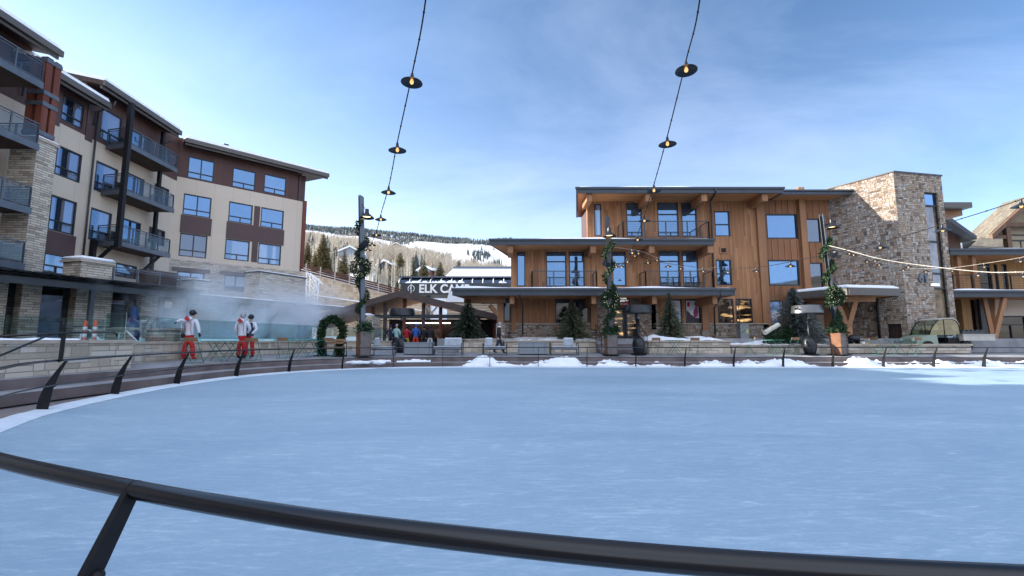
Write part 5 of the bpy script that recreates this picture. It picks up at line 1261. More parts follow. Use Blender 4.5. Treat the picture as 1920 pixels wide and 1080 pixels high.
# shop door
xm = (dx0 + dx1) / 2
for (a, b) in ((dx0, xm - .02), (xm + .02, dx1)):
    d = window(WB, sb, a, b, ZG + .02, door[3] - .02, m_litg, .06, 1, ft=.13, name='shop_door'); mb = MB(WB); mb.tube([((xm + (-.12 if b < xm + .1 else .12)), .0, ZG + .9), ((xm + (-.12 if b < xm + .1 else .12)), .0, ZG + 1.3)], .02, 6); mb.build('handle', m_steel, d)
m_red = pm('sign_red', (.45, .012, .02), .5, var=.1); m_signw = emis('sign_white', (.9, .9, .9), .25)
s = T('shop_sign', 'black and red hanging shop sign above the glass door', 'sign', tuple(P(1167, 575, 29.6)))
a, b = P(1152, 556, 29.6), P(1181, 573, 29.6)
mb = MB(); mb.slab([(a.x, 29.6), (b.x, 29.6), (b.x, 29.75), (a.x, 29.75)], b.z, a.z); mb.build('board', m_black, s)
mb = MB(); mb.slab([(a.x + .25, 29.585), (b.x - .02, 29.585), (b.x - .02, 29.598), (a.x + .25, 29.598)], b.z + .01, b.z + .2); mb.build('red_band', m_red, s)
mb = MB(); mb.tube([(b.x - .2 + .14 * math.cos(k), 29.58, b.z + .4 + .14 * math.sin(k)) for k in [R(q) for q in range(-150, 150, 20)]], .035, 6); mb.build('red_swirl', m_red, s)
text('FOUR', .17, (a.x + .34, 29.585, b.z + .42), m_signw, s, ext=.004); text('MOUNTAIN', .16, (a.x + .03, 29.585, b.z + .25), m_signw, s, ext=.004); text('SPORTS', .13, (a.x + .38, 29.58, b.z + .05), m_white, s, ext=.004)
mb = MB(); mb.tube([(a.x + .2, 29.68, a.z), (a.x + .2, 29.68, zt3)], .015, 5); mb.tube([(b.x - .2, 29.68, a.z), (b.x - .2, 29.68, zt3)], .015, 5); mb.build('hanger', m_black, s)
# posters standing in the windows
def poster(r, label, shapes, basem, fw=1):
    t = T('window_poster', label, 'poster', tuple(WB.w((r[0] + r[1]) / 2, .0, r[2]))); e = .09
    mb = MB(WB); mb.box(r[0] + e, r[1] - e, .065, .08, r[2] + e, r[3] - e); mb.build('sheet', basem, t)
    W_, H_ = r[1] - r[0] - 2 * e, r[3] - r[2] - 2 * e
    for i, (nm, pts, m) in enumerate(shapes):
        mb = MB(WB); mb.prism([(r[0] + e + a * W_, r[2] + e + b * H_) for a, b in pts], .058 - i * .0015, .0645 - i * .0005); mb.build(nm, m, t)
m_pw = pm('poster_white', (.62, .60, .64), .4, var=.12, scale=1.5); m_pm = pm('magenta_cloth', (.30, .03, .12), .6); m_pd = pm('poster_dark', (.05, .03, .05), .6, var=.5); m_pp = pm('poster_skin', (.6, .42, .36), .6); m_pb = pm('poster_blue', (.22, .32, .5), .5, var=.7, scale=2.5)
for r_ in (gr[2], gr[3], bw[2]): pass
poster([gr[3][0], gr[3][1], gr[3][2], gr[3][3]], 'window poster of a skier in a magenta jacket', [('dark_slope', [(0, 0), (1, 0), (1, .16), (.62, .22), (.02, .55)], m_pd), ('jacket', [(.6, .2), (.85, .24), (.95, .45), (.9, .68), (.72, .7), (.55, .45)], m_pm), ('face', [(.68, .7), (.84, .7), (.86, .8), (.7, .84)], m_pp), ('helmet', [(.66, .8), (.88, .78), (.86, .9), (.7, .9)], m_pd), ('snow_spray', [(.3, .35), (.5, .3), (.56, .5), (.4, .58)], m_white), ('red_logo', [(.08, .72), (.3, .72), (.28, .93), (.1, .93)], m_red)], m_pw)
poster(gr[2], 'plain white poster in the window behind the small spruce', [('pale_print', [(.1, .2), (.9, .2), (.9, .5), (.1, .6)], m_pb)], m_pw)
poster([bw[2][0], bw[2][1], bw[2][2], bw[2][3]], 'cloudy blue poster in the ground floor window right of the utility box', [('cloud', [(.1, .1), (.6, .15), (.8, .4), (.4, .6), (.1, .45)], m_pw)], m_pb)
# ================= stone tower
tc0 = P(1690, 480, 27.3); tl = P(1561, 480, 30.6); tr_ = P(1777, 480, 28.0); ZT = P(1688, 323, 27.3).z
ttw = T('stone_stair_tower', 'tall field-stone stair tower with one narrow window strip and the number 61', 'tower', (tc0.x, tc0.y, 1))
TL = Fr((tl.x, tl.y), (tc0.x - tl.x, tc0.y - tl.y)); LL = math.hypot(tc0.x - tl.x, tc0.y - tl.y); TR = Fr((tc0.x, tc0.y), (tr_.x - tc0.x, tr_.y - tc0.y)); LR = math.hypot(tr_.x - tc0.x, tr_.y - tc0.y)
mb = MB(TL); mb.wall(-1.5, LL, .6, ZT, [[TL.hit(1664, 620)[0], TL.hit(1691, 620)[0], 1.3, TL.hit(1677, 607)[1]]], 0, .25, .4); mb.build('stone_wall', m_tower, ttw)
s0 = TR.hit(1745, 480)[0]; s1 = TR.hit(1770, 480)[0]
mb = MB(TR); mb.wall(0, LR + .15, .6, ZT, [[s0, s1, 1.2, TR.hit(1745, 361)[1]]], 0, .22, .4); mb.build('stone_wall', m_tower, ttw)
mb = MB(TR); mb.box(.4, LR, .42, 4, .6, ZT - .02); mb.box(LR - .25, LR + .149, .401, 5, .6, ZT - .01); mb.build('core', m_tower, ttw)
mb = MB(TR); mb.box(-.05, LR + .2, -.06, .5, ZT, ZT + .09); mb.fr = TL.m; mb.box(-1.5, LL - .02, -.06, .5, ZT + .003, ZT + .088); mb.build('cap_flashing', m_greym, ttw)
window(TR, ttw, s0, s1, 1.2, TR.hit(1745, 361)[1], glass('stair_glass', refl=.10, inner=(.17, .12, .07)), .12, 1, ft=.07)
mb = MB(TR)
for v in (385, 452, 512, 540): z = TR.hit(1750, v)[1]; mb.box(s0, s1, .1, .14, z - .05, z + .05)
mb.build('transom', m_frame, ttw); mb = MB(TR); mb.box(s0 + .07, s1 - .07, .15, .165, TR.hit(1750, 383)[1], TR.hit(1745, 363)[1]); mb.build('top_pane', m_blue, ttw)
dd_ = [TL.hit(1664, 620)[0], TL.hit(1691, 620)[0], 1.3, TL.hit(1677, 607)[1]]
window(TL, ttw, *dd_, m_darkwood, .15, 1, ft=.12, name='service_door')
q = TR.hit(1722, 527); text('61', .72, TR.w(q[0] - .05, -.07, q[1] - .05), m_steel, ttw, name='house_number', ext=.03, rz=math.atan2(TR.d.y, TR.d.x))
q = TR.hit(1752, 534); mb = MB(TR); mb.box(q[0] - .28, q[0] + .28, -.08, -.0, q[1] - .07, q[1] + .07); mb.build('wall_light', m_signw, ttw)
mb = MB(TL); x = TL.hit(1648, 600)[0]; mb.tube([(x, -.1, 1.0), (x, -.1, 4.0), (x - .9, -.15, 4.5)], .07, 8); mb.build('downpipe', m_black, ttw, smooth=True)
# ================= entrance canopy
cp = T('entry_canopy', 'snow covered entry canopy on V-shaped timber posts beside the stone tower', 'canopy', tuple(P(1590, 640, 27)))
zc_ = P(1600, 552, 26.2).z; c0 = P(1590, 548, 26.0); c1 = P(1686, 548, 26.6); c2 = P(1488, 556, 29.0)
poly = [(c0.x, c0.y), (c1.x, c1.y), (c1.x + .6, 30), (c2.x + .5, 30.3), (c2.x, c2.y)]
mb = MB(); mb.slab(poly, zc_, zc_ + .1); mb.build('soffit', m_soffit, cp)
def ring(poly, z0, z1, t, mat, nm, par):
    mb = MB()
    for a, b in zip(poly, poly[1:] + poly[:1]):
        A, B = Vector((*a, 0)), Vector((*b, 0)); d = (B - A).normalized(); n = Vector((d.y, -d.x, 0)) * t
        mb.slab([(A + n)[:2], (B + n)[:2], B[:2], A[:2]], z0, z1)
    return mb.build(nm, mat, par)
ring(poly, zc_ - .05, zc_ + .38, .08, m_fasciab, 'fascia', cp)
mb = MB(); n = len(poly); cx_ = sum(p[0] for p in poly) / n; cy_ = sum(p[1] for p in poly) / n
vs = [(x, y, zc_ + .12) for x, y in poly] + [(x, y, zc_ + .46) for x, y in poly] + [(cx_ + (x - cx_) * .9, cy_ + (y - cy_) * .9, zc_ + .58) for x, y in poly]
fs = [(i, (i + 1) % n, (i + 1) % n + n, i + n) for i in range(n)] + [(i + n, (i + 1) % n + n, (i + 1) % n + 2 * n, i + 2 * n) for i in range(n)] + [tuple(range(2 * n, 3 * n))]
mb.add(vs, fs); mb.build('snow', m_snow, cp)
ft_ = P(1592, 638, 27.4); 
for (u, v, Y) in ((1566, 560, 27.6), (1585, 560, 28.6), (1607, 560, 27.2)):
    mb = MB(); t_ = P(u, v, Y); mb.beam((ft_.x, ft_.y, 2.0), (t_.x, t_.y, zc_ - .02), .2, .24); mb.build('v_post', m_beam, cp)
mb = MB(); mb.box(ft_.x - .15, ft_.x + .15, ft_.y - .15, ft_.y + .15, 1.0, 2.1); mb.build('post', m_beam, cp)
mb = MB(); mb.box(ft_.x - .3, ft_.x + .3, ft_.y - .3, ft_.y + .3, .6, .999); mb.build('stone_base', m_tower, cp)
mb = MB(); a = P(1560, 556, 27.5); b = P(1640, 558, 27.0); mb.beam((a.x, a.y, zc_ - .2), (b.x, b.y, zc_ - .2), .2, .32); mb.build('beam', m_beam, cp)
mb = MB(); r = [X(1524, 610), X(1546, 610), 1.3, Zz(590)]; mb.box(r[0], r[1], Yf + .02, Yf + .1, r[2], r[3]); mb.build('side_door', m_dark, sb)
# ================= right wing
rw = T('right_wing', 'two storey timber wing with a balcony right of the stone tower', 'building', tuple(P(1850, 650, 31)))
Yr = 31.0; RW = Fr((0, Yr), (1, 0))
def XR(u, v=600, Y=Yr): return P(u, v, Y).x
x0 = tr_.x + .2; x1 = XR(2080)
m_ylw = boards('golden_cedar', [(.30, .16, .06), (.38, .21, .085), (.45, .26, .11)], w=.3, seg=4, groove=.04)
z2_ = P(1850, 552, 29).z; z3_ = P(1850, 476, 29).z
hw = [[XR(a), XR(b), P(a, d, Yr).z, P(a, c, Yr).z] for (a, b, c, d) in ((1786, 1795, 488, 545), (1846, 1868, 495, 545), (1875, 1882, 495, 545), (1890, 1900, 495, 545))]
mb = MB(RW); mb.wall(x0, x1, z2_, z3_ + .2, hw, 0, .2); mb.build('upper_wall', m_ylw, rw)
for h in hw: window(RW, rw, *h, m_dark, .05, 1, ft=.06)
hg = [[XR(1866), XR(1925), 1.35, P(1870, 592, Yr).z], [XR(1930), XR(2000), 1.35, P(1870, 592, Yr).z]]
mb = MB(RW); mb.wall(XR(1838), x1, 1.0, z2_ - .002, hg, 0, .2); mb.build('lower_wall', m_cream, rw)
for h in hg: window(RW, rw, *h, m_dark, .05, 2, low=.62, ft=.1, name='shop_window')
mb = MB(RW); mb.box(XR(1795), XR(1812), -.4, .2, 1.3, z2_ - .01); mb.build('timber_pier', m_ylw, rw)
mb = MB(RW); mb.box(XR(1812), XR(1826), .3, .4, 1.3, z2_); mb.box(x0 - .5, XR(1794), .2, .3, 1.3, z2_); mb.build('dark_recess', m_black, rw)
mb = MB(RW); mb.box(XR(1826), XR(1850), -.5, -.3, 1.2, z2_ - .05); mb.build('steel_panel', m_greym, rw)
mb = MB(RW); mb.box(x0 - .3, x1, .41, 9, .6, z3_); mb.build('core', m_brownh, rw)
roof('upper_roof', 28.9, 38, P(1781, 470, 28.9).x, P(1781, 470, 28.9).x, P(2080, 470, 28.9).x, P(2080, 470, 28.9).x, P(1850, 477, 28.9).z, .38, par=rw)
roof('lower_roof', 28.6, 31, P(1788, 550, 28.6).x, P(1788, 550, 28.6).x, P(2080, 550, 28.6).x, P(2080, 550, 28.6).x, P(1850, 556, 28.6).z, .4, par=rw)
fr = Fr((0, 28.8), (1, 0)); railing(fr, rw, [(P(1790, 530, 28.8).x, .1), (P(2080, 530, 28.8).x, .1)], P(1850, 548, 28.8).z, 1.12, style='bars', mat=m_black)
for u in (1828, 1800): x = P(u, 500, 29.2).x; mb = MB(); mb.box(x - .12, x + .12, 29.2, 29.45, P(u, 546, 29.2).z, P(u, 477, 29.2).z); mb.build('post', m_beam, rw)
q = P(1863, 640, 28.9)
for (du, dY) in ((-22, .6), (-6, 1.2), (16, 0)):
    mb = MB(); t_ = P(1868 + du, 565, 28.9 + dY); mb.beam((q.x, q.y, P(1863, 640, 28.9).z), (t_.x, t_.y, P(1850, 556, 28.6).z), .2, .24); mb.build('v_post', m_beam, rw)
mb = MB(); mb.box(q.x - .38, q.x + .38, 28.5, 29.3, .6, P(1863, 641, 28.9).z - .0); mb.build('stone_pedestal', m_tower, rw)
mb = MB(); mb.box(q.x - .46, q.x + .46, 28.42, 29.38, P(1863, 641, 28.9).z, P(1863, 638.5, 28.9).z); mb.build('pedestal_cap', m_coping, rw)
# stub roof right of the tower
s = T('stub_roof', 'short cedar-lined roof overhang sticking out behind the stone tower', 'roof', tuple(P(1795, 400, 30)))
a = P(1768, 384, 30); b = P(1823, 384, 30); mb = MB(); mb.slab([(a.x - 1, 30), (b.x, 30), (b.x, 33), (a.x - 1, 33)], P(1800, 389, 30).z, P(1800, 379, 30).z); mb.build('fascia', m_fasciab, s)
mb = MB(); mb.slab([(a.x - 1, 30.6), (P(1804, 395, 30.6).x, 30.6), (P(1804, 395, 30.6).x, 33), (a.x - 1, 33)], P(1800, 404, 30.6).z, P(1800, 389.2, 30).z); mb.build('timber_box', m_beam, s)
# dark gable and roofs behind, far right chalet
g = T('dark_gable_house', 'dark slatted gable house peeking out right of the stone tower', 'house', tuple(P(1790, 480, 38)))
a = P(1809, 447, 38); r_ = P(1778, 424, 38); mb = MB(Fr((0, 38), (1, 0))); mb.prism([(r_.x - 2, .5), (P(1800, 450, 38).x, .5), (P(1800, 450, 38).x, P(1800, 447, 38).z), (r_.x, r_.z), (r_.x - 2, r_.z - 1)], 0, 4); mb.build('wall', m_darkwood, g)
mb = MB(Fr((0, 38), (1, 0))); mb.prism([(a.x, a.z), (a.x, a.z - .3), (r_.x - 1, r_.z + .3), (r_.x - 1, r_.z + .75)][::-1], -1, 4.5); mb.build('roof', m_fascia, g)
ch = T('gabled_chalet', 'tan chalet with an open timber truss gable at the far right', 'house', tuple(P(1900, 500, 42)))
Yc = 42.0; CF = Fr((0, Yc), (1, 0)); m_tan = pm('tan_stucco', (.34, .28, .2), .85, var=.08); m_btim = boards('brown_timber', [(.10, .055, .035), (.14, .08, .05), (.18, .105, .065)], w=.3, seg=4, groove=0); m_shingle = stones('tan_shingles', [(.13, .11, .08), (.18, .155, .115), (.24, .205, .15)], .5, .22, mortar=(.09, .07, .055), ms=.02)
pk = P(1935, 372, Yc); lf = P(1853, 448, Yc); xw_ = P(1876, 470, Yc).x; zbt = P(1880, 472, Yc).z
rx = 2 * pk.x - lf.x
mb = MB(CF); mb.prism([(xw_, .5), (2 * pk.x - xw_, .5), (2 * pk.x - xw_, lf.z + .3), (pk.x, pk.z - .8), (xw_, lf.z + .3)], .9, 1.2); mb.build('wall', m_tan, ch)
for sg, e in ((1, lf.x), (-1, rx)):
    mb = MB(CF); mb.prism([(e, lf.z - .1), (pk.x, pk.z - .15), (pk.x, pk.z + .3), (e, lf.z + .35)][::sg], -.4, -.1); mb.build('barge_board', m_btim, ch)
    mb = MB(CF); mb.prism([(e, lf.z + .1), (pk.x, pk.z + .05), (pk.x, pk.z + .35), (e, lf.z + .4)][::sg], -.09, 2.5); mb.build('roof', m_shingle, ch)
mb = MB(CF); z = P(1900, 420, Yc).z; mb.box(P(1880, 420, Yc).x, P(1990, 420, Yc).x, .2, .5, z - .2, z + .2); zq = P(1900, 444, Yc).z; mb.box(P(1862, 440, Yc).x, P(1900, 440, Yc).x, .2, .5, zq - .15, zq + .2)
for u in (1880, 1898): x = P(u, 460, Yc).x; mb.box(x - .2, x + .2, .15, .55, zbt - 1.5, P(u, 425 if u > 1890 else 445, Yc).z)
mb.beam(P(1898, 452, Yc + .3), P(1925, 405, Yc + .3), .3, .35); mb.beam(P(1880, 462, Yc + .3), P(1897, 444, Yc + .3), .3, .3); mb.build('truss', m_btim, ch)
r = [P(1906, 450, Yc).x, P(1960, 450, Yc).x, P(1900, 474, Yc).z, P(1900, 446, Yc).z]; window(CF, ch, *r, m_blue, .86, 2, ft=.12, dep=.04)
r = [P(1908, 450, Yc).x, P(1950, 450, Yc).x, P(1900, 438, Yc).z, P(1900, 415, Yc).z]; window(CF, ch, *r, m_blue, .86, 1, ft=.12, dep=.04)
s = T('shingled_roof', 'low tan shingled roof left of the truss gable', 'roof', tuple(P(1840, 470, 40)))
a, b, c, d = P(1815, 465, 39), P(1880, 462, 39), P(1880, 426, 46), P(1858, 428, 46)
mb = MB(); mb.add([a, b, c, d, a - Vector((0, 0, .3)), b - Vector((0, 0, .3)), c - Vector((0, 0, .3)), d - Vector((0, 0, .3))], [(0, 1, 2, 3), (7, 6, 5, 4), (0, 4, 5, 1), (1, 5, 6, 2), (2, 6, 7, 3), (3, 7, 4, 0)]); mb.build('slope', m_shingle, s)
mb = MB(); mb.box(a.x, b.x, 39.2, 46, .5, a.z - .31); mb.build('wall', m_tan, s)
c = T('grey_roof_box', 'grey low roof with a white edge between the dark gable and the chalet', 'roof', tuple(P(1820, 465, 41))); a = P(1797, 466, 41.5); b = P(1835, 451, 41.5); mb = MB(); mb.box(a.x, b.x, 41.5, 46, .5, b.z); mb.build('body', m_greym, c)
mb = MB(); mb.box(a.x - .02, a.x + .35, 41.45, 41.49, .5, b.z); mb.build('edge', m_white, c)
# ================= terrace, planters and stairs in front of the building
m_soil = m_snow
mb = MB(); mb.slab([(P(820, 650, 28).x, 27.9), (P(1150, 650, 28).x, 27.9), (P(1150, 650, 28).x, 27.2), (P(1200, 650, 27).x, 27.2), (38, 27.2), (38, 31), (P(820, 650, 28).x, 31)], .6, ZG); tag(mb.build('upper_terrace', m_conc), kind='structure')
def planter(label, u0, u1, Y, vt, Yb, h1, seed, u0b=None):
    z = P(1200, vt, Y).z; x0, x1 = P(u0, 650, Y).x, P(u1, 650, Y).x; t = T('planter_wall', label, 'planter', ((x0 + x1) / 2, Y, PZL), 0, 'stone planters in front of the shop building')
    mb = MB(); mb.box(x0, x1, Y, Y + .4, PZL - .1, z - .09); mb.box(x0, x0 + .4, Y + .401, Yb, PZL - .1, z - .09); mb.box(x1 - .4, x1, Y + .401, Yb, PZL - .1, z - .09); mb.build('stone_face', m_limewall, t)
    mb = MB(); mb.box(x0 - .06, x1 + .06, Y - .06, Y + .46, z - .088, z); mb.box(x0 - .06, x0 + .44, Y + .461, Yb, z - .088, z); mb.box(x1 - .44, x1 + .06, Y + .461, Yb, z - .088, z); mb.build('coping', m_coping, t)
    mb = MB(); n = int((x1 - x0) / .16); rows = 12; vs = []; fs = []
    for i in range(n + 1):
        for j in range(rows + 1):
            q = j / rows; xx = x0 + .03 + (x1 - x0 - .06) * i / n; e = min(1, i / 5, (n - i) / 5); yy = Y + .06 + (Yb - Y - .06) * q
            big = noise.noise(Vector((xx * .55, yy * .8, seed))); fine = noise.noise(Vector((xx * 3.1, yy * 3.1, seed)))
            hh = h1 * e * math.sin(min(1, q * 3) * math.pi / 2) * (.55 + .9 * big) + .05 * fine * e
            vs.append((xx, yy, z + .002 + max(-.03 if 0 < j else 0, hh)))
    for i in range(n):
        for j in range(rows): a = i * (rows + 1) + j; fs.append((a, a + rows + 1, a + rows + 2, a + 1))
    mb.add(vs, fs); mb.build('snow', m_snow, t, smooth=True)
planter('stone planter in front of the gate pavilion, holding the dark fir', 860, 943, 27.6, 635.5, 29.6, .05, 2)
planter('snow filled stone planter left of the shop stairs', 946, 1122, 27.6, 638, 30.3, .2, 3)
planter('snow heaped stone planter right of the shop stairs', 1217, 1370, 25.6, 638.5, 30.3, .38, 7)
planter('lower snow heaped stone planter in front of the blue spruce', 1372, 1572, 26.2, 646.5, 30.3, .45, 9)
planter('small stone planter end right of the third lamp pole', 1576, 1600, 25.8, 647, 27.0, .1, 12)
st_ = T('shop_stairs', 'short concrete stairs leading up to the glass shop door', 'stairs', tuple(P(1180, 664, 26.2)))
xs0, xs1 = P(1124, 650, 26.5).x, P(1214, 650, 26.5).x
for k in range(5): mb = MB(); mb.box(xs0, xs1, 26.0 + k * .38, 28.2, PZL - .02 + k * .16, PZL + .16 + k * .16 - (0 if k < 4 else .0)); mb.build('step', m_conc if k % 2 else m_riser, st_)
for i, u in enumerate((1126, 1211)):
    t = T('stair_handrail', ['left black handrail of the shop stairs', 'right black handrail of the shop stairs'][i], 'handrail', tuple(P(u, 660, 26.2)), 0, 'stair handrails'); x = P(u, 650, 26.4).x
    mb = MB(); mb.tube([(x, 26.1, PZL), (x, 26.1, 1.6), (x, 27.8, 2.3), (x, 27.8, 1.42)], .022, 6); mb.tube([(x, 26.1, 1.2), (x, 27.8, 1.9)], .015, 6); mb.build('rail', m_black, t)
# tan ledge at the right
lg = T('stone_ledge', 'long low tan stone ledge running under the utility cart', 'ledge', tuple(P(1700, 662, 25.2))); a, b = P(1592, 662, 25.4), P(1822, 662, 25.4)
mb = MB(); mb.box(a.x, b.x, 25.4, 26.0, .6, 1.02); mb.build('stone_face', m_limewall, lg); mb = MB(); mb.box(a.x - .05, b.x + .05, 25.32, 26.05, 1.022, 1.12); mb.build('coping', m_coping, lg)
# ================= lamp poles with garlands and planter boxes
def leaves(mb, pts, r, per, size, rq, flat=.0):
    for p in pts:
        for _ in range(per):
            d = Vector((rq.gauss(0, 1), rq.gauss(0, 1), rq.gauss(0, 1))).normalized(); c = Vector(p) + d * r * rq.uniform(.35, 1.0)
            s = size * rq.uniform(.6, 1.3); t = (d + Vector((rq.uniform(-1, 1), rq.uniform(-1, 1), rq.uniform(-1, 1))) * .8).normalized(); q = t.cross(Vector((rq.random(), rq.random(), rq.random()))).normalized() * s * .28
            mb.add([c - q, c + q * .9 + t * s * .35, c + t * s, c - q * .9 + t * s * .4], [(0, 1, 2, 3)])
m_corten = pm('planter_wood', (.20, .085, .04), .7, var=.3, scale=4); m_pface = pm('planter_grey', (.13, .11, .105), .7, var=.2, scale=4)
m_fairy = emis('fairy_light', (1, .9, .7), .4); m_lampin = emis('lamp_glow', (1, .68, .32), 1.3)
m_shade = pm('enamel_black', (.012, .014, .018), .35, .2, var=.2)
ZPL = .56
def pole(label, ub, ut, vt, Y, rz, lampside, seed, wreath_v, lamp_v, gar_top, box_h, tilt):
    rq = random.Random(seed); base = P(ub, 660, Y); base.z = ZPL; top = P(ut, vt, Y)
    t = T('lamp_pole', label, 'lamp pole', tuple(base), 0, 'garlanded lamp poles around the rink'); ax = (top - base)
    at = lambda f: base + ax * f
    def fv(v): z = P(ub, v, Y).z; return (z - base.z) / ax.z
    m = Matrix.Translation(base) @ Matrix.Rotation(rz, 4, 'Z')
    ay = Matrix.Rotation(math.atan2(ax.x, ax.z), 4, 'Y')
    mp = Matrix.Translation(base) @ ay @ Matrix.Rotation(rz, 4, 'Z'); H = ax.length
    mb = MB(mp); w = .115
    mb.box(-w, w, -.1, -.075, .2, H - .25); mb.box(-w, w, .075, .1, .2, H); mb.box(-.014, .014, -.0749, .0749, .2, H - .1)
    mb.prism([(-w, H - .25), (w, H - .25), (w, H - .12), (-w, H)], -.1, -.075); p = mb.build('pole', m_greym if seed != 1 else m_steel, t)
    mb = MB(m); b = .27; q = .33
    for k, (ang, mat) in enumerate(((0, m_pface), (90, m_corten), (180, m_pface), (270, m_corten))):
        mk = MB(m @ Matrix.Rotation(R(ang), 4, 'Z')); mk.add([(-b, -b, .03), (b, -b, .03), (b * 1.06, -b * 1.06, box_h), (-b * 1.06, -b * 1.06, box_h), (-b, -b + .03, .03), (b, -b + .03, .03), (b * 1.06, -b * 1.06 + .03, box_h), (-b * 1.06, -b * 1.06 + .03, box_h)], [(0, 1, 2, 3), (7, 6, 5, 4), (0, 4, 5, 1), (1, 5, 6, 2), (2, 6, 7, 3), (3, 7, 4, 0)])
        mk.build('planter_side', mat, t)
    mb = MB(m); mb.box(-b + .035, b - .035, -b + .035, b - .035, .05, box_h - .06); mb.box(-.42, .42, -.42, .42, 0, .03); mb.build('base_plate', m_black, t)
    mb = MB(); leaves(mb, [base + Vector((rq.uniform(-.3, .3), rq.uniform(-.3, .3), box_h + rq.uniform(.0, .42))) for _ in range(70)], .16, 9, .16, rq); mb.build('evergreen_sprigs', l_gar, t, uv=False)
    f0, f1 = .22, fv(gar_top); mb = MB(); sp = []; n = 150
    for i in range(n):
        f = f0 + (f1 - f0) * i / n; a = i / n * 2 * math.pi * 3.6 + seed * 1.3; c = at(f); sp.append(c + Vector((math.cos(a) * .21, math.sin(a) * .21, 0)))
    leaves(mb, sp, .105, 9, .16, rq); g = mb.build('garland', l_gar, t, uv=False)
    c = at(fv(wreath_v)) + Vector((0, -.22, 0)); mb = MB(); wp = [c + Vector((.36 * math.cos(a), 0, .36 * math.sin(a))) for a in [2 * math.pi * k / 40 for k in range(40)]]
    leaves(mb, wp, .15, 16, .15, rq); wr = mb.build('wreath', l_gar, t, uv=False)
    mb = MB()
    for _ in range(45):
        p_ = rq.choice(wp); d = Vector((rq.gauss(0, .1), -.06 - abs(rq.gauss(0, .07)), rq.gauss(0, .1))); mb.ball(p_ + d, .010, n=5)
    mb.build('fairy_lights', m_fairy, wr)
    mb = MB(); mb.tube([c + Vector((-.6, .1, .33)), c + Vector((.6, .1, .33))], .02, 6); mb.build('cross_bar', m_steel, t)
    # barn lamp on an arm
    lz = fv(lamp_v); a0 = at(lz + .03); s = lampside; L = Vector((.42 * s[0], .42 * s[1], 0)); e = a0 + L + Vector((0, 0, .06)); mb = MB()
    mb.tube([a0, e], .03, 8); mb.tube([at(lz + .12), e], .012, 5); arm = mb.build('lamp_arm', m_shade, t)
    mb = MB(); mb.lathe([(0, .2), (.09, .19), (.1, .02), (.12, -.04), (.36, -.24), (.37, -.28), (.35, -.27), (.1, -.06), (0, -.05)], e, 22); ls = mb.build('lamp_shade', m_shade, arm, smooth='auto')
    mb = MB(); mb.lathe([(0, -.17), (.2, -.175), (.21, -.185), (.2, -.19), (0, -.195)], e, 16); 
    mb.build('lamp_lens', m_lampin, arm)
    # small floodlights clustered under it
    f = fv(lamp_v + 42)
    for k in range(3):
        aa = rq.uniform(-.4, .5) + k * 1.1 - .6; d = Vector((math.cos(aa) * .9 * (1 if s[0] >= 0 else -1) , -abs(math.sin(aa)), -.35)).normalized(); c = at(f - k * .012) + Vector((.1 * (1 if s[0] >= 0 else -1), -.1, 0)); mb = MB()
        mb.tube([c, c + d * .16, c + d * .17, c + d * .34, c + d * .35], [.03, .05, .1, .14, .13], 10); mb.build('floodlight', m_shade, t, smooth='auto')
    return t, at, fv
P1 = pole('garlanded lamp pole with a brown planter box near the wreath arch', 681, 677, 366, 22.9, R(38), (.85, -.5), 1, 503, 412, 415, 1.2, 0)
P2 = pole('middle garlanded lamp pole with a dark narrow planter before the shop stairs', 1146, 1139, 405, 24.4, R(2), (-.02, -.9), 2, 563, 447, 455, 1.05, 0)
P3 = pole('sunlit garlanded lamp pole with an orange-brown planter near the entry canopy', 1573, 1541, 402, 24.4, R(30), (.75, -.5), 3, 556, 430, 440, 1.15, 0)
# ================= string lights
def lerp_path(pts, n=14):
    return crom([tuple(p) for p in pts], n, closed=False)
def string(label, pts, lamps, loc, wire=m_black, wr=.011, shade=.18):
    """pts: 3d control points of the cord; lamps: fractions (0..1) of the cord"""
    t = T('string_lights', label, 'string lights', loc, 0, 'cafe string lights over the rink')
    path = lerp_path(pts); mb = MB(); mb.tube(path, wr, 6); mb.build('cord', wire, t, smooth=True)
    cum = [0]
    for a, b in zip(path, path[1:]): cum.append(cum[-1] + (b - a).length)
    def atl(s):
        for i in range(len(path) - 1):
            if cum[i + 1] >= s: f = (s - cum[i]) / (cum[i + 1] - cum[i]); return path[i].lerp(path[i + 1], f)
        return path[-1]
    mb = MB()
    s = .3
    while s < cum[-1]: p = atl(s); mb.ball(p, wr * 1.7, wr * 1.7, wr * 1.9, 6); s += .55
    mb.build('cord_clips', wire, t)
    rq = random.Random(len(pts) + len(lamps)); first = None
    for L in lamps:
        if isinstance(L, Vector): # nearest point of the path
            c = min(path, key=lambda p: (p - L).length)
            best = min(((a.lerp(b, k / 8) - L).length, a.lerp(b, k / 8)) for a, b in zip(path, path[1:]) for k in range(9)); c = best[1]
        else: c = atl(cum[-1] * L)
        tx, ty = rq.uniform(-.05, .05), rq.uniform(-.05, .05)
        if first is None:
            o = Vector((0, 0, 0)); mb = MB(wm(t)); k = shade / .18
            mb.lathe([(0, .0), (.022, -.01), (.03, -.06), (.032, -.085), (.045, -.10), (.10 * k, -.125), (.178 * k, -.168), (.181 * k, -.176), (.172 * k, -.172), (.09 * k, -.132), (.0, -.11)], o, 24)
            sh = mb.build('lamp_shade', m_shade, t, smooth='auto')
            WM[sh.name] = wm(t)
            mb = MB(wm(t)); mb.lathe([(0, -.105), (.018, -.11), (.022, -.13), (.033, -.155), (.03, -.18), (.012, -.198), (0, -.2)], o, 10); bu = mb.build('bulb', m_bulb, sh, smooth=True)
            first = sh; q = sh
        else: q = copy_tree(first, t)
        q.location = c - Vector(loc) ; q.rotation_euler = (tx, ty, 0)
    return t
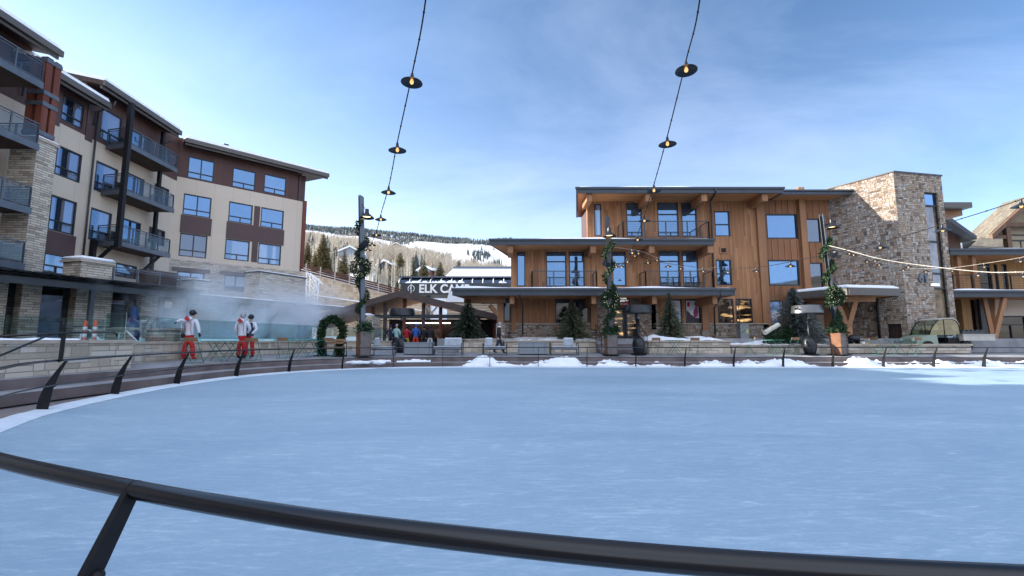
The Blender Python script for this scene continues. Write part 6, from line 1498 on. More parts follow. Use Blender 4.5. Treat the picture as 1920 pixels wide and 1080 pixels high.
def W(u, v, Y): return P(u, v, Y)
a1 = P1[1](P1[2](455)); l1 = [W(773, 137, 7.2), W(745, 267, 8.9), W(729, 349, 11.0), W(714, 402, 14), W(706, 433, 17), W(698, 453, 19.6), W(690, 463, 21.8)]
string('left overhead cord of black enamel lamps running to the first lamp pole', [W(830, -330, 4.2), W(798, 0, 5.7)] + l1 + [a1], l1, tuple(a1))
a2 = P2[1](P2[2](470)); l2 = [W(1286, 115, 7.2), W(1251, 256, 9.0), W(1226, 346, 11.3), W(1208, 404, 13.6), W(1195, 441, 15.8), W(1185, 467, 17.9), W(1176, 484, 19.9), W(1165, 494, 21.6), W(1155, 494, 22.8)]
string('right overhead cord of black enamel lamps running to the middle lamp pole', [W(1345, -330, 4.2), W(1312, 0, 5.7)] + l2 + [a2], l2, tuple(a2))
a2b = P2[1](P2[2](462)); l3 = [W(1190, 474, 23.3), W(1215, 487, 23), W(1252, 494, 22.6), W(1318, 502, 21.5), W(1364, 503, 20), W(1418, 501, 18.5), W(1482, 491, 16.6), W(1650, 454, 13.4), W(1766, 421, 11.8), W(1914, 374, 10.2)]
string('long sagging lamp cord rising from the middle pole to the upper right', [a2b] + l3 + [W(2100, 300, 9)], l3, tuple(a2b))
a3 = P3[1](P3[2](462)); m_wirel = pm('pale_cord', (.5, .45, .38), .6, var=.1)
l4 = [W(1592, 470, 23.8), W(1625, 485, 24), W(1648, 491, 24.2), W(1693, 501, 24.4), W(1735, 504, 24), W(1785, 502, 22.8), W(1845, 494, 21), W(1913, 483, 19)]
string('thin lamp cord crossing the number on the stone tower', [a3] + l4 + [W(2050, 455, 16)], l4, tuple(a3), m_wirel, .008)
l5 = [W(1600, 472, 22.5), W(1640, 483, 21.6), W(1702, 494, 20.5), W(1833, 509, 18.4), W(1918, 510, 17)]
string('thick pale lamp cord leaving the sunlit pole to the right', [a3 + Vector((0, -.1, .05))] + l5 + [W(2100, 505, 15)], l5, tuple(a3 + Vector((0, -.1, .05))), m_wirel, .017)
l6 = [W(1197, 470, 25), W(1232, 483, 26), W(1276, 499, 27)]
string('short string of small lamps sagging from the middle pole toward the balconies', [a2b + Vector((0, .1, 0)), *l6, W(1316, 505, 28), W(1345, 500, 28.9)], l6, tuple(a2b + Vector((0, .1, 0))), m_wirel, .007)
# ================= patio heaters
m_chrome = pm('heater_steel', (.13, .13, .135), .35, .8, var=.1); m_flame = emis('heater_element', (1, .55, .2), 1.2)
def heater(label, u, Y, first, sc_=1.0, mat=None):
    b = P(u, 660, Y); b.z = ZPL; t = T('patio_heater', label, 'patio heater', tuple(b), 0, 'patio heaters'); mt = mat or m_shade
    mb = MB(); mb.lathe([(0, 0), (.42, 0), (.42, .03), (.3, .05), (0, .05)], b, 24); mb.build('base', m_black, t, smooth='auto')
    mb = MB(); mb.lathe([(.26, .05), (.31, .2), (.34, .42), (.33, .62), (.28, .8), (.18, .92), (.09, .97), (.06, 1.02), (0, 1.02)], b, 28); mb.build('tank_housing', m_shade, t, smooth=True)
    mb = MB(); mb.lathe([(.045, 1.0), (.045, 1.95), (0, 1.95)], b, 12); mb.build('pole', m_shade, t, smooth=True)
    mb = MB(); mb.lathe([(.05, 1.9), (.09, 1.93), (.075, 2.0), (.08, 2.25), (.0, 2.28)], b, 14); mb.build('burner', m_chrome, t, smooth='auto')
    mb = MB(); mb.lathe([(0, 2.66), (.7, 2.64), (.72, 2.62), (.78, 2.22), (.77, 2.22), (.70, 2.6), (0, 2.6)], b, 36); mb.build('hood', mt, t, smooth='auto')
heater('dark patio heater behind the metal lounge seats, left one', 752, 27.2, 1); heater('dark barrel patio heater right of the middle lamp pole', 1198, 24.7, 1); heater('patio heater with a shiny silver hood before the blue spruce', 1519, 24.7, 1, mat=m_chrome)
# ================= box fire tables and lounge seats
m_firebox = pm('grey_fire_table', (.21, .235, .26), .6, .1, var=.08, scale=2)
def fbox(label, u0, u1, Y):
    a, b = P(u0, 650, Y).x, P(u1, 650, Y).x; t = T('fire_table', label, 'fire table', ((a + b) / 2, Y, ZPL), 0, 'grey box fire tables'); z = ZPL
    mb = MB(); mb.box(a, b, Y, Y + .8, z + .03, z + .62); mb.build('body', m_firebox, t); mb = MB(); mb.box(a - .02, b + .02, Y - .02, Y + .82, z + .622, z + .66); mb.build('tabletop', m_firebox, t)
    for k in range(3): x = a + (b - a) * [.02, .5, .9][k]; mb = MB(); mb.box(x, x + .012, Y - .006, Y - .001, z + .05, z + .6); mb.build('panel_joint', m_black, t)
    mb = MB(); mb.box(a + .02, b - .02, Y + .02, Y + .78, z, z + .029); mb.build('plinth', m_black, t)
fbox('long grey box fire table right of the first lamp pole', 757, 810, 24.4); fbox('grey box fire table left of the shop stairs planter', 972, 1027, 24.7)
m_cush = pm('frosted_cushion', (.36, .40, .45), .8, var=.15, scale=3, bump=.3)
def lounge(label, u0, u1, Y, rz, cush, first=[None]):
    a, b = P(u0, 650, Y).x, P(u1, 650, Y).x; w = b - a; cxx = (a + b) / 2; t = T('lounge_seat', label, 'outdoor seat', (cxx, Y, ZPL), rz, 'metal lounge seats with frosted cushions'); M_ = wm(t); w2 = w / 2
    for sx in (-1, 1):
        mb = MB(M_); x = sx * (w2 - .03); mb.tube([(x, -.32, .02), (x, -.32, .6), (x, .38, .6), (x, .38, .02)], .024, 4, closed=True); mb.build('side_frame', m_greym, t)
    mb = MB(M_); mb.box(-w2 + .05, w2 - .05, -.3, .36, .27, .31); mb.build('seat_frame', m_greym, t)
    mb = MB(M_); mb.rbox((0, 0, .38), w - .14, .62, .13, bev=.03); mb.build('seat_cushion', m_cush, t, smooth='auto')
    for (f0, f1) in cush:
        mb = MB(M_); xa_, xb_ = -w2 + .06 + (w - .12) * f0, -w2 + .06 + (w - .12) * f1; mb.rbox(((xa_ + xb_) / 2, .3, .64), xb_ - xa_, .15, .42, rx=-.14, bev=.04); mb.build('back_cushion', m_cush, t, smooth='auto')
        mb = MB(M_); mb.rbox(((xa_ + xb_) / 2, .33, .87), xb_ - xa_ - .04, .14, .05, bev=.02); mb.build('snow', m_snow, t)
lounge('frosted metal lounge seat just right of the first lamp pole planter', 697, 740, 23.8, .03, [(0.0, .25)])
lounge('frosted lounge seat right of the long grey fire table', 812, 868, 24.6, 0, [(.35, .98)])
lounge('small frosted lounge seat in front of the walking man', 905, 951, 24.8, 0, [(.05, .38)])
lounge('frosted lounge seat between the grey fire table and the middle lamp pole', 1031, 1084, 24.8, 0, [(.5, .88)])
# ================= folding cafe chairs and tables
def chair_proto(label, group, slat=m_slat, fr_=m_greenp, bs='green'):
    t = T('folding_chair', label, 'chair', (0, 0, 0), 0, group)
    for s in (-1, 1):
        mb = MB(); x = s * .2; mb.tube([(x, .28, 0), (x, .0, .44), (x * .98, -.2, .84)], .011, 5); mb.build('rear_leg', fr_, t)
        mb = MB(); x = s * .175; mb.tube([(x, -.22, 0), (x, .18, .46)], .011, 5); mb.build('front_leg', fr_, t)
    for (w_, y_) in ((.2, .28), (.175, -.22)): mb = MB(); mb.tube([(-w_, y_, .012), (w_, y_, .012)], .01, 5); mb.build('cross_bar', fr_, t)
    mb = MB()
    for k in range(6): mb.box(-.19, .19, -.17 + k * .065, -.17 + k * .065 + .05, .45, .465)
    mb.build('seat', slat, t)
    mb = MB(); mb.rbox((0, -.195, .78), .42, .018, .13, rx=.25); mb.build('backrest', slat, t)
    return t
def table_proto(label, group, r=.36, fr_=m_greenp):
    t = T('folding_table', label, 'table', (0, 0, 0), 0, group); mb = MB(); mb.box(-r, r, -.3, .3, .70, .725); mb.build('tabletop', fr_, t)
    for s in (-1, 1):
        mb = MB(); y = s * .22
        mb.tube([(-.3, y, .0), (.2, y * .95, .7)], .012, 5); mb.build('leg', fr_, t); mb = MB(); mb.tube([(.3, y * .9, .0), (-.2, y * .85, .7)], .012, 5); mb.build('leg', fr_, t)
    for x_ in (-.3, .3): mb = MB(); mb.tube([(x_, -.21, .012), (x_, .21, .012)], .011, 5); mb.build('cross_bar', fr_, t); return t
GC = 'green folding cafe chairs with wooden slats'; GT = 'green folding cafe tables'
chs = [(362, 16.9, .1, 'chair with dark slats standing before the pointing skier'), (475, 19.2, .15, 'chair nearest the pair of skiers, its wooden back in front of red trousers'), (531, 20.8, .2, 'green folding chair alone between the skiers and the wreath arch'),
       (618, 22.4, .1, 'green folding chair with wide pale back beside the wreath arch'), (1228, 24.6, .1, 'left of the two green chairs in front of the snow heaped planter'), (1302, 24.6, -.1, 'right of the two green chairs in front of the snow heaped planter'),
       (1408, 25.2, 1.3, 'green chair seen from the side beneath the grey utility box'), (1488, 24.8, .1, 'green chair with wooden back left of the silver heater'), (1645, 24.6, -1.3, 'sunlit green chair turned sideways left of the sunlit table'), (1716, 24.6, .1, 'sunlit green chair with a pale back in front of the utility cart')]
src = chair_proto(chs[0][3], GC)
for i, (u, Y, rz, lb_) in enumerate(chs): b = P(u, 660, Y); q_ = place(src, (b.x, b.y, pz(b.x, b.y)), rz, lb_, i == 0); q_.scale = (1.1, 1.1, 1.1)
tbs = [(405, 17.9, .1, 'left table of the green pair in front of the skiers'), (436, 18.6, .05, 'right table of the green pair in front of the skiers'), (566, 21.6, .1, 'green table with crossed legs left of the wreath arch'), (592, 22.2, .0, 'snow dusted green table under the wreath arch'), (1265, 24.6, .0, 'dark green table between the two chairs before the snow heaped planter'),
       (1453, 24.8, .2, 'green table at the foot of the leaning log'), (1681, 24.6, 0, 'sunlit bright green table in front of the utility cart')]
src = table_proto(tbs[0][3], GT)
for i, (u, Y, rz, lb_) in enumerate(tbs): b = P(u, 660, Y); q_ = place(src, (b.x, b.y, pz(b.x, b.y)), rz, lb_, i == 0); q_.scale = (1.1, 1.1, 1.1)
# ================= wreath arch with bench
q = P(620, 650, 22.9); q.z = pz(q.x, q.y); t = T('wreath_arch', 'tall leafy evergreen photo arch standing in front of the pool glass', 'arch', tuple(q)); rq = random.Random(5)
ar = [(-.42, .0), (-.46, .35), (-.5, .75), (-.5, 1.15), (-.42, 1.5), (-.22, 1.76), (.05, 1.84), (.32, 1.74), (.52, 1.5), (.56, 1.2), (.48, .8), (.42, .4), (.45, .0)]
path = crom([(q.x + a, q.y, q.z + b) for a, b in ar], 7, closed=False); mb = MB(); mb.tube(path, .05, 8); mb.build('hoop', m_bark, t)
mb = MB(); leaves(mb, path, .15, 26, .17, rq); leaves(mb, [p for p in path if p.z < q.z + .5], .2, 10, .17, rq); mb.build('greenery', l_gar, t, uv=False)
for sx in (-.43, .44): mb = MB(); mb.box(q.x + sx - .3, q.x + sx + .3, q.y - .3, q.y + .3, q.z, q.z + .04); mb.build('foot_plate', m_black, t)
b = P(628, 650, 22.3); b.z = ZPL; t = T('bench', 'wooden bench with curled black iron arms beside the wreath arch', 'bench', tuple(b), .1); M_ = wm(t)
mb = MB(M_)
for k in range(4): mb.box(-.45, .45, -.2 + k * .11, -.11 + k * .11, .42, .45)
mb.build('seat', m_slat, t); mb = MB(M_)
for k in range(2): mb.box(-.45, .45, .26, .29, .6 + k * .13, .7 + k * .13)
mb.build('backrest', m_slat, t)
for s in (-1, 1): mb = MB(M_); mb.tube([(s * .48, -.25, 0), (s * .48, -.22, .45), (s * .48, -.25, .62), (s * .48, -.1, .7), (s * .48, .2, .66), (s * .48, .3, .5), (s * .48, .3, 0)], .02, 6); mb.build('arm', m_black, t, smooth=True)
# ================= near evergreens in the planters
tree('fir_tree', 'dark bushy fir in the planter before the gate pavilion', 'tree', (P(877, 632, 28.4).x, 28.4, 1.2), 2.75, 2.5, l_dark, 71, None, 26, 12, 9)
tree('spruce_tree', 'grey-green spruce in front of the ground floor windows left of the stairs', 'tree', (P(1073, 632, 28.6).x, 28.6, 1.3), 2.5, 2.7, l_spr, 72, None, 26, 12, 9)
tree('spruce_tree', 'narrow green spruce in front of the white window poster', 'tree', (P(1257, 632, 27.6).x, 27.6, 1.35), 2.9, 2.1, l_spr, 73, None, 28, 11, 9)
tree('spruce_tree', 'large blue-grey spruce left of the silver patio heater', 'tree', (P(1492, 640, 27.6).x, 27.6, 1.1), 3.45, 3.3, l_blue, 74, None, 34, 13, 10)
tree('spruce_tree', 'small blue-grey spruce tucked behind the large one by the side door', 'tree', (P(1525, 640, 28.4).x, 28.4, 1.1), 2.6, 1.6, l_blue, 75, None, 20, 10, 8)
def bare(label, u, Y, z0, H, seed, n=26, sp=.35):
    rq = random.Random(seed); b = P(u, 640, Y); t = T('bare_tree', label, 'tree', (b.x, b.y, z0)); k = MB(); c = MB(); B = Vector((b.x, b.y, z0))
    k.tube([B, B + Vector((.02, 0, H * .5)), B + Vector((0, 0, H))], [.035, .025, .008], 6)
    for j in range(n):
        z = H * rq.uniform(.12, .9); a = rq.random() * 6.28; L = H * sp * (1.1 - z / H) * rq.uniform(.6, 1.1); p = B + Vector((0, 0, z)); q = p + Vector((math.cos(a) * L, math.sin(a) * L, L * .8)); c.tube([p, q], [.01, .004], 4)
        for _ in range(4): m = p.lerp(q, rq.uniform(.3, .9)); c.tube([m, m + Vector((rq.uniform(-1, 1), rq.uniform(-1, 1), rq.uniform(.2, 1))) * L * .4], [.005, .003], 3)
    k.build('trunk', m_bark, t); c.build('branches', m_bark, t)
bare('slim leafless sapling in front of the lit shop windows', 1388, 28.5, 1.3, 2.7, 4); bare('young leafless tree with a white stem before the blue poster', 1467, 26.8, 1.2, 3.2, 8, 20)
# utility box, leaning log with greenery
b = P(1393, 630, 29.4); t = T('utility_box', 'tall pale grey electrical cabinet against the stone wainscot', 'utility box', (b.x, 29.2, 1.3)); m_ub = pm('cabinet_grey', (.30, .34, .33), .6, var=.06); w = P(1403, 630, 29.2).x - P(1385, 630, 29.2).x
mb = MB(); mb.box(b.x - w / 2, b.x + w / 2, 29.2, 29.6, 1.3, P(1393, 608, 29.2).z); mb.build('cabinet', m_ub, t); mb = MB(); mb.box(b.x - w / 2 - .02, b.x + w / 2 + .02, 29.17, 29.63, P(1393, 608, 29.2).z, P(1393, 608, 29.2).z + .04); mb.build('lid', m_ub, t)
mb = MB(); mb.box(b.x + .12, b.x + .26, 29.19, 29.199, 1.75, 2.05); mb.build('warning_label', pm('yellow_label', (.6, .6, .3), .6), t)
t = T('leaning_log', 'birch log decoration leaning over evergreen sprigs on the snow', 'decoration', tuple(P(1447, 635, 26.6))); a, b_ = P(1434, 624, 26.3), P(1459, 609, 26.8); mb = MB(); mb.tube([a, b_], .14, 14); mb.build('log', l_aspt, t, smooth='auto')
mb = MB(); leaves(mb, [P(rq.uniform(1435, 1482), rq.uniform(618, 645), 26.6) for _ in range(60)], .15, 12, .18, rq); mb.build('evergreen_sprigs', l_gar, t, uv=False)
# grill, crate, ball
b = P(1603, 660, 26.6); t = T('barbecue_grill', 'black barbecue grill between the planter end and the yellow crate', 'grill', (b.x, b.y, ZPL)); x, y = b.x, b.y
mb = MB(); mb.ball((x, y, 1.42), .32, .26, .24, 16); mb.build('hood', m_shade, t, smooth=True)
for sx in (-.2, .2): mb = MB(); mb.box(x + sx - .03, x + sx + .03, y - .15, y + .15, ZPL, 1.3); mb.build('leg', m_black, t)
mb = MB(); mb.box(x - .45, x + .45, y - .2, y + .2, 1.28, 1.33); mb.build('side_shelf', m_black, t)
b = P(1618, 660, 26.8); t = T('crate', 'yellow plastic crate beside the black grill', 'crate', (b.x, b.y, ZPL)); m_yel = pm('yellow_plastic', (.55, .35, .04), .6, var=.1)
mb = MB(); 
for z in (0, .15, .3, .45): mb.box(b.x - .26, b.x + .26, b.y - .2, b.y + .2, ZPL + z + .02, ZPL + z + .13)
mb.box(b.x - .24, b.x + .24, b.y - .18, b.y + .18, ZPL, ZPL + .58); mb.build('body', m_yel, t); mb = MB(); mb.box(b.x - .27, b.x + .27, b.y - .21, b.y + .21, ZPL + .581, ZPL + .62); mb.build('rim', m_yel, t)
b = P(1620, 660, 26.0); t = T('gas_cylinder', 'white gas cylinder in front of the yellow crate', 'gas cylinder', (b.x, b.y, ZPL)); mb = MB(); mb.lathe([(0, 0), (.15, 0), (.17, .1), (.17, .42), (.12, .52), (.05, .55), (0, .55)], b * 1 - Vector((0, 0, b.z - ZPL)), 16); mb.build('body', m_white, t, smooth='auto')
mb = MB(); mb.lathe([(.08, .54), (.09, .68), (.07, .68), (.06, .54)], Vector((b.x, b.y, ZPL)), 12); mb.build('collar', m_white, t)
b = P(1633, 660, 26.2); t = T('round_gas_tank', 'round white and blue tank right of the yellow crate', 'gas tank', (b.x, b.y, ZPL)); mb = MB(); mb.ball((b.x, b.y, ZPL + .33), .23, n=18); mb.build('body', m_white, t, smooth=True)
mb = MB(); mb.lathe([(.226, .28), (.234, .30), (.234, .36), (.226, .38)], Vector((b.x, b.y, ZPL)), 18); mb.build('blue_band', m_navy, t, smooth=True); mb = MB(); mb.lathe([(.15, 0), (.16, .12), (.13, .12)], Vector((b.x, b.y, ZPL)), 14); mb.build('foot_ring', m_black, t)
# ================= utility cart (UTV)
m_cart = pm('cart_pale_green', (.25, .31, .25), .35, var=.12); m_cbed = pm('cart_bed_tan', (.46, .43, .38), .55, var=.1); m_cwin, n_, b_, o_ = newmat('clear_vinyl'); n_.nodes.remove(b_)
n_.links.new(nd(n_, 'ShaderNodeMixShader', {0: .3, 1: nd(n_, 'ShaderNodeBsdfTransparent', {0: (.75, .85, .78, 1)}).outputs[0], 2: nd(n_, 'ShaderNodeBsdfGlossy', {'Color': (.85, .9, .88, 1), 'Roughness': .12}).outputs[0]}).outputs[0], o_.inputs[0])
b = P(1760, 662, 26.6); zc = .68; t = T('utility_cart', 'pale green utility cart with clear rounded cab enclosure and a flat pale cargo bed', 'utility cart', (b.x, b.y, zc)); M_ = wm(t)
# local x: right = rear (bed); nose to the left
for (x, nm) in ((-1.15, 0), (1.0, 0)):
    for y in (-.62, .62):
        mb = MB(M_); mb.tube([(x, y - .11, .3), (x, y + .11, .3)], .3, 20); wl = mb.build('wheel', m_black, t, smooth='auto'); mb = MB(M_); s = -1 if y < 0 else 1; mb.tube([(x, y + s * .111, .3), (x, y + s * .125, .3)], .16, 16); mb.build('rim', m_chrome, wl)
mb = MB(M_); mb.prism([(-1.75, .35), (-1.72, .72), (-1.55, .82), (-.95, .95), (-.55, .98), (-.5, .35)], -.6, .6); mb.build('hood', m_cart, t)
mb = MB(M_); mb.box(-.49, .75, -.6, .6, .3, .5); mb.box(.1, .72, -.55, .55, .5, .78); mb.build('floor', m_black, t)
mb = MB(M_); mb.rbox((.55, 0, 1.0), .14, 1.0, .5, ry=.15, bev=.03); mb.rbox((.35, 0, .82), .45, 1.0, .12, bev=.03); mb.build('seat', m_cush, t)
mb = MB(M_); mb.box(.8, 2.6, -.75, .75, .62, .95); mb.box(.76, 2.64, -.79, .79, .951, .99); mb.build('cargo_bed', m_cbed, t)
mb = MB(M_); mb.box(1.0, 2.3, -.5, .5, .992, 1.16); 
for k in range(5): mb.box(1.05 + k * .25, 1.2 + k * .25, -.52, -.3, 1.161, 1.24)
mb.build('cargo', m_greym, t)
prf = [(-.98, .95), (-.86, 1.25), (-.66, 1.55), (-.4, 1.78), (-.05, 1.86), (.35, 1.86), (.62, 1.74), (.76, 1.5), (.8, .98)]
for y in (-.6, .6):
    mb = MB(M_); mb.tube([(x, y, z) for x, z in prf], .03, 6); mb.tube([(-.1, y, .5), (-.1, y, 1.84)], .025, 6); mb.build('roll_cage', m_black, t, smooth=True)
    mb = MB(M_); mb.prism([(x * .98, z - .02) for x, z in prf], y - .004, y + .004); mb.build('side_window', m_cwin, t)
mb = MB(M_); vs = []; 
for x, z in prf[:5]: vs += [(x, -.6, z), (x, .6, z)]
mb.add(vs, [(2 * i, 2 * i + 1, 2 * i + 3, 2 * i + 2) for i in range(4)]); mb.build('windscreen', m_cwin, t)
mb = MB(M_); pr2 = prf[3:8]; mb.prism(pr2 + [(x, z + .05) for x, z in pr2[::-1]], -.64, .64); mb.build('roof', m_cbed, t)
for y in (-.4, .4): mb = MB(M_); mb.rbox((-1.745, y, .66), .04, .2, .12); mb.build('headlight', m_white, t)
mb = MB(M_); mb.tube([(-.35, -.3 + .16 * math.cos(k), 1.05 + .16 * math.sin(k)) for k in [R(a) for a in range(0, 360, 30)]], .015, 5, closed=True); mb.build('steering_wheel', m_black, t)
# snow scraps on the lower tier and loose snow behind the rail
for i, (u, Y, wd_) in enumerate(((688, 21.6, 1.6), (712, 22.6, .8))):
    q = P(u, 690, Y); mb = MB(); rq = random.Random(i)
    for _ in range(16): mb.ball((q.x + rq.uniform(-1, 1) * wd_ * .5, q.y + rq.uniform(-.1, .15), .29), rq.uniform(.12, .3), rq.uniform(.1, .2), rq.uniform(.04, .1), 8)
    tag(mb.build('snow_scrap', m_snow, smooth=True), kind='structure')
# ================= people
def skin(chains, mats, name, parent, sub=2, M_=None, fmat=None):
    """chains: list of [(x,y,z,r) or (x,y,z,rx,ry), ...] sharing points by position; one continuous surface"""
    vs = []; rs = []; es = []; idx = {}
    for ch in chains:
        prev = None
        for p in ch:
            k = (round(p[0], 3), round(p[1], 3), round(p[2], 3))
            if k not in idx: idx[k] = len(vs); vs.append(Vector(p[:3])); rs.append((p[3], p[4] if len(p) > 4 else p[3]))
            i = idx[k]
            if prev is not None and prev != i: es.append((prev, i))
            prev = i
    me = bpy.data.meshes.new(name); me.from_pydata([tuple(v) for v in vs], es, []); ob = bpy.data.objects.new(name, me); col.objects.link(ob)
    md = ob.modifiers.new('s', 'SKIN'); md.use_smooth_shade = True; md.branch_smoothing = .4
    if not me.skin_vertices: bpy.context.view_layer.update()
    if not me.skin_vertices: me.attributes  # noqa
    sv = me.skin_vertices[0].data if me.skin_vertices else None
    if sv is None:
        bpy.context.view_layer.objects.active = ob; bpy.ops.mesh.customdata_skin_add(); sv = me.skin_vertices[0].data
    for i, r in enumerate(rs): sv[i].radius = r; sv[i].use_root = (i == 0)
    ms = ob.modifiers.new('u', 'SUBSURF'); ms.levels = sub; ms.render_levels = sub
    bpy.context.view_layer.update(); dg = bpy.context.evaluated_depsgraph_get(); nm = bpy.data.meshes.new_from_object(ob.evaluated_get(dg)); nm.name = name
    bpy.data.objects.remove(ob)
    nm.materials.clear()
    for m in (mats if isinstance(mats, (list, tuple)) else [mats]): nm.materials.append(m)
    if fmat:
        for p in nm.polygons: p.material_index = fmat(p.center)
    nm.polygons.foreach_set('use_smooth', [True] * len(nm.polygons))
    o = bpy.data.objects.new(name, nm); col.objects.link(o); o.parent = parent; return o
m_skin = pm('skin', (.48, .28, .20), .6, var=.05); 
def cloth(name, c, var=.12, b=.25): return pm(name, c, .8, var=var, scale=7, bump=b, bs=14)
c_wj = cloth('white_jacket', (.62, .64, .70), .06, .6); c_red = cloth('red_trousers', (.42, .008, .012), .12, .5); c_blk = cloth('black_cloth', (.014, .013, .018), .3, .4); c_redt = cloth('red_trim', (.38, .01, .02))
c_navy = cloth('navy_cloth', (.012, .02, .07)); c_blue = cloth('blue_jacket', (.02, .10, .38)); c_yel = cloth('mustard_trousers', (.42, .27, .02)); c_or = cloth('scarlet_trousers', (.55, .03, .01)); c_wht = cloth('white_trousers', (.55, .57, .62)); c_teal = cloth('pale_teal_jacket', (.30, .48, .46)); c_jean = cloth('dark_jeans', (.02, .03, .06)); c_gry = cloth('grey_wool', (.34, .33, .36)); c_brn = cloth('brown_glove', (.12, .06, .035))
m_hair = pm('dark_hair', (.03, .018, .012), .7, var=.3); m_gog = pm('goggle_lens', (.01, .01, .015), .12, .3); m_strap = pm('goggle_strap', (.25, .25, .28), .6)
def hand(parent, w, d, side, mat, name='glove', s=1.0, palm=None):
    """w wrist, d direction of the fingers; five separate bent fingers"""
    w = Vector(w); d = Vector(d).normalized(); a = Vector(palm or (0, 1, 0)); sd = d.cross(a).normalized(); nrm = sd.cross(d).normalized()
    ch = []; p0 = w - d * .04; p1 = w + d * .03; p2 = w + d * .075
    ch.append([(*p0, .032, .028), (*p1, .038, .022), (*p2, .042, .02)])
    for k, (o, L) in enumerate(((-.034, .062), (-.012, .074), (.012, .070), (.033, .054))):
        r = p2 + sd * o * s; q = r + d * L * .5 + nrm * .008; e = q + d * L * .42 + nrm * .026; ch.append([(*p2, .042, .02), (*(r + d * .012), .0125), (*q, .0115), (*e, .0095)])
    th = p1 + sd * -.035 * side; ch.append([(*p1, .038, .022), (*th, .014), (*(th + d * .035 - sd * .02 * side + nrm * .012), .0125), (*(th + d * .062 - sd * .018 * side + nrm * .028), .011)])
    return skin(ch, mat, name, parent, 2)
def figure(label, loc, rz, J, jacket, trousers, boots=c_blk, head='helmet', hcol=None, extras=None, group=None, H=1.0, vest=None, glove=None, lod=0):
    """J: joint dictionary in metres, body faces -y in its own frame"""
    t = T('person', label, 'person', tuple(loc), rz, group); g = lambda n: Vector(J[n])
    hip, chest, neck, hd = g('hip'), g('chest'), g('neck'), g('head')
    fw = Vector(J.get('face', (0, -1, 0))).normalized(); 
    lh, rh = hip + Vector((.095, 0, -.03)), hip + Vector((-.095, 0, -.03)); ls, rs = g('ls'), g('rs'); le, re = g('le'), g('re'); lw, rw_ = g('lw'), g('rw'); lk, rk = g('lk'), g('rk'); la, ra = g('la'), g('ra')
    mid = hip.lerp(chest, .5)
    up = Vector((0, 0, 1)); body = [[(*hip, .13, .10), (*mid, .125, .095), (*chest, .15, .105), (*neck.lerp(chest, .35), .10, .085), (*neck, .052), (*(hd - up * .075 + fw * .012), .058, .06), (*hd, .078, .092), (*(hd + up * .075 - fw * .005), .062, .075)],
            [(*hip, .13, .10), (*lh, .085), (*lk, .058), (*la, .040), (*(la + fw * .13 - up * .05), .032)], [(*hip, .13, .10), (*rh, .085), (*rk, .058), (*ra, .040), (*(ra + fw * .13 - up * .05), .032)],
            [(*chest, .15, .105), (*ls, .062), (*le, .042), (*lw, .028)], [(*chest, .15, .105), (*rs, .062), (*re, .042), (*rw_, .028)],
            [(*hd, .078, .092), (*(hd + fw * .098 - up * .012), .014)], [(*(hd - up * .075 + fw * .012), .058, .06), (*(hd - up * .09 + fw * .06), .026)]]
    skin(body, m_skin, 'body', t, 2)
    k = .028
    jm = jacket
    hem = hip + Vector((0, 0, -.10)); jc = [[(*hem, .178, .145), (*hip, .175, .14), (*mid, .168, .135), (*chest, .19, .145), (*neck.lerp(chest, .35), .125, .105), (*(neck - up * .01), .075, .072)],
          [(*chest, .19, .145), (*ls, .088), (*ls.lerp(le, .55), .076), (*le, .07), (*le.lerp(lw, .5), .06), (*(le.lerp(lw, .96)), .05)], [(*chest, .19, .145), (*rs, .088), (*rs.lerp(re, .55), .076), (*re, .07), (*re.lerp(rw_, .5), .06), (*(re.lerp(rw_, .96)), .05)]]
    fm = None
    if vest: fm = lambda c: 1 if (c - chest.lerp(hip, .45)).length < .34 and abs(c.x - hip.x) < .155 and c.z > hip.z - .1 and c.z < neck.z - .03 else 0
    skin(jc, [jacket, vest] if vest else jacket, 'jacket', t, 2, fmat=fm)
    tc_ = [[(*(hip + up * .02), .155, .125), (*(hip - up * .05), .15, .12), (*(lh - up * .08), .105), (*lh.lerp(lk, .55), .095), (*lk, .088), (*lk.lerp(la, .5), .088), (*(la + up * .03), .098)], [(*(hip - up * .05), .15, .12), (*(rh - up * .08), .105), (*rh.lerp(rk, .55), .095), (*rk, .088), (*rk.lerp(ra, .5), .088), (*(ra + up * .03), .098)]]
    skin(tc_, trousers, 'trousers', t, 2)
    for a in (la, ra): skin([[(*(a + up * .06), .062), (*(a - up * .02), .068), (*(a - up * .035 + fw * .09), .055, .045), (*(a - up * .045 + fw * .18), .046, .036)]], boots, 'boot', t, 2)
    if head == 'helmet':
        mb = MB(wm(t)); c = hd + up * .035 - fw * .012
        mb.ball(c, .112, .13, .125, 18); mb.build('helmet', hcol, t, smooth=True)
        mb = MB(wm(t)); e = hd + fw * .095 + up * .02; mb.rbox(e, .15, .04, .07, rz=math.atan2(fw.x, -fw.y) * 1, bev=.015); mb.build('goggles', m_gog, t, smooth='auto')
    elif head == 'beanie':
        mb = MB(wm(t)); mb.ball(hd + up * .05 - fw * .01, .1, .112, .10, 16); mb.build('beanie', hcol, t, smooth=True); mb = MB(wm(t)); mb.ball(hd + up * .16, .03, n=8); mb.build('pompom', hcol, t)
    else:
        mb = MB(wm(t)); mb.ball(hd + up * .03 - fw * .03, .1, .11, .1, 16); mb.ball(hd - up * .07 - fw * .06, .075, .06, .12, 12); mb.build('hair', hcol, t, smooth=True)
    if not lod:
        for w, e, s in ((lw, le, 1), (rw_, re, -1)): hand(t, w, (w - e), s, glove or c_blk)
    else:
        for w, e in ((lw, le), (rw_, re)): d = (w - e).normalized(); hand(t, w, d, 1, glove or c_blk)
    return t
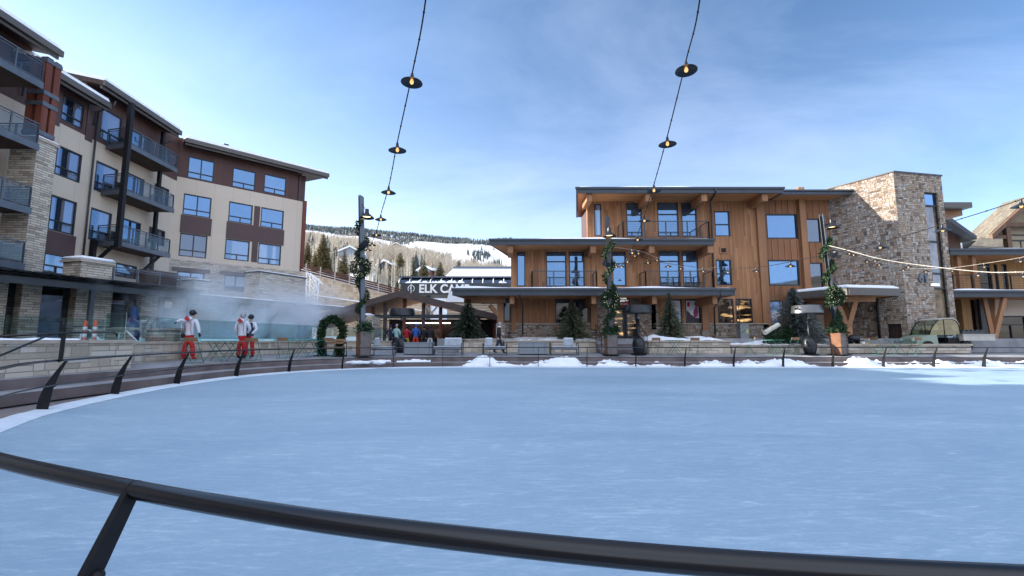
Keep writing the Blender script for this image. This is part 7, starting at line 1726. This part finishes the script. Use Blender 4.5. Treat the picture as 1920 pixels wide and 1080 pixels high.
def base_pose(h=1.0, **kw):
    J = dict(hip=(0, 0, .95), chest=(0, .0, 1.32), neck=(0, 0, 1.52), head=(0, -.01, 1.66), ls=(.19, 0, 1.42), rs=(-.19, 0, 1.42), le=(.25, .02, 1.16), re=(-.25, .02, 1.16), lw=(.24, -.05, .93), rw=(-.24, -.05, .93),
             lk=(.13, -.02, .52), rk=(-.13, -.02, .52), la=(.15, .02, .1), ra=(-.15, .02, .1)); J.update(kw)
    return {k: tuple(c * h for c in v) for k, v in J.items()}
def trims(t, back, hood=True, fw=(0, -1, 0)):
    """red back stripes and hood lining"""
    for s in (-1, 1):
        mb = MB(wm(t)); pts = [Vector((s * x, back + y, z)) for x, y, z in ((.055, .004, 1.42), (.10, .0, 1.3), (.115, -.002, 1.18), (.125, -.01, 1.06), (.14, -.02, .96))]
        mb.tube(crom([tuple(p) for p in pts], 4, closed=False), .008, 5); mb.build('red_piping', c_redt, t, smooth=True)
# 1: pointing instructor, seen from behind, arm raised to the left
b = P(353, 660, 18.2); b.z = pz(b.x, b.y)
J = base_pose(1.09, hip=(0, 0, .95), chest=(.01, .0, 1.33), rs=(.19, 0, 1.44), ls=(-.19, 0, 1.43), re=(.30, .0, 1.18), rw=(.36, -.02, .96), le=(-.36, -.04, 1.44), lw=(-.30, -.30, 1.36), lk=(-.13, -.0, .52), rk=(.13, 0, .52), la=(-.17, 0, .1), ra=(.17, 0, .1), head=(.05, .02, 1.69), face=(.55, .8, 0))
t = figure('pointing ski instructor in white jacket and red trousers seen from behind', b, R(0), J, c_wj, c_red, c_red, 'helmet', m_shade)
def hoodp(t, x, z, y=-.13):
    mb = MB(wm(t)); mb.ball((x, y - .02, z), .15, .075, .085, 14); mb.build('hood', c_wj, t, smooth=True); mb = MB(wm(t)); mb.rbox((x - .01, y - .085, z + .0), .17, .03, .15, ry=.5, rx=-.3, bev=.012); mb.build('hood_lining', c_redt, t)
def piping(t, y, sc_=1.09):
    for s in (-1, 1):
        mb = MB(wm(t)); mb.tube(crom([(s * .06 * sc_, y, 1.40 * sc_), (s * .12 * sc_, y + .0, 1.30 * sc_), (s * .11 * sc_, y + .01, 1.12 * sc_), (s * .15 * sc_, y + .02, .95 * sc_)], 4, closed=False), .009, 5); mb.build('red_piping', c_redt, t, smooth=True)
hoodp(t, .02, 1.63, -.13); piping(t, -.155)
mb = MB(wm(t)); mb.ball((-.24, -.03, .97), .08, .07, .1, 10); mb.build('waist_pouch', c_blk, t, smooth=True)
# 2: second instructor from behind, grey helmet
b = P(452, 660, 19.4); b.z = pz(b.x, b.y)
J = base_pose(1.09, chest=(0, .0, 1.33), rs=(.18, 0, 1.43), ls=(-.18, 0, 1.43), re=(.24, .08, 1.17), rw=(.1, .2, 1.0), le=(-.27, -.03, 1.18), lw=(-.2, .08, .98), lk=(-.1, 0, .52), rk=(.1, 0, .52), la=(-.1, 0, .1), ra=(.1, 0, .1), head=(-.01, .01, 1.67), face=(-.2, 1, 0))
t = figure('ski instructor in white jacket with pale grey helmet, back turned, hands at the waist', b, 0, J, c_wj, c_red, c_blk, 'helmet', c_gry)
hoodp(t, .01, 1.62, -.13); piping(t, -.155)
# 3: instructor facing the camera with dark vest
b = P(467, 655, 20.2); b.z = pz(b.x, b.y)
J = base_pose(1.07, hip=(0, 0, .95), ls=(.18, 0, 1.43), rs=(-.18, 0, 1.43), le=(.27, -.02, 1.17), lw=(.14, -.14, .98), re=(-.25, -.02, 1.17), rw=(-.12, -.16, 1.0), face=(-.15, -1, 0))
figure('instructor with dark vest and goggles facing the rink beside the wall', b, 0, J, c_wj, c_red, c_blk, 'helmet', m_shade, vest=c_navy, glove=c_brn)
# 4: man in dark clothes walking right
b = P(935, 655, 26.3); b.z = pz(b.x, b.y); J = base_pose(1.0, lk=(.09, -.14, .54), la=(.09, -.26, .1), rk=(-.09, .04, .53), ra=(-.09, .26, .14), head=(0, -.07, 1.64), neck=(0, -.03, 1.51), le=(.27, .1, 1.18), lw=(.26, .02, .97), re=(-.26, -.04, 1.17), rw=(-.2, -.2, 1.04), face=(0, -1, -.1))
t = figure('man in black coat and white scarf walking to the right past the gate', b, R(80), J, c_blk, c_jean, c_blk, 'beanie', c_gry)
mb = MB(wm(t)); mb.tube([Vector((.085 * math.cos(a), -.03 + .085 * math.sin(a), 1.53)) for a in [R(k) for k in range(0, 360, 30)]], .034, 8, closed=True); mb.build('scarf', m_white, t, smooth=True)
# gate crowd
crowd = [(743, 33.0, c_teal, c_jean, 'skier in a pale teal jacket at the left end of the gate queue', 'beanie', c_gry, 2.8), (762, 33.4, c_redt, c_yel, 'skier in a red jacket and mustard trousers at the gate', 'helmet', m_shade, 3.0), (779, 32.6, c_blue, c_or, 'skier in a blue jacket and scarlet trousers at the gate', 'helmet', c_blue, 3.3),
         (795, 33.6, c_blk, c_blk, 'skier all in black between the blue jacket and the white trousers', 'helmet', m_shade, 2.9), (806, 33.0, c_blk, c_wht, 'skier in a black jacket and white trousers at the gate', 'hair', m_hair, 3.2), (732, 33.8, c_navy, c_blk, 'dark dressed skier half hidden behind the left heater', 'beanie', c_navy, 3.4), (818, 34.2, c_brn, c_blk, 'skier in brown behind the white trousers', 'hair', m_hair, 2.6)]
for i, (u, Y, a, b_, lb_, hd_, hc, rz) in enumerate(crowd):
    b = P(u, 650, Y); b.z = .62; rq = random.Random(i); J = base_pose(rq.uniform(.96, 1.03), le=(.3, -.02, 1.2), lw=(.2, -.2, 1.1), re=(-.28, 0, 1.17), rw=(-.22, -.12, .98), face=(rq.uniform(-.5, .5), -1, 0))
    figure(lb_, b, rz, J, a, b_, c_blk, hd_, hc, group=None, lod=1)
